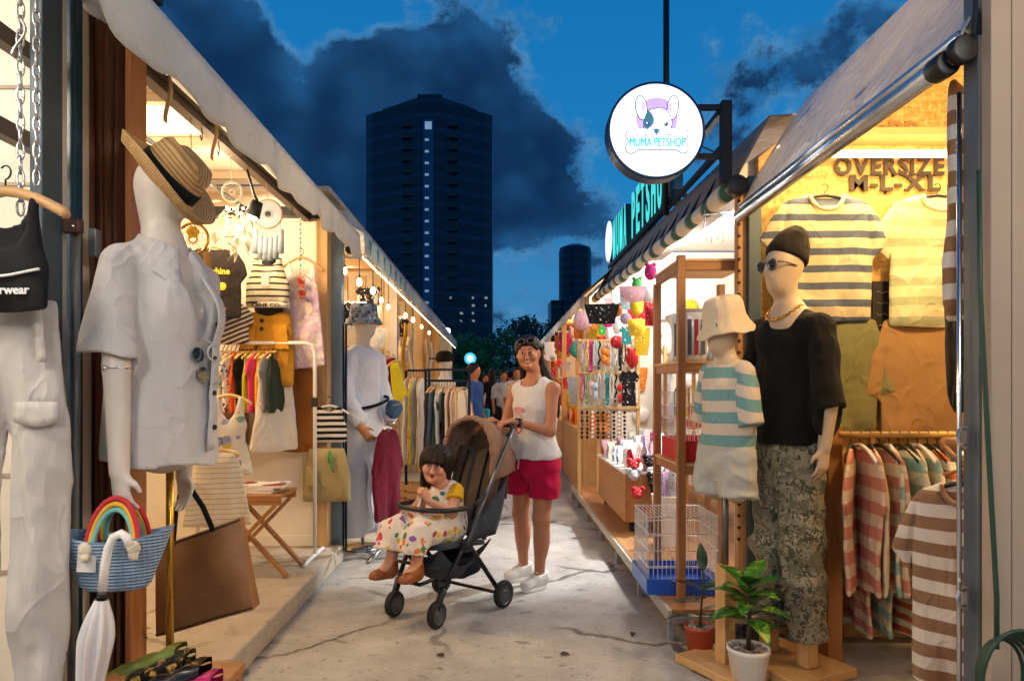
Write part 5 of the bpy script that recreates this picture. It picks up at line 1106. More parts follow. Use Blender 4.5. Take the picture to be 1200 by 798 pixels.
# ------------------------------------------------------------------ passers-by far down the lane
def passer(px, Y, h, top, pants, hairc, label, rz=0, skn=SKIN, bag=None, stride=.06, longh=False):
    o = thing('person', label, 'person', (PX(px, Y), Y, 0), rz, 'people walking far down the lane'); s = h/1.7
    S = SDF((-.36*s, -.3*s, -.01), (.36*s, .3*s, 1.74*s), .016); z = lambda *a: V3(*a)*s
    S.ell(z(0, 0, 1.58), z(.078, .095, .115), None, .02); S.cap(z(0, .01, 1.38), z(0, 0, 1.5), .05*s, .05*s)
    S.cap(z(-.15, 0, 1.36), z(.15, 0, 1.36), .06*s); S.cap(z(0, 0, 1.3), z(0, 0, .9), .13*s, .14*s, n=n_, fl=1.4)
    for e in (-1, 1): S.cap(z(.19*e, 0, 1.34), z(.24*e, .03*e, 1.07), .045*s, .038*s); S.cap(z(.24*e, .03*e, 1.07), z(.23*e, -.08, .86), .036*s, .03*s); S.ell(z(.23*e, -.09, .80), z(.03, .04, .06)); S.cap(z(.09*e, 0, .88), z(.1*e, stride*e, .46), .08*s, .055*s); S.cap(z(.1*e, stride*e, .46), z(.1*e, stride*1.6*e, .06), .05*s, .035*s); S.cap(z(.1*e, stride*1.6*e, .04), z(.1*e, stride*1.6*e-.13, .03), .04*s)
    S.mesh('body', skn, o)
    T = SDF((-.36*s, -.3*s, .75*s), (.36*s, .3*s, 1.5*s), .016); T.cap(z(-.14, 0, 1.36), z(.14, 0, 1.36), .075*s); T.cap(z(0, 0, 1.3), z(0, 0, .85), .15*s, .165*s, n=n_, fl=1.3)
    for e in (-1, 1): T.cap(z(.19*e, 0, 1.34), z(.235*e, .02*e, 1.12), .062*s, .058*s)
    T.disp(lambda X, Y, Z: .008*np.sin(30*X+20*Z)); T.mesh('shirt', top, o)
    T = SDF((-.3*s, -.3*s, .05), (.3*s, .3*s, .95*s), .016); T.cap(z(-.03, 0, .86), z(.03, 0, .86), .14*s, n=n_, fl=1.2)
    for e in (-1, 1): T.cap(z(.09*e, 0, .86), z(.1*e, stride*e, .46), .096*s, .075*s); T.cap(z(.1*e, stride*e, .46), z(.1*e, stride*1.6*e, .1), .072*s, .06*s)
    T.mesh('trousers', pants, o)
    T = SDF((-.15*s, -.15*s, 1.25*s), (.15*s, .2*s, 1.76*s), .014); T.ell(z(0, .02, 1.61), z(.09, .105, .105), None, .02); T.ell(z(0, -.09, 1.55), z(.07, .06, .08), None, .02, 'cut')
    if longh: T.cap(z(0, .06, 1.55), z(0, .09, 1.33), .075*s, .06*s)
    T.mesh('hair', hairc, o)
    if bag: m = MB(); m.obox((.27*s, .0, .85*s), (.08, .26, .32)); m.build('shoulder_bag', bag, o, world=False, bevel=.03)
    return o
DK = cloth('dark_trousers', '#1e222b'); NAVY = cloth('navy_cloth', '#22304a'); GREYC = cloth('grey_cloth', '#6f7276'); WHT = cloth('white_cloth', '#dcd8d2'); SKY = cloth('turquoise_cloth', '#2aa9b8'); BLUE = cloth('blue_cloth', '#2d55a0')
passer(606, 13.2, 1.66, WHT, NAVY, HAIR, 'person in a white shirt and dark blue trousers just left of the smiling woman', 0, bag=DK)
passer(590, 14.2, 1.62, cloth('pale_check', '#b9bcc0'), DK, HAIR, 'person in a pale grey shirt and black trousers in the middle of the lane', .2)
passer(577, 14.8, 1.66, cloth('black_shirt', '#17181b'), NAVY, HAIR, 'person in a black shirt between two white shirted walkers', 2.9, longh=True)
passer(598, 16.5, 1.68, cloth('dark_green', '#27332b'), GREYC, HAIR, 'person in a dark green shirt behind the white shirted walker', 3.0)
passer(569, 16.2, 1.6, WHT, DK, HAIR, 'person in a white top seen between the blue bag carrier and the black shirt', .3, longh=True)
passer(556, 9.6, 1.60, BLUE, DK, HAIR, 'person in a blue top at the end of the left clothes racks', 1.2, bag=SKY)
passer(617, 18, 1.65, cloth('tan_shirt', '#a5835f'), DK, HAIR, 'person in a tan shirt partly hidden behind the smiling woman', .1)

# ------------------------------------------------------------------ mannequins
MANW = M('mannequin_white', '#cfc4b8', .45, var=.04, coat=.1); MANG = M('mannequin_beige', '#b8a48b', .5, var=.05); WOODH = wood('hand_wood', '#a96f40', '#d29a62', 2, 30)
BRASS = M('brass', '#b98a35', .25, .9, var=.1)
def cloth_disp(a, kx, kz, b=.004): return lambda X, Y, Z: a*np.sin(kx*X+kx*.8*Y+5*Z)+b*np.sin(kz*Z+18*X-11*Y)+b*.6*np.sin(kz*2.1*Z-30*X+25*Y)
# --- white shirt mannequin with straw hat, facing the lane (+x)
MO = Vector((-1.115, 2.33, .118)); RB_ = R(68); iB = np.array(Matrix.Rotation(-RB_, 3, 'Z')); mb_ = thing('mannequin', 'white mannequin in an open white linen shirt and a tilted straw hat', 'mannequin', MO, RB_)
z0 = -.118
def L(X, Yw, Z): return iB @ V3(X-MO.x, Yw-MO.y, Z-MO.z)      # world -> local
hc = L(PX(186, 2.33)+.005, 2.33, PZ(226, 2.33)); HRm = np.array(rotm(R(18), 0, R(30)))
S = SDF((-.36, -.32, .55), (.36, .32, 2.1), .007)
add_head(S, hc, HRm, 1.05, False); nb_ = L(PX(192, 2.33), 2.33, PZ(292, 2.33)); S.cap(hc+V3(0, .012, -.05), nb_, .056, .064, .03)
zs = nb_[2]; S.cap(nb_+V3(0, 0, .0), nb_-V3(0, 0, .05), .07, .11, .04, n_, 1.2); S.cap(nb_-V3(.13, -.02, .07), nb_-V3(-.13, -.02, .07), .052, .052, .04)
S.cap(nb_-V3(0, 0, .12), nb_-V3(0, -.01, .40), .13, .11, .04, n_, 1.3); S.cap(nb_-V3(0, -.01, .40), nb_-V3(0, 0, .62), .115, .145, .04, n_, 1.25)
for e in (-1, 1): S.ell(nb_-V3(.07*e, .10, .22), (.06, .05, .06), None, .03)
armR = [nb_+V3(-.165, .012, -.075), L(PX(141, 2.12), 2.10, PZ(432, 2.12)), L(PX(140, 2.08), 2.08, PZ(553, 2.08))]
armL = [nb_+V3(.20, .03, -.08), L(-1.15, 2.56, PZ(428, 2.55)), L(PX(212, 2.56)+.01, 2.56, PZ(557, 2.56))]
for a in (armR, armL): S.cap(a[0], a[1], .052, .040, .03); S.cap(a[1], a[2], .040, .029, .008)
add_hand(S, armR[2], (0, -.12, -1), (1, 0, 0), .92, .6, 1); add_hand(S, armL[2], (0, -.1, -1), (-1, 0, 0), .92, .6, -1)
S.mesh('body', MANW, mb_)
for a in (armR, armL):
    m = MB(); m.lathe([(.040, -.008), (.0425, 0), (.040, .008)], a[1], 20, cap=False); m.sph(Vector(a[1])+Vector((-.04 if a is armR else .04, 0, 0)), .009, 8, 6); m.build('arm_joint', CHROME, mb_, world=False, smooth=True)
m = MB(); m.lathe([(.052, -.006), (.0575, 0), (.052, .006)], hc*.42+nb_*.58+V3(0, .004, 0), 24, rotm(0, 0, R(12)), cap=False); m.build('choker', M('choker', '#7a5a20', .4, .4, var=.6, vs=60), mb_, world=False, smooth=True)
m = MB(); m.cyl((0, 0, .02), (0, .0, nb_[2]-.6), .013, n=14); m.build('stand_pole', BRASS, mb_, world=False, smooth=True)
m = MB(); m.lathe([(.001, .0), (.15, .0), (.15, .012), (.03, .02), (.001, .022)], (0, 0, .002), 32); m.build('stand_base', BRASS, mb_, world=False, smooth=True)
T = SDF((-.42, -.34, .80), (.42, .34, 1.76), .007)
for (za, zb, ra, rb, fl_) in ((-.11, -.30, .148, .166, 1.12), (-.30, -.72, .166, .186, 1.15)): T.cap(nb_+V3(0, .0, za), nb_+V3(0, -.005, zb), ra, rb, .04, n_, fl_)
T.cap(nb_+V3(-.145, .015, -.070), nb_+V3(.155, .02, -.075), .058, .058, .04)
for e in (-1, 1): T.ell(nb_-V3(.07*e, .115, .22), (.07, .06, .09), None, .04)
hem = L(0, 0, 1.005)[2]
for a in (armR, armL): T.cap(a[0]+V3(0, 0, .0), L(-1.195, 2.11, PZ(418, 2.11)) if a is armR else a[0]*.05+a[1]*.95+V3(.004, .015, .0), .056, .080, .014)
T.ell(nb_-V3(0, .165, .12), (.05, .09, .20), None, .012, 'cut'); T.cap(nb_-V3(0, .02, .03), nb_+V3(0, -.03, .10), .068, .078, .01, op='cut')
sl, X, Y, Z = T.sub(T.lo, T.lo+T.n*T.h); slz = PZ(412, 2.12)-MO.z
T.F = np.where(np.abs(X) > .20+0*Z*Y, np.maximum(T.F, (slz+.12*(Y)*1.0)-Z), T.F).astype(np.float32)
T.plane((0, 0, hem), (0, .10, -1), .006)
T.disp(lambda X, Y, Z: .008*np.sin(26*X+4*Z)*np.clip((1.45-Z)/.4, 0, 1)+.007*np.sin(30*Y+6*Z+1)*np.clip((1.5-Z)/.4, 0, 1)); T.crease(.0085, (9, 9, 1.9), 3, warp=.35)
T.mesh('linen_shirt', cloth('white_linen', '#c6c2be', .03, 1.1), mb_)
m = MB()   # collar leaves and placket
for e in (-1, 1):
    def leaf(u, v):
        a = R(-4+156*u); r_ = .080+.052*v*(.7+.5*u*u); return (e*r_*math.sin(a)*1.08, .012+r_*math.cos(a)*(1.0 if u < .5 else 1.0+.5*(u-.5)), nb_[2]+.050-.070*v-.085*u**2.2-.075*v*u**4)
    m.grid(leaf, 16, 6, .005)
m.build('collar', cloth('white_linen', '#d6d0ca'), mb_, world=False, smooth=True)
def fpan(u, v):
    zz = nb_[2]-.10-.58*v; x_ = .012+.06*u; return (x_+.01*math.sin(5*v), T.front(.05, zz, -.19)-.020-.012*math.sin(PI*v)+.030*u*u, zz)
m = MB(); m.grid(fpan, 4, 20, .004); m.build('placket', cloth('white_linen', '#d6d0ca'), mb_, world=False, smooth=True)
for k in range(4):
    zz = nb_[2]-.26-.115*k; m = MB(); yb = fpan(.25, (nb_[2]-.10-zz)/.58)[1]; m.cyl((.03, yb+.004, zz), (.03, yb-.006, zz), .009, n=12); m.build('shirt_button', BLACKP, mb_, world=False)
so = sunglasses(None, (0, 0, 0), np.eye(3), 1.0, (0, 0, 0), 0, M('clear_frame', '#b9b2aa', .15), M('mirror_lens', '#8fa3b5', .05, .9, var=.5, vs=30)); so.location = MO+Matrix.Rotation(RB_, 3, 'Z') @ Vector((-.02, T.front(-.02, PZ(430, 2.3)-MO.z, -.19)-.016, PZ(428, 2.3)-MO.z)); so.rotation_euler = (R(8), R(70), RB_); tag(so, 'mirror sunglasses hooked on the front of the white linen shirt', 'sunglasses')
# straw hat
STRAW, t, b = newmat('straw'); o = t.tc(); x, y, z = t.sep(o); rr2 = t.m('SQRT', x*x+y*y); wv = t.m('SINE', (rr2+z*1.0)*520); w2 = t.m('SINE', t.m('ARCTAN2', y, x)*150)
t.put(b.inputs['Base Color'], t.ramp(wv*.25+w2*.15+t.noise(o, 30, 4)*.5+.25, [(.2, hx('#8a6538')), (.5, hx('#b88f56')), (.8, hx('#d0ab74'))])); t.put(b.inputs['Normal'], t.bump(wv*.5+w2*.3, .5, .004)); b.inputs['Roughness'].default_value = .7
def hat(par, c, rot, brim, crown, hh, mat, band=None, name='hat', droop=.02, dent=.03):
    c = Vector(c); m = MB(); rot = Matrix([list(r) for r in np.array(rot)]); prof = [(crown[0]*1.0, 0), (brim*.8+crown[0]*.2, -.004), (brim, .0+droop), (brim+.003, droop+.006), (brim-.01, droop+.008), (crown[0]+.02, .008), (crown[0]+.004, .02), (crown[0], hh*.4), (crown[0]*.93, hh*.8), (crown[0]*.80, hh*.98), (crown[0]*.5, hh), (.004, hh-dent)]
    k0 = len(m.v); m.lathe(prof, (0, 0, 0), 44, sy=crown[1]/crown[0], cap=False)
    m.v = [Vector((q.x, q.y, q.z-(dent*1.6*math.exp(-(q.x/.03)**2)*max(0, (q.z-hh*.6)/(hh*.4)) if q.z > hh*.5 else 0)+(.035*(q.x/brim)**2 if math.hypot(q.x, q.y) > crown[0]*1.15 else 0))) for q in m.v]
    o = mesh_obj(name, m.v, m.f, mat, par, c, True); o.rotation_euler = rot.to_euler()
    if band:
        b_ = MB(); b_.lathe([(crown[0]+.006, .018), (crown[0]+.007, .022), (crown[0]+.005, .058), (crown[0]+.001, .060)], (0, 0, 0), 44, sy=crown[1]/crown[0], cap=False); mesh_obj('hat_band', b_.v, b_.f, band, o)
    return o
hat(mb_, hc+V3(0, -.012, .030), rotm(R(18), 0, R(50)), .178, (.098, .108), .145, STRAW, cloth('black_band', '#16171a'), 'straw_hat')
# --- black shirt mannequin with beanie and camouflage trousers
MK = Vector((PX(923, 3.05), 3.05, 0)); mk = thing('mannequin', 'mannequin in a black oversized shirt, black beanie and camouflage trousers', 'mannequin', MK, R(-64)); mk.scale = (.86, .92, 1)
S = SDF((-.4, -.3, .5), (.4, .3, 1.99), .008); hcz = PZ(315, 3.05); hk = V3(.0, -.03, hcz); nk = V3(0, .01, PZ(368, 3.05)); HRk = np.array(rotm(R(-4), 0, R(0)))
add_head(S, hk, HRk, 1.08, False); S.cap(hk-V3(0, 0, .05), nk, .056, .062, .03); S.cap(nk, nk-V3(0, 0, .06), .07, .11, .04, n_, 1.2); S.cap(nk-V3(.18, 0, .07), nk+V3(.18, 0, -.07), .06, .06, .04); S.cap(nk-V3(0, 0, .1), nk-V3(0, 0, .6), .15, .14, .04, n_, 1.4)
for e in (-1, 1): S.cap(nk+V3(.20*e, 0, -.08), nk+V3(.25*e, .0, -.36), .05, .042, .02); S.cap(nk+V3(.25*e, 0, -.36), nk+V3((.235 if e > 0 else .275)*e, -.03, -.58), .04, .03, .01); add_hand(S, nk+V3((.235 if e > 0 else .275)*e, -.03, -.58), (0, -.1, -1), (-e, 0, 0), .95, .5, -e)
S.mesh('body', MANG, mk)
T = SDF((-.42, -.3, 1.0), (.42, .3, 1.68), .008); T.cap(nk-V3(0, 0, .14), nk-V3(0, 0, .62), .172, .185, .04, n_, 1.4); T.cap(nk-V3(.19, 0, .075), nk+V3(.19, 0, -.075), .064, .064, .04)
for e in (-1, 1): T.cap(nk+V3(.20*e, 0, -.08), nk+V3(.245*e, .0, -.46), .060, .076, .014)
T.cap(nk-V3(0, 0, .015), nk+V3(0, -.01, .12), .064, .078, .008, op='cut'); T.plane((0, 0, PZ(556, 3.05)+.02), (0, 0, -1), .006)
sl, X, Y, Z = T.sub(T.lo, T.lo+T.n*T.h); T.F = np.where(np.abs(X) > .245+0*Y*Z, np.maximum(T.F, PZ(474, 3.0)-Z), T.F).astype(np.float32)
T.disp(cloth_disp(.005, 24, 17)); T.crease(.012, (8, 8, 3.6), 11, hi=nk[2]-.07); T.mesh('black_shirt', cloth('black_tee', '#151413', .1, 1.0), mk)
T = SDF((-.3, -.26, .12), (.3, .3, 1.12), .008); T.cap((0, 0, 1.05), (0, 0, .92), .140, .160, .04, n_, 1.5)
for e in (-1, 1): T.cap((.088*e, 0, .95), (.100*e, -.01, .55), .100, .086, .03); T.cap((.100*e, -.01, .55), (.108*e, .01, .15+.06*(e < 0)), .086, .088, .03)
T.plane((0, 0, .165), (0, 0, -1), .008); T.disp(lambda X, Y, Z: .010*np.sin(30*Z+14*X+4*np.sin(13*X))*np.exp(-((Z-.42)/.3)**2)+.006*np.sin(24*X+20*Y)+.005*np.sin(48*Z+30*Y))
T.crease(.012, (8, 8, 10), 17, hi=.92); T.mesh('camouflage_trousers', mat_camo(), mk)
T = SDF((-.16, -.16, 1.7), (.16, .2, 2.02), .006); T.ell(hk+V3(0, .028, .055), (.098, .108, .108), None, .02); T.cap(hk+V3(0, .05, .10), hk+V3(0, .085, .155), .07, .04, .03); T.plane(hk+V3(0, 0, .042), (0, -.30, -1), .012); T.ell(hk+V3(0, .07, .12), (.075, .07, .055), None, .04); T.disp(lambda X, Y, Z: .0012*np.sin(170*np.arctan2(X, Y-.02)/3)+.003*np.sin(60*Z+9*X)*(Z > hk[2]+.09)); T.mesh('beanie', cloth('slouchy_knit', '#221d19', .15, 1.0), mk)
sunglasses(mk, hk, HRk, 1.08, (0, -.092, .005), 0, M('steel_frame', '#5a5f66', .2, .6), M('grey_lens', '#20242a', .05, var=0))
m = MB(); pts = [nk+V3(.088*math.sin(a), -.025-.088*math.cos(a), .030-.060*max(0, math.cos(a))) for a in [-2.2+4.4*i/34 for i in range(35)]]
for i in range(34):
    d_ = Vector(pts[i+1]-pts[i]).normalized(); c_ = Vector((pts[i]+pts[i+1])/2); sd = d_.orthogonal().normalized(); sd = (sd if i % 2 else d_.cross(sd)); m.tube([c_+d_*.0085*math.cos(t_)+sd*.006*math.sin(t_) for t_ in [2*PI*j/10 for j in range(10)]], .0026, 5, True)
m.build('gold_chain', M('gold', '#c99b45', .25, .9), mk, world=False, smooth=True)
for e in (-1, 1):
    m = MB(); m.box((.12*e-.035, -.035, .05), (.12*e+.035, .035, .3)); m.build('stand_post', PINE, mk, world=False, bevel=.004)
m = MB(); m.box((-.24, -.20, .005), (.24, .20, .045)); m.build('stand_base', PINEX, mk, world=False, bevel=.004)
# --- child mannequin with bucket hat
KO = Vector((PX(848, 3.05), 3.03, 0)); kd = thing('mannequin', 'child size mannequin in a striped shirt, pale denim shorts and a cream bucket hat', 'mannequin', KO, R(-62)); kd.scale = (.86, .90, 1)
S = SDF((-.32, -.24, .75), (.32, .24, 1.68), .007); kh = V3(0, -.02, PZ(388, 3.03)); kn = V3(0, .01, PZ(424, 3.03))
add_head(S, kh, np.eye(3), .93, False); S.cap(kh-V3(0, 0, .03), kn, .047, .05, .03); S.cap(kn-V3(.11, 0, .05), kn+V3(.11, 0, -.05), .05, .05, .04); S.cap(kn-V3(0, 0, .08), kn-V3(0, 0, .5), .10, .10, .04, n_, 1.4); S.cap(kn+V3(.14, 0, -.06), kn+V3(.155, 0, -.25), .036, .030, .02); S.cap(kn+V3(-.14, 0, -.06), kn+V3(-.155, 0, -.25), .038, .034, .02)
for e in (-1, 1): S.cap((.07*e, 0, .95), (.075*e, 0, .80), .058, .052, .03)
S.mesh('body', MANG, kd)
T = SDF((-.36, -.26, .88), (.36, .26, 1.42), .007); T.cap(kn-V3(0, 0, .12), kn-V3(0, 0, .42), .138, .150, .04, n_, 1.35); T.cap(kn-V3(.115, 0, .055), kn+V3(.115, 0, -.055), .048, .048, .04)
T.cap(kn-V3(0, 0, .03), kn+V3(0, -.02, .1), .058, .075, .01, op='cut'); T.plane((0, 0, PZ(524, 3.03)), (0, 0, -1), .006)
T.disp(cloth_disp(.004, 28, 20, .003)); T.crease(.009, (10, 10, 5), 19, hi=kn[2]-.06); KSH = T; T.mesh('striped_shirt', stripes('kid_stripe', [(.5, '#cdbfae'), (1, '#6f9a9b')], .098, .3), kd)
for e in (-1, 1):
    T = SDF(kn+V3(.16*e-.14, -.15, -.48), kn+V3(.16*e+.14, .15, .06), .006); T.cap(kn+V3(.118*e, 0, -.058), kn+V3(.172*e, 0, -.34), .052, .066, .02); T.plane((0, 0, PZ(508, 3.03)), (.25*e, 0, -1), .005); T.crease(.008, (11, 11, 7), 21); T.mesh('sleeve', stripes('kid_stripe_sleeve', [(.5, '#cdbfae'), (1, '#6f9a9b')], .098, .62, rot=(0, R(14*e), 0)), kd)
T = SDF((-.26, -.24, .72), (.26, .24, 1.02), .007); T.cap((0, 0, 1.0), (0, 0, .93), .125, .135, .04, n_, 1.4)
for e in (-1, 1): T.cap((.078*e, 0, .95), (.098*e, 0, .72), .084, .090, .008)
T.plane((0, 0, .78), (0, 0, -1), .006); T.disp(cloth_disp(.004, 35, 30)); T.crease(.009, (12, 12, 12), 23); T.mesh('denim_shorts', cloth('pale_denim', '#a9a9a2', .2, 1.0), kd)
m = MB()
for e in (-1, 1):
    for k in range(40): a = 2*PI*k/40; m.cyl((.092*e+.092*math.cos(a), .092*math.sin(a), .784), (.092*e+.095*math.cos(a+.05), .095*math.sin(a+.05), .775), .0014, .0006, 4)
m.build('frayed_hem', cloth('fray', '#cfccc3'), kd, world=False)
m = MB(); m.lathe([(.134, -.050), (.137, -.046), (.131, -.038), (.114, -.010), (.104, .014), (.100, .03), (.096, .075), (.082, .102), (.05, .114), (.003, .117)], (0, 0, 0), 40, sy=1.10, cap=False); m.v = [Vector((q.x, q.y, q.z-.012*math.sin(3*math.atan2(q.y, q.x)+1)*max(0, min(1, (math.hypot(q.x, q.y)-.1)/.05))+.003*math.sin(9*math.atan2(q.y, q.x)))) for q in m.v]
o = mesh_obj('bucket_hat', m.v, m.f, cloth('cream_hat', '#cbb99f', .06, 1.0), kd, kh+V3(0, .016, .040)); o.rotation_euler = (R(12), 0, 0)
sd_ = o.modifiers.new('thickness', 'SOLIDIFY'); sd_.thickness = .004
sunglasses(kd, kh, np.eye(3), .9, (0, -.095, .012), 0, BLACKP, M('grey_lens', '#20242a', .05))
m = MB(); m.tube([kn+V3(.06*math.sin(a), -.02-.055*math.cos(a), .0-.03*max(0, math.cos(a))) for a in [-2.5+5*i/20 for i in range(21)]], .0045, 6); m.build('bead_necklace', M('dark_bead', '#4a3220', .5, var=.4, vs=120), kd, world=False, smooth=True)
m = MB(); m.cyl((0, 0, .46), (0, 0, .86), .017, n=14); m.build('stand_pole', M('pole_grey', '#6a6a68', .35, .7), kd, world=False, smooth=True)
m = MB(); m.box((-.035, -.035, .04), (.035, .035, .47)); m.build('stand_post', PINE, kd, world=False, bevel=.004)
m = MB(); m.box((-.2, -.15, .004), (.2, .15, .04)); m.build('stand_base', PINEX, kd, world=False, bevel=.004)
# --- mannequin by the second left stall: bucket hat, pale lilac clothes, belt bag
MC = Vector((PX(425, 5.35), 5.35, 0)); mc = thing('mannequin', 'mannequin in loose white clothes with a checked bucket hat and wooden hands', 'mannequin', MC, R(62))
S = SDF((-.36, -.34, .3), (.36, .3, 2.0), .009); h5 = V3(0, -.02, PZ(378, 5.35)); n5 = V3(0, .01, PZ(412, 5.35)); z5 = n5[2]
add_head(S, h5, np.eye(3), 1.05, False); S.cap(h5, n5, .05, .058, .03); S.cap(n5-V3(.16, 0, .07), n5+V3(.16, 0, -.07), .055, .055, .04); S.cap(n5-V3(0, 0, .1), n5-V3(0, 0, .6), .13, .13, .04, n_, 1.3)
S.mesh('body', MANW, mc)
e_ = {1: V3(.24, .0, z5-.36), -1: V3(-.24, -.02, z5-.36)}; w5 = {1: V3(.22, -.12, z5-.58), -1: V3(-.19, -.14, z5-.58)}
for e in (-1, 1):
    S = SDF(w5[e]-.16, w5[e]+.14, .007); S.cap(w5[e]+V3(0, .02, .05), w5[e], .03, .028); add_hand(S, w5[e], (-.2*e, -.5, -.75), (-e, 0, 0), 1.0, .6, -e); S.mesh('wooden_hand', WOODH, mc)
LIL = cloth('lilac_cloth', '#e2e2e6', .04, 1.0)
T = SDF((-.42, -.36, .85), (.42, .32, 1.66), .009); T.cap(n5-V3(0, 0, .1), n5-V3(0, 0, .40), .165, .145, .05, n_, 1.25); T.cap(n5-V3(0, 0, .42), n5-V3(0, 0, .60), .145, .185, .03, n_, 1.2); T.cap(n5-V3(.16, 0, .06), n5+V3(.16, 0, -.06), .064, .064, .05)
for e in (-1, 1): T.cap(n5+V3(.19*e, 0, -.08), e_[e], .068, .07, .03); T.cap(e_[e], w5[e]+V3(0, .03, .06), .068, .06, .03)
T.cap(n5-V3(0, 0, .03), n5+V3(0, -.03, .1), .06, .08, .01, op='cut'); T.disp(cloth_disp(.006, 26, 22)); T.crease(.012, (9, 9, 5), 29); T.mesh('loose_shirt', LIL, mc)
T = SDF((-.36, -.3, .1), (.36, .3, 1.15), .010); T.cap((0, 0, 1.08), (0, 0, .9), .155, .18, .04, n_, 1.2)
for e in (-1, 1): T.cap((.09*e, 0, .95), (.12*e, 0, .2), .12, .14, .04)
T.plane((0, 0, .13), (0, 0, -1), .008); T.disp(lambda X, Y, Z: .014*np.sin(34*X+22*Y)*np.clip((1-Z)/.5, 0, 1)+.006*np.sin(20*Z+9*X)); T.mesh('wide_trousers', LIL, mc)
ck = blotch('checked_hat', '#8f959c', ['#3f4a55', '#c7ccd0', '#59656f'], 34, .8, 1.2, .1); o = MB(); o.lathe([(.14, -.045), (.135, -.03), (.104, .02), (.098, .10), (.09, .112), (.003, .115)], (0, 0, 0), 32, sy=1.1, cap=False); mesh_obj('bucket_hat', o.v, o.f, ck, mc, h5+V3(0, .01, .03))
m = MB(); m.cyl((0, 0, .03), (0, 0, .9), .014); m.build('stand_pole', CHROME, mc, world=False, smooth=True); m = MB(); m.lathe([(.001, 0), (.15, 0), (.15, .012), (.02, .02), (.001, .02)], (0, 0, .004), 28); m.build('stand_base', CHROME, mc, world=False, smooth=True)
bb = thing('belt_bag', 'black and blue denim belt bag strapped round the loose white shirt', 'bag', MC+Vector((0, 0, z5-.42)), R(62))
m = MB(); m.tube([(.20*math.cos(a), -.02+.17*math.sin(a), .02+.05*math.cos(a)) for a in [2*PI*i/36 for i in range(36)]], .013, 6, True); m.build('strap', STRAP, bb, world=False, smooth=True)
T = SDF((-.02, -.36, -.16), (.26, -.1, .10), .008); T.ell((.11, -.215, -.03), (.085, .055, .075), None, .02); T.disp(cloth_disp(.004, 50, 60)); T.mesh('pouch', cloth('denim_blue', '#3d5672', .25), bb)
m = MB(); m.tube([(.04, -.26, .0), (.11, -.28, .012), (.17, -.25, .0)], .005, 6); m.build('zip', CHROME, bb, world=False)
# --- black hat on a pale bust farther back
mh = thing('mannequin', 'pale bust with a round black hat beyond the clothes rack', 'mannequin', (PX(521, 8.6), 8.6, 0), R(60), 'display busts')
S = SDF((-.3, -.2, .9), (.3, .2, 1.75), .012); S.ell((0, -.01, 1.58), (.075, .095, .12)); S.cap((0, 0, 1.5), (0, 0, 1.36), .05, .06); S.cap((-.15, 0, 1.3), (.15, 0, 1.3), .06, k=.04); S.cap((0, 0, 1.28), (0, 0, .95), .14, .13, n=n_, fl=1.3); S.mesh('body', MANW, mh)
m = MB(); m.cyl((0, 0, .0), (0, 0, 1.0), .015); m.lathe([(.001, 0), (.15, 0), (.15, .015), (.001, .02)], (0, 0, .002)); m.build('stand_pole', CHROME, mh, world=False, smooth=True)
m = MB(); m.lathe([(.10, .0), (.115, .03), (.11, .10), (.06, .14), (.002, .145)], (0, 0, 1.58), 24, cap=False); m.build('black_hat', cloth('black_knit', '#1b1815'), mh, world=False, smooth=True)
# ================================================================== CLOTHES AND GOODS
WIRE = M('hanger_wire', '#2a2a2c', .4, .6); HWOOD = wood('hanger_wood', '#a87a4a', '#d6ac75', 0, 24); HGOLD = M('hanger_plastic', '#d9b36a', .4, var=.05); HWHITE = M('hanger_white', '#e6e2da', .35, var=.03)
def hanger_mesh(w=.38, drop=.085, r=.006, hook=.06, thick=1.0):
    m = MB(); pts = [(-w/2, 0, -drop)]+[(w/2*math.sin(R(a))*1.0, 0, -drop*(abs(math.sin(R(a)))**1.6)+.006) for a in range(-75, 76, 15)]+[(w/2, 0, -drop)]
    m.tube(pts, [r*thick*(.7 if i in (0, len(pts)-1) else 1) for i in range(len(pts))], 8)
    hk = [(0, 0, .004), (0, 0, hook*.45)]+[(.018*math.sin(R(a)), 0, hook*.45+.02-.02*math.cos(R(a))) for a in range(20, 250, 30)]
    m.tube(hk, .0026, 6, m=1); return m
def garment(name, label, cat, vf, mat, loc, rz=0, group=None, hw=.38, hmat=None, drop=.085, hz=.0, parts=None, tilt=0, thick=1.5, hook=.06):
    """vf: (verts, faces) of panel(); the garment hangs with its neck at loc, facing -y before rz"""
    o = thing(name, label, cat, loc, rz, group)
    if tilt: o.rotation_euler = (0, tilt, rz)
    mesh_obj('fabric', vf[0], vf[1], mat, o)
    if hmat: h_ = hanger_mesh(hw, drop, .006, hook, thick); h_.v = [q+Vector((0, .004, hz)) for q in h_.v]; mesh_obj('hanger', h_.v, h_.f, [hmat, WIRE], o, mi=h_.mi)
    return o
def part_text(par, body, x, y, z, size, mat, sx=1.0, bold=.001, name='lettering', rz=0):
    m = MB(); put_text(m, body, (x, y, z), (math.cos(rz), math.sin(rz), 0), (0, 0, 1), size, .0012, bold, sx); return m.build(name, mat, par, world=False)
def yfront(vf, x, z, r=.02):
    v = vf[0]; k = (np.abs(v[:, 0]-x) < r) & (np.abs(v[:, 2]-z) < r); return float(v[k][:, 1].min())-.002 if k.any() else -.03
n_lab = {}
def uniq(lb, how='from the left'):
    n_lab[lb] = n_lab.get(lb, 0)+1; return lb if n_lab[lb] == 1 else lb+', %s '+how if False else lb+', %s ' % ('first', 'second', 'third', 'fourth', 'fifth', 'sixth', 'seventh', 'eighth', 'ninth', 'tenth', 'eleventh', 'twelfth', 'thirteenth', 'fourteenth', 'fifteenth', 'sixteenth', 'seventeenth', 'eighteenth', 'nineteenth', 'twentieth')[n_lab[lb]-1]+how
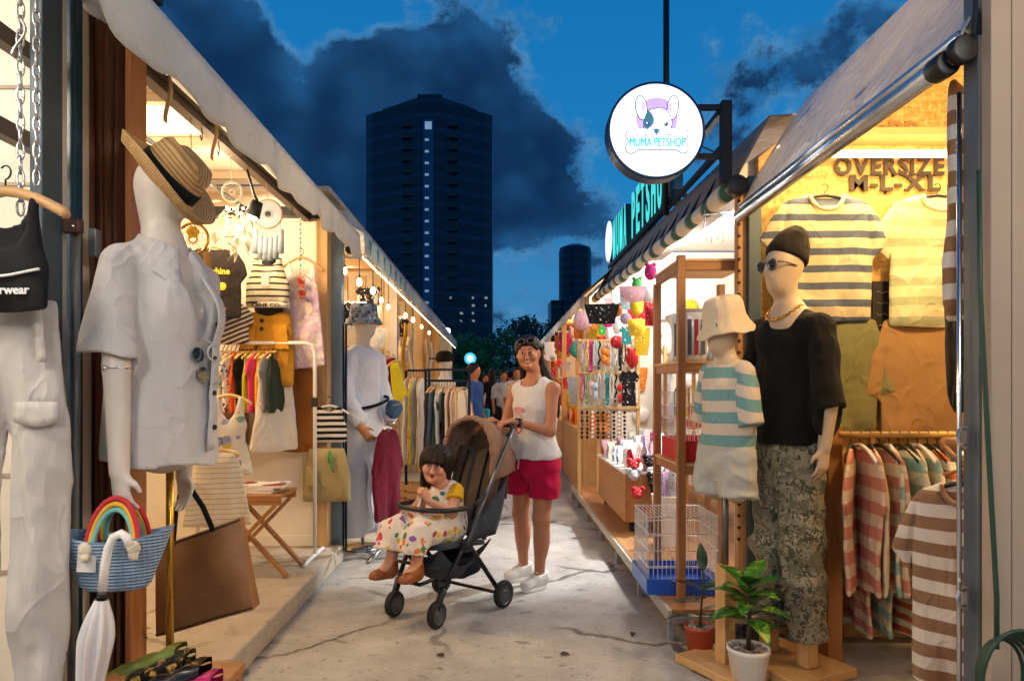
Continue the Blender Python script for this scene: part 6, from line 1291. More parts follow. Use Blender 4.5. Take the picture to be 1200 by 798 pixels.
tf, tb = tee(.68, .50, .24, .09, .085, .19, 58, 1.0, .225)
# --- R1: shirts on the chipboard wall
NAVYS = stripes('navy_stripe', [(.58, '#d9cba6'), (1, '#5c667c')], .091, .22)
SM = [(.205, -.03, .24, -.255)]; vf = panel(tf, tb, .03, .014, 20, 1, seams=SM)
def collar(par, vf, w, d, mat, nm='collar'):
    m = MB(); m.tube([(w*math.sin(R(a)), -.016-.012*math.cos(R(a/1.2)), -d*math.cos(R(a))-.004) for a in range(-88, 89, 11)], .011, 8); m.build(nm, mat, par, world=False, smooth=True)
CRM = cloth('cream_rib', '#dccfaa'); YG = 3.37
g1 = garment('striped_tshirt', 'navy and cream striped oversized T-shirt hung on the chipboard wall', 'T-shirt', vf, NAVYS, (PX(967, YG), YG, PZ(228, YG)), 0, 'T-shirts pinned on the chipboard wall', .42, BLACKP, .06, -.01); g1.scale = (.92, 1, .92); collar(g1, vf, .09, .085, CRM)
vf2 = panel(tf, tb, .03, .016, 22, 5, seams=SM)
g2 = garment('striped_tshirt', 'pale green and cream striped T-shirt hung on the chipboard wall beside the navy striped one', 'T-shirt', vf2, stripes('mint_stripe', [(.56, '#e2d6aa'), (1, '#b3b892')], .10, .3), (PX(1099, YG), YG, PZ(228, YG)), 0, 'T-shirts pinned on the chipboard wall', .42, BLACKP, .06, -.01); g2.scale = (.95, 1, .96); collar(g2, vf2, .09, .085, CRM)
t2f, t2b = tee(.66, .50, .40, .09, .06, .15, 76, 1.0, .24)
vf3 = panel(t2f, t2b, .028, .022, 18, 8)
garment('sweatshirt', 'olive green long sleeved top hung below the navy striped T-shirt', 'shirt', vf3, cloth('olive', '#7d7c53'), (PX(975, 3.41), 3.405, PZ(366, 3.41)), 0, 'shirts in the lower wall row', .42, HGOLD, .06, -.01).scale = (.9, .8, .92)
vf4 = panel(t2f, t2b, .028, .022, 20, 9)
garment('sweatshirt', 'mustard tan long sleeved top hung below the pale green striped T-shirt', 'shirt', vf4, cloth('mustard_tan', '#a07c50'), (PX(1092, 3.40), 3.40, PZ(366, 3.40)), 0, 'shirts in the lower wall row', .42, HGOLD, .06, -.01).scale = (1.0, .8, .94)
m = MB(); m.box((PX(1021, 3.45), 3.435, PZ(422, 3.45)), (PX(1048, 3.45), 3.447, PZ(330, 3.45))); o = m.build('chalkboard', M('board_black', '#1d1a16', .6, var=.2), label='dark chalkboard with faint writing between the olive and mustard tops', cat='chalkboard', bevel=.003)
for k in range(5): m = MB(); m.tube([(-.04+.013*i, -.008, .34-.055*k+.006*math.sin(i*2.1+k)) for i in range(6)], .0022, 4); m.build('chalk_line', M('chalk', '#8d867a', .9), o, world=False)
vf5 = panel(*tee(.62, .46, .22, .085, .07, .17, 70, 1.0, .21), .03, .02, 20, 11)
garment('tshirt', 'black T-shirt hanging edge on behind the grey post on the right', 'T-shirt', vf5, cloth('black_tee', '#151413'), (PX(1122, 2.7), 2.70, PZ(298, 2.7)), R(62), None, .40, HGOLD, .07)
m = MB(); m.obox(P(976, 480, 2.98), (.055, .006, .075), rotm(R(-20))); o = m.build('price_tag', M('board_black', '#1d1a16', .6), label='small black price tag reading 50 clipped by the clothes rail', cat='price tag')
m = MB(); put_text(m, '50', (0, -.006, .030), (.94, -.34, 0), (0, 0, 1), .04, .001, .001); m.build('lettering', M('chalk', '#8d867a', .9), o, world=False)
# --- R1 rail
YRL = 3.06; zr = PZ(509, YRL)
m = MB(); m.tube([(PX(984, YRL), YRL, zr), (2.62, YRL, zr)], .014, 12); tag(m.build('clothes_rail', wood('rail_wood', '#b98335', '#e0b160', 0), smooth=True), 'yellow wooden clothes rail full of striped T-shirts in the right stall', 'clothes rail')
rf_, rb_ = tee(.62, .46, .20, .085, .06, .17, 66, 1.03, .20)
rail_sets = [('coral pink and cream striped', stripes('coral_s', [(.5, '#d8c3a4'), (1, '#c9836e')], .105, .1)), ('sage green and cream striped', stripes('sage_s', [(.5, '#d9d2b4'), (1, '#93b3a4')], .105, .4)),
             ('orange and white striped', stripes('orange_s', [(.5, '#ddd0bb'), (1, '#c0602c')], .07, .2)), ('navy and white striped', stripes('navy_s', [(.5, '#d6cfc0'), (1, '#28354c')], .10, .0)),
             ('mustard yellow', cloth('mustard', '#c0862c')), ('cream', cloth('cream_tee', '#cfc1a5')), ('brick red', cloth('brick', '#8f3b26')), ('black', cloth('black_tee', '#151413'))]
RV = [panel(rf_, rb_, .017, .016, 21, 20+k, seams=[(.185, -.03, .222, -.23)]) for k in range(3)]
order = [0, 0, 5, 0, 1, 1, 5, 1, 2, 3, 4, 0, 5, 2, 1, 6, 7, 5, 3, 4, 0, 1]; ordn = ('first', 'second', 'third', 'fourth', 'fifth', 'sixth')
cnt = {}; seen_rail = {}
for i, k in enumerate(order):
    x_ = PX(998, YRL)+.043*i; nm, mt = rail_sets[k]; cnt[k] = cnt.get(k, 0)+1; tot = order.count(k)
    lb = '%s T-shirt on the yellow rail' % nm if tot == 1 else '%s T-shirt on the yellow rail, %s such from the left' % (nm, ordn[cnt[k]-1])
    lc = (x_, YRL+.0, zr-.052); rz = R(78+7*math.sin(i*2.7)) if i else R(58)
    if i < 3: o = garment('rail_tshirt', lb, 'T-shirt', RV[i], mt, lc, rz, 'T-shirts on the yellow clothes rail', .38, HWHITE if i % 3 == 1 else BLACKP, .06, .0); seen_rail[i] = o
    else:
        o = dup(seen_rail[i % 3], lc, rz, lb); c_ = [c for c in o.children if c.name.startswith('fabric')][0]; omat(c_, mt)
# second, lower tier of striped shirts
for i in range(4):
    o = dup(seen_rail[i % 3], (PX(1005, 3.2)+.09*i, 3.22, zr-.42), R(80+4*i), '%s T-shirt in the lower row under the rail' % ('coral and cream striped', 'sage and cream striped', 'red and white striped', 'dark striped')[i], 'T-shirts in the lower row under the rail', .8)
    omat([c for c in o.children if c.name.startswith('fabric')][0], rail_sets[(0, 1, 2, 3)[i]][1])
m = MB(); m.tube([(PX(990, 3.2), 3.22, zr-.37), (2.2, 3.22, zr-.37)], .008, 8); tag(m.build('lower_rail', WIRE, smooth=True), 'thin dark lower rail behind the striped T-shirts', 'clothes rail')
# brown and white striped T-shirts on the right
BRS = stripes('brown_s', [(.5, '#d4cdc6'), (1, '#8c6d55')], .092, .35)
vf6 = panel(*tee(.74, .46, .25, .085, .07, .18, 60, 1.0, .205), .04, .022, 19, 31, seams=[(.19, -.03, .222, -.24)])
o_ = garment('striped_tshirt', 'brown and white striped T-shirt hung low in front of the grey post', 'T-shirt', vf6, BRS, (PX(1127, 2.3), 2.3, PZ(566, 2.3)), R(-42), None, .38, BLACKP, .07, -.005); collar(o_, vf6, .085, .07, cloth('brown_rib', '#8c6d55')); o_.scale = (.64, 1, .95)
vf7 = panel(mir([(0, -.02), (.05, 0), (.07, -.1), (.10, -.22), (.085, -.34), (.06, -.40), (.085, -.5), (.07, -.62), (.02, -.66)]), None, .04, .03, 45, 33)
garment('striped_tshirt', 'brown and white striped shirt tied in a bundle under the awning tube end', 'T-shirt', vf7, stripes('brown_s2', [(.5, '#cfc7be'), (1, '#8c6a4c')], .085, .1), (PX(1129, 1.86), 1.86, PZ(92, 1.86)), R(20)).scale = (.72, 1, 1)
m = MB(); c = P(1106, 520, 2.2); m.cyl(c, c+Vector((.1, .0, 0)), .022, n=12); m.tube([c+Vector((.0, 0, 0)), c+Vector((-.01, -.06, -.03)), c+Vector((.02, -.11, -.06)), (PX(1106, 2.09), 2.09, PZ(556, 2.09))], .006, 8); tag(m.build('wall_hook', OAKX, smooth=True), 'short wooden peg holding the brown striped T-shirt', 'hook')
# --- plants
TERR = M('terracotta', '#a8472c', .6, var=.1, bump=.1); POTW = M('white_pot', '#dcd9d2', .35, var=.03); SOIL = M('gravel', '#6a625a', .9, var=.5, vs=60, bump=1, bs=50)
def leafmat(name, c1, c2, c3):
    m, t, b = newmat(name); o = t.tc('UV') if False else t.tc(); n = t.noise(o, 16, 4, .6, 1.2)
    t.put(b.inputs['Base Color'], t.ramp(n, [(.35, C(c1)), (.52, C(c2)), (.66, C(c3))])); b.inputs['Roughness'].default_value = .38; b.inputs['Specular IOR Level'].default_value = .5; return m
def leaf_blade(m, base, d, L, w, droop=.3, curl=.25):
    base, d = Vector(base), Vector(d).normalized(); sd = d.cross(Vector((0, 0, 1))).normalized(); up = sd.cross(d)
    def fn(u, v):
        s_ = (v-.5)*2; ww = w*math.sin(PI*min(1, u**.75*.97+.02))**.85; z_ = up*(-droop*u*u*L+curl*w*abs(s_)*math.sin(PI*u)*1.0-.0) ; return base+d*(u*L*(1-.25*droop*u))+sd*ww*s_+z_
    m.grid(fn, 9, 6, .0012)
def pot(loc, r, h, mat, par, flare=.78):
    m = MB(); m.lathe([(r*flare*.9, 0), (r*flare, .005), (r*.96, h*.88), (r, h*.9), (r, h), (r*.9, h), (r*.88, h*.9), (.001, h*.88)], loc, 32); m.build('pot', mat, par, smooth=True, bevel=.0)
    m = MB(); m.lathe([(r*.89, h*.89), (r*.5, h*.93), (.001, h*.92)], loc, 20, cap=False); m.build('soil', SOIL, par, smooth=True)
    m = MB(); rs = random.Random(2)
    for k in range(26): a = rs.random()*6.28; q = r*.8*math.sqrt(rs.random()); m.sph(Vector(loc)+Vector((q*math.cos(a), q*math.sin(a), h*.95)), (.009+.006*rs.random(), .009, .006), 7, 5)
    m.build('pebbles', M('pebble', '#8d857b', .8, var=.4, vs=30), par, smooth=True, kind='stuff')
pA = G(877, 803); pA = Vector((pA.x, pA.y, 0)); po = thing('potted_plant', 'variegated green plant in a white pot before the camouflage trousers', 'potted plant', pA)
pot(pA, .088, .165, POTW, po, .72)
m = MB(); m.tube([pA+Vector((0, 0, .15)), pA+Vector((.004, 0, .3)), pA+Vector((-.004, .0, .43))], [.011, .009, .007], 8); m.build('stem', M('stem_brown', '#4a3a28', .8), po, smooth=True)
LV = leafmat('leaf_variegated', '#123a14', '#2f6a1e', '#8fa83a'); LD = leafmat('leaf_deep', '#14281a', '#22402a', '#3f5f3c')
for k in range(17):
    a = k*2.4; z_ = .26+.011*k; e_v = .15+.05*k; m = MB(); leaf_blade(m, pA+Vector((.004*math.cos(a), .004*math.sin(a), z_)), (math.cos(a), math.sin(a), e_v), .19-.002*k, .042, .5-.015*k); m.build('leaf', LV, po, smooth=True)
pB = G(820, 760, .0); pB = Vector((PX(820, 3.22), 3.22, .0)); p2 = thing('potted_plant', 'thin dark leaved plant in a small terracotta pot at the platform corner', 'potted plant', pB)
pot(pB, .072, .135, TERR, p2, .74)
m = MB(); m.tube([pB+Vector((0, 0, .12)), pB+Vector((.01, 0, .25)), pB+Vector((.02, -.0, .40))], [.006, .005, .003], 6); m.build('stem', M('stem_green', '#3d4a2c', .7), p2, smooth=True)
for k, (a, e_v, L_, z_) in enumerate(((2.9, .5, .16, .30), (.3, .6, .14, .30), (3.3, .3, .17, .24), (-.4, .35, .15, .21), (1.4, 2.2, .15, .39), (2.6, .0, .22, .17), (5.2, .2, .13, .19), (4.2, .5, .14, .26))):
    m = MB(); leaf_blade(m, pB+Vector((.014, 0, z_)), (math.cos(a), math.sin(a), e_v), L_, .026, .25); m.build('leaf', LD, p2, smooth=True)
# ================================================================== PET SHOP GOODS
def bars(mb, a, b, n, m_=0, r=.0016):   # row of wires: from segment a to segment b
    for i in range(n+1): mb.tube([Vector(a[0]).lerp(Vector(a[1]), i/n), Vector(b[0]).lerp(Vector(b[1]), i/n)], r, 5, m=m_, cap=False)
def cage(x0, x1, y0, y1, z0, z1, label, tray, n=12, r=.0016, th=.07):
    o = thing('wire_cage', label, 'cage', ((x0+x1)/2, (y0+y1)/2, z0), 0, 'pet cages in the pet shop'); W = M('white_wire', '#dcdad5', .35, .2, var=.03); m = MB(); zb = z0+th*.6
    for (p, q) in (((x0, y0), (x1, y0)), ((x1, y0), (x1, y1)), ((x1, y1), (x0, y1)), ((x0, y1), (x0, y0))):
        bars(m, ((*p, zb), (*q, zb)), ((*p, z1), (*q, z1)), n, 0, r)
        for k in range(5): z_ = zb+(z1-zb)*k/4; m.tube([(*p, z_), (*q, z_)], r*1.5, 5, cap=False)
    bars(m, ((x0, y0, z1), (x1, y0, z1)), ((x0, y1, z1), (x1, y1, z1)), n, 0, r); m.build('wire_bars', W, o)
    m = MB(); e = .014; m.box((x0-e, y0-e, z0), (x1+e, y1+e, z0+.008))
    for lo, hi in (((x0-e, y0-e, z0+.008), (x1+e, y0-e+.006, z0+th)), ((x0-e, y1+e-.006, z0+.008), (x1+e, y1+e, z0+th)), ((x0-e, y0-e+.006, z0+.008), (x0-e+.006, y1+e-.006, z0+th)), ((x1+e-.006, y0-e+.006, z0+.008), (x1+e, y1+e-.006, z0+th))): m.box(lo, hi)
    for k in range(7): x_ = x0+(x1-x0)*(k+.5)/7; m.box((x_-.004, y0-e-.004, z0+.006), (x_+.004, y0-e-.0005, z0+th-.004))
    m.build('tray', tray, o, bevel=.004); return o
REDP = M('red_plastic', '#c42222', .35, var=.05); BLUP = M('blue_plastic', '#1f55b8', .35, var=.05)
xs0, xs1, ysa, ysb = PX(798, 3.5), 1.32, 3.5, 4.02
ru = thing('shelf_unit', 'tall open wooden shelf unit at the front of the pet shop', 'shelf', (xs0, 3.5, .16))
for nm, x_, y_, z1 in (('post', xs0, ysa, 1.93), ('post', xs0, ysb, 1.86), ('post', xs1, ysa, 1.93), ('post', xs1, ysb, 1.86)):
    m = MB(); m.box((x_-.02, y_-.02, .162), (x_+.02, y_+.02, z1)); m.build(nm, OAK, ru, bevel=.003)
for z_ in (PZ(312, 3.5), PZ(431, 3.5), PZ(551, 3.5)):
    m = MB(); m.box((xs0+.021, ysa-.014, z_-.022), (xs1-.021, ysa+.014, z_+.022)); m.box((xs0-.014, ysa+.021, z_-.022), (xs0+.014, ysb-.021, z_+.022)); m.build('shelf_rail', OAKX, ru, bevel=.003)
    m = MB(); m.box((xs0-.018, ysa-.018, z_+.0225), (xs1+.018, ysb+.018, z_+.036)); m.build('shelf_board', PINEX, ru, bevel=.002)
zA, zB = PZ(431, 3.5)+.037, PZ(551, 3.5)+.037
cage(xs0+.03, xs1-.05, 3.56, 3.96, zB, zB+.36, 'white wire pet cage with a red tray on the middle shelf', REDP, 12, th=.11)
cage(PX(760, 3.62), PX(842, 3.62), 3.61, 3.98, .162, .57, 'large white wire pet cage with a blue tray on the platform', BLUP, 16, .0018, .085)
PKW = M('pack_white', '#e6e7e8', .3, var=.05, vs=15, coat=.3); PKB = M('pack_blue', '#3c8fc0', .35); PKG = M('pack_grey', '#a9adb2', .3); PKP = M('pack_pink', '#d79bb0', .4); INK = M('ink_grey', '#5a5e66', .6); INKR = M('ink_red', '#b22a3a', .6)
def pad_pack(x, y, z, w, d, h, label, top, nm='diaper_pack'):
    o = thing(nm, label, 'package', (x, y, z), 0, 'pet pad packs on the upper shelf'); m = MB(); m.grid(lambda u, v: (x+w*(u-.5), y-d/2-.012*math.sin(PI*u)*math.sin(PI*v), z+h*v), 6, 8, d); m.build('bag', PKW, o, smooth=True)
    m = MB(); m.box((x-w/2-.001, y-d/2-.004, z+h*.94), (x+w/2+.001, y+d/2, z+h*1.01)); m.build('top_band', top, o, bevel=.003)
    for k in range(3): m = MB(); x_ = x-w*.3+w*.3*k; m.box((x_-.010, y-d/2-.0165, z+h*.12), (x_+.010, y-d/2-.0125, z+h*.80)); m.build('printed_column', INK if k != 1 else INKR, o)
    return o
for k, (x_, tp_, lb) in enumerate(((xs0+.09, PKG, 'grey topped'), (xs0+.22, PKB, 'blue topped'), (xs0+.345, PKP, 'pink topped'))): pad_pack(x_, 3.62, zA, .118, .14, .27, '%s white pet pad pack standing on the upper shelf' % lb, tp_)
pad_pack(xs0+.08, 3.86, zA, .11, .14, .27, 'white pet pad pack with a pale top behind the grey topped one', PKW)
# counter with goods
cn = thing('shop_counter', 'pine fronted counter on castors piled with white goods', 'counter', (1.15, 5.8, .16)); cx0, cx1, cy0, cy1 = .97, 1.45, 5.15, 6.5
m = MB(); m.box((cx0, cy0, .24), (cx1, cy1, .60)); m.build('cabinet', OAKY, cn, bevel=.004)
m = MB(); m.box((cx0-.01, cy0-.01, .602), (cx1+.01, cy1+.01, .622)); m.build('counter_top', M('counter_white', '#e2dfd8', .4), cn, bevel=.004)
for x_ in (cx0+.06, cx1-.06):
    for y_ in (cy0+.06, cy1-.06): m = MB(); m.cyl((x_-.014, y_, .195), (x_+.014, y_, .195), .033, n=14); m.box((x_-.02, y_-.012, .2), (x_+.02, y_+.012, .239)); m.build('castor', BLACKP, cn)
rs = random.Random(5)
PCOL = [('white', '#e6e6e4'), ('pale pink', '#d9a9b4'), ('lilac', '#b9a6cf'), ('silver grey', '#aeb2b6'), ('pale blue', '#a9c3d6'), ('cream', '#ded3bd'), ('red', '#b82a33'), ('black', '#1b1b1f'), ('teal', '#2e8f96'), ('yellow', '#d6b32a'), ('orange', '#d07a2c'), ('green', '#3f9a4a'), ('magenta', '#b82a78'), ('navy', '#273a6a')]
PM = [blotch('pack_'+n.replace(' ', '_'), c, ['#e9e6df', '#9a4a4c', '#4a4e56', c, c, c], 62, .45, .5, .5) for n, c in PCOL]
def pouch(x, y, z, w, h, d, k, rz, label, group, nm='treat_bag', lean=0):
    m = MB(); Rz = Matrix.Rotation(rz, 3, 'Z') @ Matrix.Rotation(lean, 3, 'X')
    def fn(u, v, s_): e = math.sin(PI*min(max(u, .02), .98))**.4*math.sin(PI*min(max(v, .04), .96))**.5; return Vector((x, y, z))+Rz @ Vector((w*(u-.5)*(1-.06*math.sin(PI*v)), s_*d/2*e+.004*math.sin(9*v+k), h*v))
    m.grid(lambda u, v: fn(u, v, -1), 8, 8); b = MB(); m.grid(lambda u, v: fn(1-u, v, 1), 8, 8)
    o = m.build(nm, PM[k], smooth=True, label=label, cat='package', group=group); return o
rowname = ('front', 'second', 'third', 'back'); colname = ('first', 'second', 'third', 'fourth', 'fifth', 'sixth')
for j in range(4):
    for i in range(6):
        k = (0, 1, 0, 3, 2, 0, 4, 0, 5, 0, 3, 1)[(i*5+j*3) % 12] if j < 3 else (6, 0, 8, 12, 0, 3)[i]
        if i == 0 and j == 0: k = 6
        x_ = cx0+.06+.11*j+rs.uniform(-.01, .01); y_ = cy0+.12+.21*i+rs.uniform(-.02, .02); hh = .13+.035*j+rs.uniform(0, .03)
        pouch(x_, y_, .624, .15, hh, .055, k, R(rs.uniform(40, 90)), '%s pouch on the counter, %s row from the lane, %s from the near end' % (PCOL[k][0], rowname[j], colname[i]), 'pouches standing on the pet shop counter', lean=R(rs.uniform(-12, 4)))
# heap of dark and red toys at the counter's near end
for i in range(9):
    a = i*1.7; nmk = (6, 7, 6, 3, 7, 13, 6, 7, 12)[i]; p = Vector((cx0+.08+.12*(i % 3)+.02*math.sin(a), cy0-.06+.04*(i // 3), .47+.10*(i//3)+.03*(i % 2)))
    m = MB(); m.sph(p, .045, 12, 8); m.sph(p+Vector((.035, -.01, .035)), .022, 8, 6); m.sph(p+Vector((-.035, -.01, .035)), .022, 8, 6); m.sph(p+Vector((0, -.04, -.008)), .02, 8, 6)
    tag(m.build('plush_toy', PM[nmk], smooth=True), '%s plush toy hung at the near end of the counter, %s' % (PCOL[nmk][0], ('low left', 'low middle', 'low right', 'mid left', 'centre', 'mid right', 'top left', 'top middle', 'top right')[i]), 'plush toy', 'plush toys hung on the counter end')
sb = thing('waste_basket', 'white lidded bin with lilac items before the counter end', 'basket', (1.18, 4.75, .16)); m = MB(); m.lathe([(.075, 0), (.10, .34), (.105, .35), (.098, .35), (.07, .01), (.001, .01)], (1.18, 4.75, .162), 24, cap=False); m.build('bucket', WHITEP, sb, smooth=True)
for i in range(5): m = MB(); a = i*1.3; p = Vector((1.18+.05*math.cos(a), 4.75+.05*math.sin(a), .46)); m.tube([p, p+Vector((.01*math.cos(a), 0, .16)), p+Vector((.03*math.cos(a), .0, .22+.02*i))], [.02, .03, .012], 8); o = m.build('toy_stick', PM[(2, 1, 0, 2, 3)[i]], smooth=True); tag(o, '%s toy stick standing in the white bin, %s' % (PCOL[(2, 1, 0, 2, 3)[i]][0], ('right most', 'farther right', 'left one', 'tall lilac left', 'tallest')[i]), 'toy', 'toys standing in the white bin')
# peg rack with collars and leads
YK = 7.1; pr_ = thing('peg_rack', 'wooden frame rack hung with collars and leads in the pet shop', 'display rack', (1.2, YK, .16)); kx0, kx1 = PX(679, YK), PX(748, YK)
for x_ in (kx0, kx0+.2, kx0+.42, kx1): m = MB(); m.box((x_-.018, YK, .162), (x_+.018, YK+.035, PZ(397, YK) if x_ in (kx0, kx1) else 1.0)); m.build('post', PINE, pr_, bevel=.003)
for z_ in (PZ(399, YK), PZ(437, YK), PZ(478, YK)): m = MB(); m.box((kx0-.02, YK-.018, z_-.012), (kx1+.02, YK-.002, z_+.012)); m.build('cross_bar', PINEX, pr_, bevel=.003)
m = MB(); m.box((kx0, YK+.036, 1.0), (kx1, YK+.044, PZ(399, YK))); m.build('back_board', M('board_cream', '#d9cdb6', .7), pr_)
def lead(x, y, z, L, k, kind, label, grp):
    m = MB(); 
    if kind == 0: m.tube([(x+.018*math.sin(2*PI*i/16), y-.012-.01*math.cos(2*PI*i/16), z-L/2+L/2*math.cos(2*PI*i/16)) for i in range(16)], .007, 6, True)
    elif kind == 1: m.tube([(x+.012*math.sin(i*1.4), y-.014+.006*math.cos(i*1.4), z-L*i/9) for i in range(10)], [.006+.006*abs(math.sin(i*1.9)) for i in range(10)], 7)
    elif kind == 2:
        m.cyl((x, y-.012, z), (x, y-.012, z-L*.3), .003, n=5); m.sph((x, y-.02, z-L*.45), (.032, .022, .04), 10, 8); m.sph((x, y-.02, z-L*.78), (.026, .02, .05), 10, 8)
    else: m.grid(lambda u, v: (x+.035*(u-.5), y-.014-.006*math.sin(v*8), z-L*v), 3, 8, .006); m.sph((x, y-.02, z-L), (.02, .014, .02), 8, 6)
    o = m.build(('dog_lead', 'dog_collar', 'pet_toy', 'pet_ribbon')[kind], PM[k], smooth=True); return tag(o, label, ('dog lead', 'dog collar', 'pet toy', 'ribbon')[kind], grp)
for row, (zt_, L_) in enumerate(((PZ(400, YK), .28), (PZ(438, YK), .30))):
    for i in range(14):
        k = (2, 9, 12, 4, 7, 10, 10, 3, 0, 7, 7, 5, 6, 9)[i] if row == 0 else (12, 11, 1, 4, 0, 3, 8, 0, 7, 6, 7, 3, 11, 5)[i]; kind = (0, 1, 3, 0, 1, 2, 2)[(i+row*3) % 7]; x_ = kx0+.03+(kx1-kx0-.06)*i/13
        lead(x_, YK-.02-.02*(i % 2), zt_, L_*(.85+.3*((i*7+row) % 5)/5), k, kind, '%s %s on the %s bar of the peg rack, hook %s from the left' % (PCOL[k][0], ('lead', 'collar', 'toy', 'ribbon')[kind], ('upper', 'lower')[row], ('one', 'two', 'three', 'four', 'five', 'six', 'seven', 'eight', 'nine', 'ten', 'eleven', 'twelve', 'thirteen', 'fourteen')[i]), 'leads and toys on the peg rack')
for i in range(9):   # beaded strings below the counter-side shelf
    k = (7, 7, 0, 7, 7, 3, 7, 0, 7)[i]; x_ = kx0+.02+.055*i; m = MB(); [m.sph((x_, YK-.05, 1.0-.042*j), (.016, .012, .017), 8, 6) for j in range(7)]; tag(m.build('bead_string', PM[k], smooth=True), '%s bead string hanging under the peg rack, place %s from the left' % (PCOL[k][0], colname[i] if i < 6 else ('seventh', 'eighth', 'ninth')[i-6]), 'bead string', 'bead strings under the peg rack')
# wall goods inside the pet shop: bags, toys, clothes on the far wall and the back wall
def wallbag(x, y, z, w, h, k, kind, label, grp, face='y'):
    m = MB()
    if kind == 0: m.grid(lambda u, v: (x+w*(u-.5)*(1+.15*math.cos(PI*v)), y-.02*math.sin(PI*u)*math.sin(PI*v)-.006, z-h*v), 8, 8, .01)
    elif kind == 1: m.sph((x, y-.03, z-h*.5), (w*.45, .04, h*.45), 14, 10); m.sph((x-w*.25, y-.03, z-h*.08), (w*.16, .02, w*.16), 8, 6); m.sph((x+w*.25, y-.03, z-h*.08), (w*.16, .02, w*.16), 8, 6)
    elif kind == 2: m.lathe([(w*.46, -.01), (w*.5, 0), (w*.46, .02), (w*.22, .035), (.002, .04)], (x, y-.004, z-h*.5), 22, rotm(0, 0, R(90)))
    elif kind == 3: m.prism([(0, 0), (w*.15, -.02), (w*.3, 0), (w*.5, -h*.2), (w*.38, -h*.34), (w*.3, -h*.28), (w*.34, -h), (-w*.34, -h), (-w*.3, -h*.28), (-w*.38, -h*.34), (-w*.5, -h*.2), (-w*.3, 0), (-w*.15, -.02)][::-1], (x, y-.03, z), (1, 0, 0), (0, 0, 1), .02)
    if face == 'x': m.v = [Vector((x-(y-q.y)*-1*-1, y+(q.x-x), q.z)) for q in m.v]; m.v = [Vector((x+(q.x-x), q.y, q.z)) for q in m.v]
    o = m.build(('pet_bag', 'plush_toy', 'round_toy', 'pet_coat')[kind], PM[k], smooth=kind in (1, 2)); return tag(o, label, ('bag', 'plush toy', 'toy', 'pet coat')[kind], grp)
kinds = ('bag', 'plush toy', 'disc toy', 'little pet coat')
hgt = ('top', 'second', 'third', 'fourth', 'lowest')
for j in range(4):
    for i in range(5):
        k = (6, 0, 9, 0, 12, 1, 0, 6, 4, 0, 10, 3, 0, 8, 5, 0, 2, 6, 9, 7)[j*5+i]; kd_ = (j*2+i*3) % 4
        wallbag(1.58+.30*i+.04*(j % 2), YE-.075, 2.28-.40*j, .20, .26, k, kd_, uniq('%s %s, %s row of the pet shop end wall' % (PCOL[k][0], kinds[kd_], hgt[j])), 'goods on the pet shop end wall')
for j in range(4):
    for i in range(9):
        k = (0, 6, 3, 0, 12, 9, 0, 4, 8, 0, 1, 0, 6, 2, 0, 10, 0, 5, 3)[(j*7+i*3) % 19]; kd_ = (j+i*3) % 4
        wallbag(3.27, 3.85+.42*i, 2.35-.45*j, .26, .30, k, kd_, uniq('%s %s, %s row of the pet shop back wall' % (PCOL[k][0], kinds[kd_], hgt[j]), 'from its near end'), 'goods on the pet shop back wall', 'x')
# low shelves with goods deeper in the shop
s2 = thing('shelf_unit', 'low pine shelf deeper inside the pet shop, stacked with small goods', 'shelf', (1.9, 5.2, .16))
for z_ in (.5, .95, 1.4): m = MB(); m.box((1.75, 4.3, z_), (2.1, 7.2, z_+.022)); m.build('shelf_board', PINEY, s2, bevel=.003)
for y_ in (4.3, 5.75, 7.2):
    for x_ in (1.76, 2.06): m = MB(); m.box((x_, y_-.02, .162), (x_+.035, y_+.015, 1.7)); m.build('post', PINE, s2, bevel=.003)
rs = random.Random(11)
for j, z_ in enumerate((.523, .973, 1.423)):
    for i in range(13):
        k = rs.choice((0, 0, 1, 3, 4, 6, 9, 8, 12, 0, 5, 2)); pouch(1.84+.05*(i % 2), 4.42+.215*i, z_, .16, .2+.1*rs.random(), .06, k, R(90+rs.uniform(-15, 15)), uniq('%s pouch on the %s board of the pine shelf' % (PCOL[k][0], ('bottom', 'middle', 'upper')[j]), 'from its near end'), 'pouches on the inner pine shelf')
# things hung under the shop's canopy
for i, (px, py, Y, w, h, k, kd_, lb) in enumerate(((683, 376, 6.9, .20, .16, 1, 2, 'pink parasol like toy hung under the canopy above the peg rack'), (705, 368, 5.9, .26, .17, 7, 0, 'dark patterned bag hung at the upper end of the peg rack'), (741, 345, 5.0, .17, .11, 1, 0, 'pale pink round fan hung under the striped blind'), (762, 372, 4.6, .09, .13, 6, 1, 'red and white plush doll hung by the shelf unit'), (752, 400, 6.4, .13, .26, 9, 0, 'bright yellow bag hung right of the peg rack'), (740, 420, 6.7, .14, .2, 6, 1, 'red plush toy among black collars at the rack end'), (736, 455, 6.6, .2, .34, 7, 3, 'black white dotted pet coat at the right end of the peg rack'))):
    p = P(px, py, Y); wallbag(p.x, p.y, p.z+h/2, w, h, k, kd_, lb, None)
# clear hangers under the blind
for i in range(6):
    o = hanger_mesh(.24, .07, .005, .06); c = P(826+7*i, 262+3*(i % 2), 3.7+.05*i); o.v = [Matrix.Rotation(R(70), 3, 'Z') @ q+c for q in o.v]; tag(o.build('clear_hanger', M('clear_plastic', '#e9ecef', .1, alpha=.45, var=0), smooth=True), uniq('empty clear hanger under the striped blind'), 'hanger', 'clear hangers under the blind')
m = MB(); m.tube([P(822, 252, 3.7), P(868, 248, 3.98)], .006, 6); tag(m.build('hanger_bar', CHROME, smooth=True), 'thin steel bar carrying clear hangers under the striped blind', 'rail')
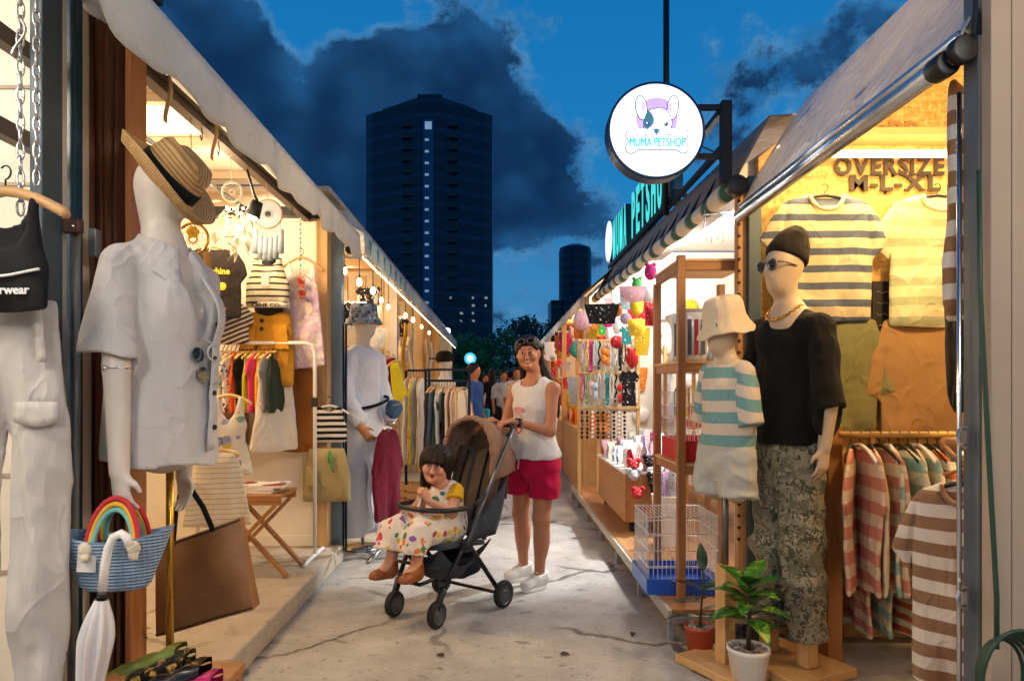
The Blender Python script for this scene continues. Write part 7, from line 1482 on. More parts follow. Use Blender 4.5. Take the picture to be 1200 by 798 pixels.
# ================================================================== goods of the farther right stalls
OR = ['orange', 'red', 'yellow', 'teal', 'white', 'pale pink', 'brown']
for i in range(22):
    k = (10, 10, 8, 12, 10, 6, 0, 9, 10, 1, 6, 10, 4, 9, 0, 10, 6, 13, 0, 10, 9, 1)[i]; kd_ = (0, 1, 2, 1, 0, 3)[i % 6]; Y = 8.0+(i % 11)*.85; z_ = (2.08 if i < 11 else 1.30)+.1*math.sin(i*2.2); x_ = 1.06+.05*(i % 3)
    wallbag(x_, Y, z_, .26, .36, k, kd_, uniq('%s %s hung %s at the orange stalls' % (PCOL[k][0], kinds[kd_], 'high' if i < 11 else 'low'), 'from the near end'), 'goods hung before the orange stalls')
for i in range(20):
    k = (10, 0, 9, 10, 6, 0, 10, 9, 10, 1)[i % 10]; pouch(1.1+.16*(i % 3), 8.1+.40*(i // 1)*.6, .752, .2, .2+.05*(i % 3), .09, k, R(70), uniq('%s pouch on the counters of the orange stalls' % PCOL[k][0], 'from the near end'), 'pouches on the orange stall counters')
# hanging lampless paper lanterns omitted
# small goods strung along the front of the pet shop and the orange stalls
for i in range(46):
    Y = 5.0+.155*i if i < 20 else 8.1+.27*(i-20); k = (12, 4, 9, 6, 2, 0, 10, 11, 1, 8, 6, 0, 9)[i*5 % 13]; kd_ = (1, 2, 3, 0, 1)[i % 5]; x_ = (1.12 if i < 20 else 1.02)+.03*(i % 3); z_ = (2.16-.12*(i % 4)) if i < 20 else (2.1-.23*(i % 5))
    wallbag(x_, Y, z_, .10+.03*(i % 2), .13+.03*(i % 3), k, kd_, uniq('small %s %s strung under the right hand canopies' % (PCOL[k][0], kinds[kd_]), 'from the near end'), 'small goods strung under the right hand canopies')
for q_, (px_, py_) in enumerate(((657, 768), (520, 770), (742, 742))):
    m = MB(); p = G(px_, py_); leaf_blade(m, p+Vector((0, 0, .006)), (math.cos(q_*2+.4), math.sin(q_*2+.4), .06), .05, .014, .2, .5); tag(m.build('dry_leaf', M('dry_leaf', '#3a2a1c', .8), smooth=True), 'dry dark leaf lying on the concrete, %s' % ('middle one', 'leftmost', 'rightmost and farthest')[q_], 'leaf', 'dry leaves on the lane')
# ================================================================== LEFT: near stall
CH = M('chain_steel', '#b9bcc0', .25, .9)
def chain(p, n, label, L=.05, w=.017):
    m = MB(); p = Vector(p)
    for i in range(n):
        c_ = p-Vector((0, 0, i*L*.78)); a = i % 2*PI/2+.4; ux = Vector((math.cos(a), math.sin(a), 0))
        m.tube([c_+ux*w*.5*math.cos(t_)*1.0+Vector((0, 0, .5*L*math.sin(t_))) for t_ in [2*PI*k/12 for k in range(12)]], .0036, 6, True)
    return tag(m.build('steel_chain', CH, smooth=True), label, 'chain', 'steel chains in the near stall')
chain(P(24, -20, 1.9), 17, 'steel chain hanging at the left edge, the nearer of two'); chain(P(43, -10, 2.0), 15, 'steel chain hanging beside the slate door post')
pts = [P(22, 20, 1.88)+Vector((.018*math.sin(t_*1.0), 0, -.022*t_)) for t_ in [i*.45 for i in range(12)]]; m = MB(); m.tube(pts, .004, 7); tag(m.build('s_hook', CH, smooth=True), 'steel S hook caught in the nearer chain', 'hook')
# black sports top on a wooden hanger
SPB = mir([(0, -.165), (.05, -.155), (.078, -.11), (.088, -.02), (.112, -.015), (.118, -.10), (.128, -.17), (.150, -.22), (.148, -.345), (.0, -.352)])
vf = panel(SPB, mir([(0, -.10), (.05, -.09), (.078, -.06), (.088, -.02), (.112, -.015), (.118, -.10), (.128, -.17), (.150, -.22), (.148, -.345), (.0, -.352)]), .035, .008, 18, 41)
bt = garment('sports_bra', 'black cropped sports top with white piping on a wooden hanger at the left edge', 'top', vf, cloth('black_sport', '#17171a', .1, .4), P(5, 226, 1.84), R(-8), None, .40, HWOOD, .075, .0, thick=2.6, hook=.09); bt.scale = (.92, 1, .92)
m = MB(); m.tube([(x_, yfront(vf, max(-.13, min(.13, x_)), -.235)-.004, -.238-.012*math.cos(x_*14)) for x_ in [-.146+.0292*i for i in range(11)]], .0042, 6); m.build('piping', WHITEP, bt, world=False, smooth=True)
part_text(bt, 'underwear', .03, yfront(vf, .05, -.29)-.012, -.302, .036, WHITEP, 1.0, .0008, rz=R(6))
m = MB(); m.cyl((-1.50, 1.93, 2.3), (-1.1, 1.93, 2.3), .009, n=8); m.build
# white cargo trousers
TP = [(.0, 0), (.17, 0), (.19, -.12), (.205, -.3), (.215, -.34), (.212, -.52), (.20, -.56), (.205, -.8), (.185, -1.12), (.16, -1.16), (.03, -1.15), (.02, -.9), (.012, -.42), (0, -.36)]
vf = panel(mir(TP), None, .045, .030, 26, 43, grow=.6, cw=.010)
tr_ = garment('cargo_trousers', 'white crumpled cargo trousers hanging at the left edge below the black top', 'trousers', vf, cloth('white_cotton', '#b9b4ae', .04, 1.0), P(4, 352, 1.96), R(4)); tr_.scale = (.88, 1, 1)
y_ = yfront(vf, .15, -.40)
m = MB(); m.grid(lambda u, v: (.068+.138*u, y_-.007-.003*math.sin(PI*u), -.29-.055*v*(1+.3*math.sin(PI*u))), 6, 3, .003); m.build('pocket_flap', cloth('white_cotton', '#cfc8bf'), tr_, world=False, smooth=True)
m = MB(); m.grid(lambda u, v: (.15+.03*(u-.5)+.02*v, -.075, .0-.18*v), 2, 6, .004); m.build('belt_tie', cloth('white_cotton', '#cfc8bf'), tr_, world=False, smooth=True)
for e, lb, p in ((0, 'small trinket charms hanging behind the black top', P(28, 262, 2.2)),):
    m = MB(); [m.sph(p+Vector((.02*math.sin(i*2.2), .01*i % 3, -.024*i)), (.010+.004*(i % 3), .008, .012), 8, 6) for i in range(9)]; m.tube([p+Vector((0, 0, .1)), p-Vector((0, 0, .2))], .002, 4); tag(m.build('charm_string', blotch('charms', '#b9bcc2', ['#d79aa8', '#3aa05a', '#e6e6e6', '#c44a6a'], 70, .9, .3), smooth=True), lb, 'charms')
# --- bags, umbrella, packs
UO = Vector((PX(138, 2.07), 2.06, PZ(688, 2.07))); bl = thing('basket_bag', 'blue woven basket bag with rainbow handles held by the white shirt mannequin', 'bag', UO, R(8))
ROPE, t, b = newmat('blue_rope'); o = t.tc(); x, y, z = t.sep(o); q = t.m('SINE', z*620); t.put(b.inputs['Base Color'], t.mix(q*.25+t.noise(o, 40, 3)*.5, hx('#7f9cbc'), hx('#a9bfd6'))); t.put(b.inputs['Normal'], t.bump(q+t.m('SINE', (x+y)*300+z*60)*.3, .7, .006)); b.inputs['Roughness'].default_value = .85
m = MB(); m.lathe([(.001, .0), (.085, .0), (.10, .012), (.130, .08), (.162, .148), (.168, .155), (.160, .152), (.125, .08), (.09, .018), (.001, .012)], (0, 0, 0), 40, sy=.45, cap=False); m.v = [Vector((q.x, q.y, q.z+.25*q.z/.175*(q.x/.15)**2*.12)) for q in m.v]; mesh_obj('basket', m.v, m.f, ROPE, bl)
RB = [M('rope_red', '#b8262c', .8), M('rope_yellow', '#d9a52e', .8), M('rope_teal', '#6fb3a5', .8)]
for e in (-1, 1):
    m = MB()
    for k in range(3): m.tube([(-.062*math.cos(a)*(1.15-.12*k)*1.0+.008, e*.05+(-e)*.03*math.sin(a), .13+(.145-.017*k)*math.sin(a)) for a in [PI*i/16 for i in range(17)]], .0085, 8, m=k)
    m.build('rainbow_handle', RB, bl, world=False, smooth=True)
    for s_ in (-1, 1): m = MB(); m.sph((.066*s_+.008, e*.066, .135), (.020, .014, .022), 10, 8); m.tube([(.066*s_+.008, e*.068, .12), (.066*s_+.012, e*.072, .10)], [.016, .010], 8); m.build('knot', cloth('knot_cream', '#d8cbb4'), bl, world=False, smooth=True)
m = MB(); m.obox((-.055, -.062, .105), (.052, .003, .075), rotm(0, R(4))); m.build('paper_tag', M('paper', '#d9d6cf', .6), bl, world=False)
um = thing('umbrella', 'folded white umbrella hooked on the blue basket bag', 'umbrella', P(118, 700, 1.95)); UW = M('handle_white', '#e3ded8', .35, var=.03); UC = M('umbrella_film', '#d8d5d3', .25, var=.06, coat=.3)
A_ = [P(152, 640, 1.95), P(149, 630, 1.95), P(142, 625, 1.95), P(133, 629, 1.95), P(127, 642, 1.95), P(123, 662, 1.95), P(120, 692, 1.95)]
m = MB(); m.tube(A_, .0125, 10); m.build('crook_handle', UW, um, smooth=True)
m = MB(); m.cyl(P(120, 692, 1.95), P(119, 702, 1.95), .013, n=10); m.build('collar', BLACKP, um, smooth=True)
ax = (P(102, 830, 1.95)-P(119, 702, 1.95)); n_f = 48; rad = lambda v: (.018+.022*math.sin(PI*min(v*2.2, 1)*.5)*(1 if v < .35 else 1-(v-.35)/.9))
um_s = ax.orthogonal().normalized(); um_t = ax.normalized().cross(um_s)
m = MB(); m.grid(lambda u, v: P(119, 702, 1.95)+ax*v+(um_s*math.cos(2*PI*u)+um_t*math.sin(2*PI*u))*rad(v)*(1+.28*math.cos(16*PI*u)*min(1, v*5+.1)), n_f, 14); m.build('folded_canopy', UC, um, smooth=True)
TO = thing('tote_bag', 'large brown leather tote bag with a dark strap hanging from the far hand', 'bag', (PX(240, 2.55), 2.55, PZ(745, 2.55)))
BL = M('tan_leather', '#8f6138', .5, var=.22, vs=5, bump=.15, bs=30); q4 = [P(183, 746, 2.52), P(297, 714, 2.50), P(281, 607, 2.56), P(183, 642, 2.56)]
def tote(u, v):
    a = q4[0].lerp(q4[1], u); b_ = q4[3].lerp(q4[2], u); return a.lerp(b_, v)+Vector((0, -.028*math.sin(PI*u)**.6*math.sin(PI*min(v+.1, 1))-.006*math.sin(7*u+3*v), 0))
m = MB(); m.grid(tote, 14, 12, .0); m.grid(lambda u, v: tote(1-u, v)*1.0+Vector((0, .075*(1-.5*v)+.056*math.sin(PI*u)**.6*math.sin(PI*min(v+.1, 1)), 0)), 14, 12)
for (fa, fb) in ((0, 0), (1, 1)): m.grid(lambda u, v: tote(fa, v)+Vector((0, .075*(1-.5*v)*u, 0)), 3, 12)
m.grid(lambda u, v: tote(u, 0)+Vector((0, .075*v, 0)), 14, 3); m.build('body', BL, TO, smooth=True)
m = MB(); m.tube([tote(i/20, .985)-Vector((0, .004, 0)) for i in range(21)], .004, 6); m.build('edge_seam', M('dark_leather', '#3a2414', .5), TO, smooth=True); m = MB(); m.tube([tote(i/20, .03)-Vector((0, .004, 0)) for i in range(21)], .003, 6); m.build('edge_seam', M('dark_leather', '#3a2414', .5), TO, smooth=True)
m = MB(); m.tube([P(203, 634, 2.55), P(206, 600, 2.56), P(213, 573, 2.56), P(226, 576, 2.56), P(238, 594, 2.56), P(250, 622, 2.55)], .010, 8); m.build('strap', STRAP, TO, smooth=True)
m = MB(); m.tube([P(164, 690, 2.5), P(160, 720, 2.5), P(172, 748, 2.5)], .004, 6); m.build('side_cord', M('tan_cord', '#9a7550', .7), TO, smooth=True)
# fabric packs in film on a stool
sto = thing('wooden_stool', 'low wooden stool carrying the wrapped fabric packs at the lower left', 'stool', (PX(185, 2.02), 2.02, .0)); zt_ = PZ(800, 2.0)-.015
m = MB(); m.box((PX(112, 2.02), 1.86, zt_-.03), (PX(262, 2.02), 2.20, zt_)); m.build('seat', OAKX, sto, bevel=.004)
for x_ in (PX(120, 2.02), PX(254, 2.02)):
    for y_ in (1.9, 2.16): m = MB(); m.box((x_-.018, y_-.018, .121 if x_ < -1.14 else .001), (x_+.018, y_+.018, zt_-.031)); m.build('leg', OAK, sto, bevel=.003)
FILM = lambda n, c, cols: (lambda mt: mt)(blotch(n, c, cols, 22, .6, .5))
packs = [('olive green', M('film_olive', '#66762c', .4, coat=.5), 2.14, .075, P(110, 795, 2.14), P(212, 752, 2.14)), ('black gold printed', tiedye('film_blackgold', ['#15120f', '#15120f', '#100e0c', '#c09a4a', '#15120f'], 26), 2.06, .06, P(130, 800, 2.06), P(222, 760, 2.06)), ('glossy black', M('film_black', '#121114', .2, coat=.8, bump=.5, bs=30), 1.99, .06, P(122, 815, 1.99), P(241, 770, 1.99)), ('magenta pink', M('film_magenta', '#b01f62', .25, coat=.8, bump=.4, bs=25), 1.92, .055, P(150, 830, 1.92), P(254, 784, 1.92))]
for nm, mt, Y, h_, a_, b_ in packs:
    d_ = b_-a_; m = MB(); m.grid(lambda u, v: a_+d_*u+Vector((0, .050*math.copysign(abs(math.cos(2*PI*v))**.55, math.cos(2*PI*v))*(1-.06*abs(2*u-1)**8), .030*math.copysign(abs(math.sin(2*PI*v))**.6, math.sin(2*PI*v))*(1-.1*abs(2*u-1)**8)-.03))+Vector((0, 0, .004*math.sin(22*u+9*v))), 24, 14)
    tag(m.build('fabric_pack', mt, smooth=True), '%s fabric pack wrapped in film at the lower left' % nm, 'package', 'wrapped fabric packs on the low stool')
# ================================================================== LEFT: stall B
YW = 4.83
TEEG = cloth('charcoal_tee', '#231e1c'); k1 = tee(.52, .40, .17, .075, .07, .15, 66, 1.0, .18)
vf = panel(*k1, .022, .014, 24, 51); o = garment('tshirt', 'charcoal T-shirt with a yellow word and a rainbow print on the cream wall', 'T-shirt', vf, TEEG, (PX(250, 4.3), 4.3, PZ(290, 4.3)), R(4), None, .34, HWOOD, .06, thick=2); o.scale = (.86, 1, .86)
part_text(o, 'funshine', .03, yfront(vf, .0, -.19)-.006, -.20, .062, M('print_yellow', '#e0b01e', .7), .95, .002)
for k, c_ in enumerate(('#d98ab0', '#e7d9c8', '#e8c31e', '#cf3a6a')):
    m = MB(); m.prism([(-.19+.05*k*.6, -.22-.02*k), (-.12+.05*k*.6, -.22-.02*k), (.05+.02*k, -.43-.01*k), (-.01+.02*k, -.45)][::-1], (0, yfront(vf, -.04, -.32)-.006-.001*k, 0), (1, 0, 0), (0, 0, 1), .001); m.build('print_band', M('band%d_print' % k, c_, .8), o, world=False)
m = MB(); m.sph((.075, yfront(vf, .07, -.30)-.002, -.29), (.03, .003, .03), 10, 6); m.build('print_sun', M('print_yellow', '#e0b01e'), o, world=False)
vf = panel(*tee(.36, .34, .14, .06, .04, .12, 60, 1.0, .15), .02, .014, 24, 52); o = garment('striped_shirt', 'brown and white slanted striped top behind the charcoal T-shirt', 'top', vf, stripes('slant_stripe', [(.5, '#d9cdbd'), (1, '#4a3830')], .036, 0, rot=(0, R(24), 0)), (PX(266, 4.5), 4.5, PZ(352, 4.5)), R(8)); o.scale = (.8, 1, .8)
bust = thing('torso_form', 'black torso form wearing the thin striped tank top', 'mannequin', (PX(314, 4.6), 4.62, PZ(330, 4.6))); S = SDF((-.2, -.1, -.5), (.2, .1, .28), .01); S.cap((0, 0, -.16), (0, 0, -.05), .10, .11, n=n_, fl=1.5); S.cap((0, 0, 0), (0, 0, .19), .05, .045); S.plane((0, 0, .2), (0, 0, 1)); S.mesh('form', M('felt_black', '#181818', .8), bust)
vf = panel(*tank(.34, .30, .09, .065, .10, 1.0), .055, .010, 20, 53); TKS = stripes('tank_stripe', [(.68, '#dbd0b4'), (1, '#3d3a34')], .044, .1)
o = garment('tank_shirt', 'cream tank top with thin black stripes and a letter band on the black form', 'top', vf, TKS, (PX(314, 4.55), 4.545, PZ(302, 4.55)), 0); o.scale = (.95, 1, .95)
m = MB(); y_ = yfront(vf, 0, -.33)-.004; m.grid(lambda u, v: ((u-.5)*.305, y_+.045*abs(2*u-1)**3, -.315-.04*v), 10, 2, .003); m.build('letter_band', cloth('band_cream', '#ded5c0'), o, world=False, smooth=True); part_text(o, 'CENE CO', 0, y_-.005, -.35, .035, BLACKP, 1.3, .001)
m = MB(); m.obox((0, yfront(vf, 0, -.17)-.004, -.17), (.055, .002, .085)); m.build('paper_tag', M('paper', '#d9d6cf'), o, world=False)
vf = panel(skirt(.50, .30, .36), None, .045, .018, 26, 54); o = garment('cargo_skirt', 'mustard cargo skirt with dark buttons below the thin striped tank top', 'skirt', vf, cloth('mustard_skirt', '#b98327', .08, 1.1), (PX(313, 4.6), 4.6, PZ(366, 4.6)), 0)
for k in range(2): m = MB(); y_ = yfront(vf, -.02, -.06-.055*k)-.003; m.cyl((-.02, y_, -.06-.055*k), (-.02, y_-.006, -.06-.055*k), .014, n=14); m.build('button', BLACKP, o, world=False)
for e in (-1, 1): m = MB(); y_ = yfront(vf, .1*e, -.17)-.004; m.grid(lambda u, v: (.1*e+.09*(u-.5)+.02*e*v, y_-.006, -.09-.16*v), 4, 4, .007); m.build('pocket', cloth('mustard_skirt', '#b98327'), o, world=False)
vf = panel(mir([(0, -.1), (.05, -.09), (.085, .0), (.095, -.0), (.10, -.11), (.115, -.2), (.15, -.5), (.17, -.72), (0, -.74)]), None, .035, .026, 30, 55); o = garment('sundress', 'pastel tie dye strappy dress on the cream wall near the corner post', 'dress', vf, tiedye('pastel_dye', ['#e6b9a0', '#ecdcc0', '#d9b3cf', '#e7e0dc', '#e6c29a', '#dfa7a0'], 7), (PX(353, 4.7), 4.7, PZ(306, 4.7)), 0, None, .30, HWOOD, .09, .02)
sg2 = sunglasses(None, (0, 0, 0), np.eye(3), 1.1, (0, 0, 0), 0, M('red_frame', '#a8331c', .3), M('red_lens', '#7a2412', .1)); sg2.location = (PX(353, 4.62), 4.63, PZ(338, 4.62)); sg2.rotation_euler = (R(10), R(85), 0); tag(sg2, 'red sunglasses hooked on the pastel tie dye dress', 'sunglasses')
chain((PX(352, 4.72), 4.72, 2.46), 14, 'thin steel chain holding the pastel dress from the beam', .04, .012)
# white pipe rack
RK = thing('pipe_rack', 'white pipe clothes rack crowded with small colourful tops', 'clothes rack', (-1.5, 4.55, .119)); YP = 4.55; zk = PZ(402, YP); xk0, xk1 = PX(232, YP), PX(369, YP)
m = MB(); m.tube([(xk0, YP, .14), (xk0, YP, zk-.06), (xk0+.02, YP, zk-.015), (xk0+.06, YP, zk), (xk1-.06, YP, zk), (xk1-.02, YP, zk-.015), (xk1, YP, zk-.06), (xk1, YP, .14)], .013, 12); m.build('pipe_frame', HWHITE, RK, smooth=True)
for x_ in (xk0, xk1): m = MB(); m.tube([(x_, YP-.24, .125), (x_, YP-.2, .14), (x_, YP+.2, .14), (x_, YP+.24, .125)], .013, 10); m.build('foot', HWHITE, RK, smooth=True)
m = MB(); m.box((xk1-.02, YP-.02, 1.13), (xk1+.02, YP+.02, 1.19)); m.build('joint', BLACKP, RK, bevel=.003)
kt = tee(.40, .30, .10, .055, .045, .10, 62, 1.0, .13); KT = [panel(*tank(.40, .27, .08, .055, .09, 1.05), .022, .012, 26, 60+i) for i in range(2)]+[panel(*kt, .022, .014, 26, 64)]
kc = [('pale floral', blotch('floral_a', '#ddd3c2', ['#c98a9a', '#8f9a6a', '#d0b050'], 40, .7)), ('dotted cream', blotch('floral_b', '#e0d8c8', ['#4a4640', '#b0543a'], 46, .6)), ('mint floral', blotch('floral_c', '#cfd8c8', ['#c98a9a', '#5f8a7a'], 40, .7)), ('lilac', cloth('lilac_top', '#a88fb8')), ('orange', cloth('orange_top', '#d0591c')), ('coral pink', cloth('coral_top', '#d4616a')), ('black', cloth('black_tee', '#151413')), ('lime yellow', cloth('lime_top', '#b5b02a')), ('rose', cloth('rose_top', '#c46a80')), ('hot pink', cloth('hotpink_top', '#cf3f68')), ('golden yellow', cloth('gold_top', '#d69a1e')), ('red and white striped', stripes('red_s', [(.5, '#e0d6c8'), (1, '#a8241e')], .05)), ('grey', cloth('grey_top', '#8a8680')), ('dark green', cloth('dkgreen_top', '#2f3a2c'))]
kc = [kc[q] for q in (0, 1, 2, 0, 3, 1, 4, 5, 6, 7, 8, 9, 10, 11, 12, 13)]; kseen = {}
pro = {}
for i, (nm, mt) in enumerate(kc):
    lc = (PX(252, YP)+.026*i*1.06, YP, zk-.062); rz = R(82+6*math.sin(i*2.1)); lb = uniq('%s small top hanging on the white pipe rack' % nm); k = i % 3
    if k not in pro: pro[k] = o = garment('camisole', lb, 'top', KT[k], mt, lc, rz, 'small tops on the white pipe rack', .26, HGOLD, .05, thick=1.2)
    else: o = dup(pro[k], lc, rz, lb); omat([c for c in o.children if c.name.startswith('fabric')][0], mt)
vf = panel(*tee(.66, .30, .12, .055, .06, .12, 72, 1.25, .12), .022, .02, 26, 66); garment('long_blouse', 'long cream blouse at the right end of the white pipe rack', 'blouse', vf, cloth('cream_blouse', '#dcd0bc', .05, 1.2), (PX(322, YP), YP, zk-.062), R(62), None, .26, HGOLD, .05)
vf = panel(mir([(0, -.03), (.07, 0), (.15, -.05), (.20, -.42), (.15, -.44), (.15, -.60), (0, -.61)]), None, .03, .026, 26, 67); garment('brown_jacket', 'brown caramel jacket hanging low on the cream wall behind the pipe rack', 'jacket', vf, cloth('caramel', '#8f5a26', .12, 1.2), (PX(346, 4.78), 4.78, PZ(428, 4.78)), 0, None, .3, HWOOD, .06)
m = MB(); m.box((PX(240, 4.78), 4.70, PZ(522, 4.78)), (PX(287, 4.78), 4.86, PZ(482, 4.78))); tag(m.build('wall_box', OAKX, bevel=.005), 'brown wooden box fixed on the cream wall behind the pipe rack', 'box')
# crochet skirt, sundress nearer
vf = panel(mir([(0, 0), (.085, 0), (.11, -.1), (.17, -.38), (0, -.40)]), None, .035, .026, 34, 70); garment('crochet_skirt', 'cream crochet striped skirt hung beside the brown tote bag', 'skirt', vf, stripes('crochet', [(.6, '#ddd2bd'), (.8, '#c2aa80'), (1, '#e0d6c6')], .026, 0), (PX(256, 3.5), 3.5, PZ(528, 3.5)), R(12), None, .2, HGOLD, .03)
vf = panel(mir([(0, -.14), (.03, -.10), (.055, 0), (.07, -.0), (.085, -.12), (.10, -.16), (.085, -.22), (.13, -.44), (0, -.45)]), None, .03, .022, 34, 71); garment('sundress', 'white patchwork sundress hanging left of the pipe rack', 'dress', vf, blotch('patchwork', '#d9d0c0', ['#d59a8a', '#8f93b8', '#c9b04a', '#7f9a8a', '#d9d0c0', '#d9d0c0'], 14, .75), (PX(268, 3.8), 3.8, PZ(464, 3.8)), R(14), None, .24, HGOLD, .05)
# striped tank and khaki skirt on the corner post
cz_ = P(386, 476, 4.78); vf = panel(*tank(.25, .24, .05, .05, .06, 1.0), .03, .010, 22, 75); garment('tank_shirt', 'black and white striped tank top hung on the corner post', 'top', vf, stripes('bw_stripe', [(.5, '#d9d3c8'), (1, '#1c1b1c')], .042, .1), cz_, R(6), None, .27, HWHITE, .06, thick=1.3)
vf = panel(skirt(.37, .24, .33), None, .045, .016, 26, 76); o = garment('cargo_skirt', 'khaki cargo skirt with a green cord below the black and white tank top', 'skirt', vf, cloth('khaki', '#a19063', .08, 1.1), (cz_.x-.015, 4.77, PZ(525, 4.77)), R(6))
m = MB(); m.tube([(.03, -.062, -.01), (.045, -.07, -.06), (.04, -.072, -.12), (.055, -.072, -.16)], .007, 6); m.tube([(.03, -.062, -.01), (.02, -.07, -.05), (.03, -.074, -.10)], .007, 6); m.build('green_cord', M('green_cord', '#3f8a3c', .7), o, world=False, smooth=True)
m = MB(); m.grid(lambda u, v: (-.13+.075*u, -.058-.02*u, -.12-.13*v), 4, 4, .008); m.build('pocket', cloth('khaki', '#a19063'), o, world=False)
# folding table with magazines
ft = thing('folding_table', 'small wooden folding table with crossed legs and magazines on top', 'table', (PX(312, 4.2), 4.2, .119)); TZ = PZ(577, 4.15)
tx0, tx1 = PX(262, 4.2), PX(338, 4.2)
for k in range(6): m = MB(); y_ = 4.05+.058*k; m.box((tx0, y_, TZ-.02), (tx1, y_+.05, TZ)); m.build('top_slat', OAKX, ft, bevel=.003)
for y_ in (4.06, 4.36):
    m = MB(); m.box((tx0, y_-.012, TZ-.06), (tx1, y_+.012, TZ-.021)); m.build('apron', OAKX, ft, bevel=.002)
    m = MB(); m.beam((tx0+.03, y_+.02, TZ-.06), (tx1+.03, y_+.02, .125), .04, .02); m.build('leg', OAKX, ft, bevel=.002); m = MB(); m.beam((tx1-.03, y_-.024, TZ-.06), (tx0-.05, y_-.024, .125), .04, .02); m.build('leg', OAKX, ft, bevel=.002)
MAGC = [blotch('cover_a', '#cfcac2', ['#7a2a2a', '#2a3a5a', '#b08a5a'], 9, .9, .1), blotch('cover_b', '#a9b0b8', ['#d9c9a9', '#5a2a2a', '#2a2a2a'], 9, .9, .1)]
for k in range(3):
    m = MB(); m.obox((PX(300+10*(k == 2), 4.18), 4.19, TZ+.009+.016*k), (.27, .20, .015), rotm(R(4*k-5))); o = m.build('magazine', M('page_edge', '#ddd8cf', .7), bevel=.001, label='%s magazine in the stack on the folding table' % ('bottom', 'middle', 'top')[k], cat='magazine', group='magazines on the folding table')
    m = MB(); m.obox((0, 0, .0163), (.268, .198, .0012), rotm(R(4*k-5))); m.build('cover', MAGC[k % 2], o, world=False)
# dreamcatchers
def dreamcatcher(c, r, label, ring_m, feather_m, nt, tl, disc=False, fuzzy=False):
    c = Vector(c); o = thing('dreamcatcher', label, 'dreamcatcher', c, 0, 'dreamcatchers hung from the door track')
    m = MB(); m.tube([c+Vector((r*math.cos(a), 0, r*math.sin(a))) for a in [2*PI*i/36 for i in range(36)]], .006, 7, True); m.tube([c+Vector((0, 0, r)), (c.x-.01, c.y, 2.44)], .002, 4); m.build('hoop', ring_m, o, smooth=True)
    m = MB(); k = 12
    for j in range(3):
        rr_ = r*(1-.27*j); m.tube([c+Vector((rr_*(1 if i % 2 else .80)*math.cos(PI*i/k+j*.2), 0, rr_*(1 if i % 2 else .80)*math.sin(PI*i/k+j*.2))) for i in range(2*k)], .0016, 4, True)
    m.tube([c+Vector((r*.27*math.cos(a), 0, r*.27*math.sin(a))) for a in [2*PI*i/20 for i in range(20)]], .004, 6, True); m.build('web', ring_m if not disc else feather_m, o)
    if disc: m = MB(); m.lathe([(r*.33, 0), (r*.94, .004)], c, 30, rotm(0, 0, R(90)), cap=False); m.build('disc', cloth('blue_grey_web', '#8d97a2'), o)
    rs = random.Random(int(r*1000)); m = MB()
    for i in range(nt):
        x_ = c.x-r*.9+1.8*r*i/max(1, nt-1); z0 = c.z-math.sqrt(max(0, r*r-(x_-c.x)**2))
        if fuzzy:
            for q in range(9):
                p = Vector((x_+rs.uniform(-.05, .05), c.y+rs.uniform(-.05, .05), z0-tl*(.15+.85*q/9)+rs.uniform(-.02, .02))); leaf_blade(m, p, (rs.uniform(-1, 1), rs.uniform(-1, 1), rs.uniform(-1.2, .1)), .075, .016, .4, .2)
        else: m.tube([(x_, c.y, z0), (x_, c.y, z0-tl*.25), (x_+.003, c.y, z0-tl*.3), (x_, c.y, z0-tl)], [.003, .003, .016, .019], 8)
    m.build('feathers' if fuzzy else 'tassels', feather_m, o, smooth=True); return o
FW = M('feather_white', '#e9dfc9', .8, var=.04)
d1 = dreamcatcher(P(272, 225, 3.5), .050, 'white feather dreamcatcher with small fairy lights', HWHITE, FW, 5, .26, False, True)
m = MB(); rs = random.Random(4); [m.sph(P(262+rs.random()*26, 240+rs.random()*50, 3.46+.08*rs.random()), .008, 6, 4) for _ in range(14)]; m.build('fairy_lights', emis('fairy', (1, .8, .5), 6), d1); lamp('fairy_glow', P(272, 262, 3.42), 1.6, (1, .78, .42), .06, d1)
dreamcatcher(P(314, 251, 3.95), .082, 'grey blue round dreamcatcher with long tassels', M('hoop_brown', '#8a6a58', .6), cloth('tassel_grey', '#8d99a6'), 6, .19, True)
dreamcatcher(P(226, 280, 3.0), .068, 'gold ring dreamcatcher with a yellow flower behind the straw hat', BRASS, cloth('tassel_tan', '#b98a4a'), 3, .10)
m = MB(); c = P(226, 272, 2.98); [m.sph(c+Vector((.018*math.cos(a), 0, .018*math.sin(a))), (.012, .006, .012), 8, 6) for a in [2*PI*i/6 for i in range(6)]]; m.sph(c-Vector((0, .004, 0)), .008, 8, 6); tag(m.build('yellow_flower', M('flower_yellow', '#e0b01e', .6), smooth=True), 'yellow cloth flower on the gold ring dreamcatcher', 'flower')
for i, (px, Y) in enumerate(((236, 3.05), (256, 3.3), (342, 4.2))):
    m = MB(); p = Vector((-1.36, PX(px, 1)*0+(-1.36)/((px-VX)/F), 2.44)); m.tube([p+Vector((0, 0, .01)), p+Vector((.0, .012, -.03)), p+Vector((0, .0, -.05)), p+Vector((0, -.014, -.03))], .003, 6); tag(m.build('track_hook', WIRE, smooth=True), 'bent wire hook on the door track, %s' % ('nearest the straw hat', 'before the white dreamcatcher', 'near the cream corner')[i], 'hook')
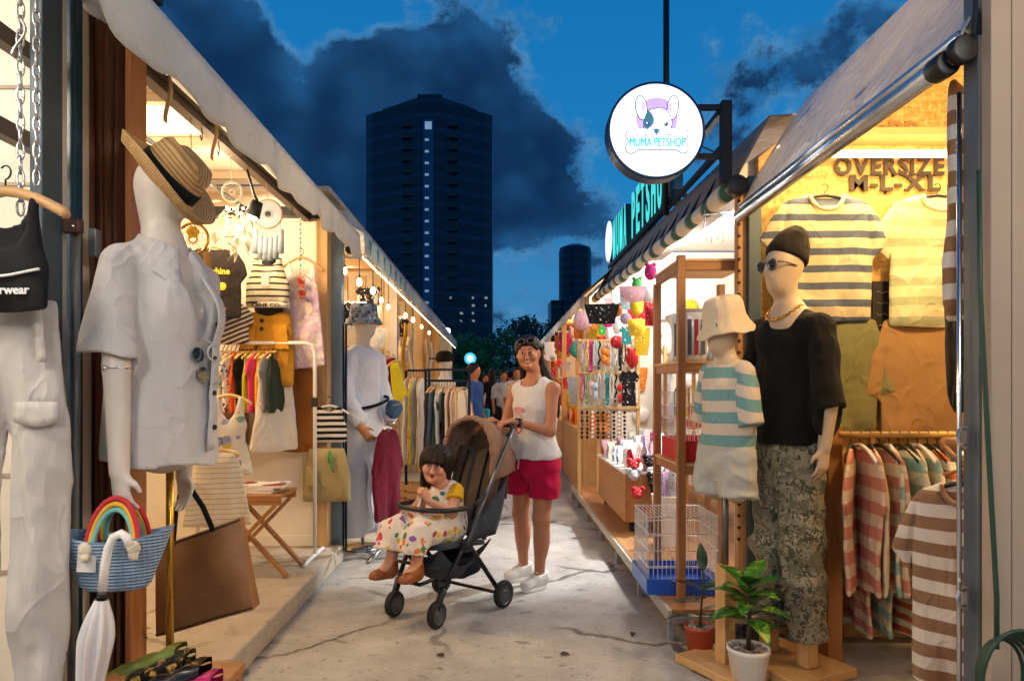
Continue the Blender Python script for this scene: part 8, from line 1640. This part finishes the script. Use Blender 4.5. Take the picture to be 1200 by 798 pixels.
# --- burgundy shirt on a chrome stand in front of the second stall
BS = Vector((PX(455, 5.15), 5.15, 0)); cs = thing('garment_stand', 'chrome tripod garment stand holding the burgundy shirt', 'stand', BS)
m = MB(); m.cyl(BS+Vector((0, 0, .06)), BS+Vector((0, 0, .98)), .011, n=10); m.tube([BS+Vector((-.02, 0, .98)), BS+Vector((.05, 0, .99))], .009, 8); m.build('pole', CHROME, cs, smooth=True)
for a in (.4, 2.5, 4.4): m = MB(); m.tube([BS+Vector((0, 0, .10)), BS+Vector((.30*math.cos(a), .30*math.sin(a), .012))], .011, 8); m.build('leg', CHROME, cs, smooth=True)
vf = panel(*tee(.72, .44, .30, .08, .06, .18, 70, 1.05, .18), .05, .03, 20, 81); garment('burgundy_shirt', 'deep burgundy shirt hanging sideways on the chrome stand', 'shirt', vf, cloth('burgundy', '#5e0a20', .12, 1.0), BS+Vector((.0, -.03, .955)), R(72), None, .36, HWHITE, .06, hook=.04).scale = (.85, .9, .95)
# --- racks of clothes before the third left stall
def rack(x0, x1, Y, zt, label, mats, names, L, W_, n, seed, cat='shirt', grp='clothes on the black racks', dbl=False):
    o = thing('clothes_rack', label, 'clothes rack', ((x0+x1)/2, Y, 0), 0, 'black clothes racks before the third left stall'); m = MB()
    for x_ in (x0, x1): m.box((x_-.014, Y-.014, .03), (x_+.014, Y+.014, zt+(.12 if dbl else 0)))
    for x_ in (x0, x1): m.box((x_-.014, Y-.22, .03), (x_+.014, Y+.22, .055))
    m.build('upright', DARK, o); m = MB(); m.box((x0+.0145, Y-.012, zt-.012), (x1-.0145, Y+.012, zt+.012)); m.build('rail', DARK, o)
    if dbl: m = MB(); m.box((x0+.0145, Y-.012, zt+.10), (x1-.0145, Y+.012, zt+.122)); m.build('upper_rail', DARK, o)
    vfs = [panel(*tee(L, W_, .2, .07, .06, .14, 74, 1.05, .16), .024, .022, 22, seed+k, .016, grow=.8, hy=.008) for k in range(2)]; base = {}
    for i in range(n):
        lc = (x0+.05+(x1-x0-.1)*i/(n-1), Y, zt-.075); k = i % 2; mi_ = mats[i % len(mats)]; lb = uniq('%s %s on the %s' % (names[i % len(names)], cat, ' '.join(label.split()[:3])))
        if k not in base: base[k] = q = garment('rack_shirt', lb, cat, vfs[k], mi_, lc, R(74+9*math.sin(i*1.9+seed)), grp, .3, HWOOD, .05)
        else: q = dup(base[k], lc, R(74+9*math.sin(i*1.9+seed)), lb); omat([c for c in q.children if c.name.startswith('fabric')][0], mi_)
    return o
bc = [('charcoal', cloth('charcoal_tee', '#231e1c')), ('brown grey', cloth('browngrey', '#4d4641')), ('slate blue', cloth('slateblue', '#4a5a6a')), ('pale grey', cloth('palegrey', '#a9a8a4')), ('dark green', cloth('dkgreen2', '#2f4a30')), ('cream', cloth('cream_tee', '#cfc1a5')), ('black', cloth('black_tee', '#151413')), ('pale beige', cloth('pbeige', '#d3bda0')), ('blush beige', cloth('blush', '#cfae98')), ('blush beige', cloth('blush', '#cfae98')), ('sand', cloth('sand', '#cbb08a')), ('sand', cloth('sand', '#cbb08a')), ('pale beige', cloth('pbeige', '#d3bda0'))]
rack(PX(499, 6.9), PX(550, 6.9), 6.9, PZ(446, 6.9), 'long black rack of beige and dark shirts', [b for _, b in bc], [a for a, _ in bc], .85, .42, 13, 90, dbl=True)
yc_ = [('white', WHT), ('lime yellow', cloth('lime_top', '#b5b02a')), ('orange floral', blotch('orange_floral', '#d0a070', ['#c05a2a', '#e0d0b0'], 30, .8)), ('pale grey', cloth('palegrey', '#a9a8a4')), ('cream', cloth('cream_tee', '#cfc1a5'))]
rack(PX(476, 7.5), PX(503, 7.5), 7.5, PZ(434, 7.5), 'short black rack of pale and lime tops', [b for _, b in yc_], [a for a, _ in yc_], .95, .4, 6, 94)
for i, (px, py, Y, nm, c_) in enumerate(((462, 424, 6.2, 'yellow', '#d9bd1a'), (456, 420, 6.25, 'dark red', '#7a1d1a'), (449, 418, 6.3, 'tan', '#b08a6a'), (443, 420, 6.35, 'dark grey', '#3a3a3c'))):
    vf = panel(mir([(0, 0), (.06, 0), (.085, -.16), (.11, -.34), (0, -.36)]), None, .03, .02, 30, 100+i, .014); garment('hung_scarf', '%s scarf like top hung beside the bucket hat mannequin' % nm, 'top', vf, cloth(nm.replace(' ', '_')+'_scarf', c_), P(px, py, Y), R(60), 'tops hung at the front of the second stall', .2, HWOOD, .03, tilt=R(-14))
# bags and small things on the walls of the second and third stall
rs = random.Random(21)
spots = []
for i in range(60): px = 432+rs.random()*62; Y = 5.7+rs.random()*4.2; spots.append((max(-2.6, min(-1.24, PX(px, Y)-.12)), Y, 1.25+1.05*rs.random(), .12+.10*rs.random(), .18+.16*rs.random()))
for i, (x_, Y, z_, w_, h_) in enumerate(sorted(spots, key=lambda q: q[0]/q[1])):
    k = (5, 7, 0, 5, 3, 5, 0, 7)[i % 8]; kd_ = (0, 3, 3, 2)[i % 4]
    wallbag(x_, Y, z_, w_, h_, k, kd_, uniq('%s %s hanging inside the middle left stalls' % (PCOL[k][0], ('bag', '', 'round fan', 'small coat')[kd_])), 'goods hanging inside the left stalls')
for i in range(8):
    Y = 8.2+.75*i; vf_i = i % 2; m = MB(); x_ = -1.22; m.grid(lambda u, v: (x_+.02*math.sin(7*v+i), Y+.2*(u-.5)*(1+.1*math.sin(v*3)), 2.1-.8*v-.02*math.sin(PI*u)), 6, 10, .02); k = (0, 9, 5, 10, 0, 3, 9, 5)[i]
    tag(m.build('hung_cloth', (WHT, cloth('gold_top', '#d69a1e'), cloth('cream_tee', '#cfc1a5'))[i % 3], smooth=True), uniq('%s cloth hung before the farther left stalls' % ('white', 'golden yellow', 'cream')[i % 3]), 'cloth', 'cloths hung at the farther left stalls')
# wooden crates below the short rack
for i, (px, py, Y) in enumerate(((487, 548, 7.6), (497, 560, 7.3), (478, 562, 7.4))):
    p = P(px, py, Y); z0 = max(.003, p.z-.16) if i == 0 else .003; o = thing('wooden_crate', ('upper pale crate behind the girl', 'lower right pale crate behind the girl', 'lower left pale crate behind the girl')[i], 'crate', (p.x, Y, z0+(.24 if i == 0 else 0)), 0, 'pale crates below the short rack'); b0 = o.location
    for k in range(3):
        for e in (-1, 1): m = MB(); m.obox((0, .15*e, .045+.075*k), (.34, .012, .055)); m.build('slat', PINEX, o, world=False, bevel=.002); m = MB(); m.obox((.164*e, 0, .045+.075*k), (.012, .286, .055)); m.build('slat', PINEY, o, world=False, bevel=.002)
    m = MB(); m.obox((0, 0, .008), (.31, .28, .012)); m.build('bottom', PINEX, o, world=False)
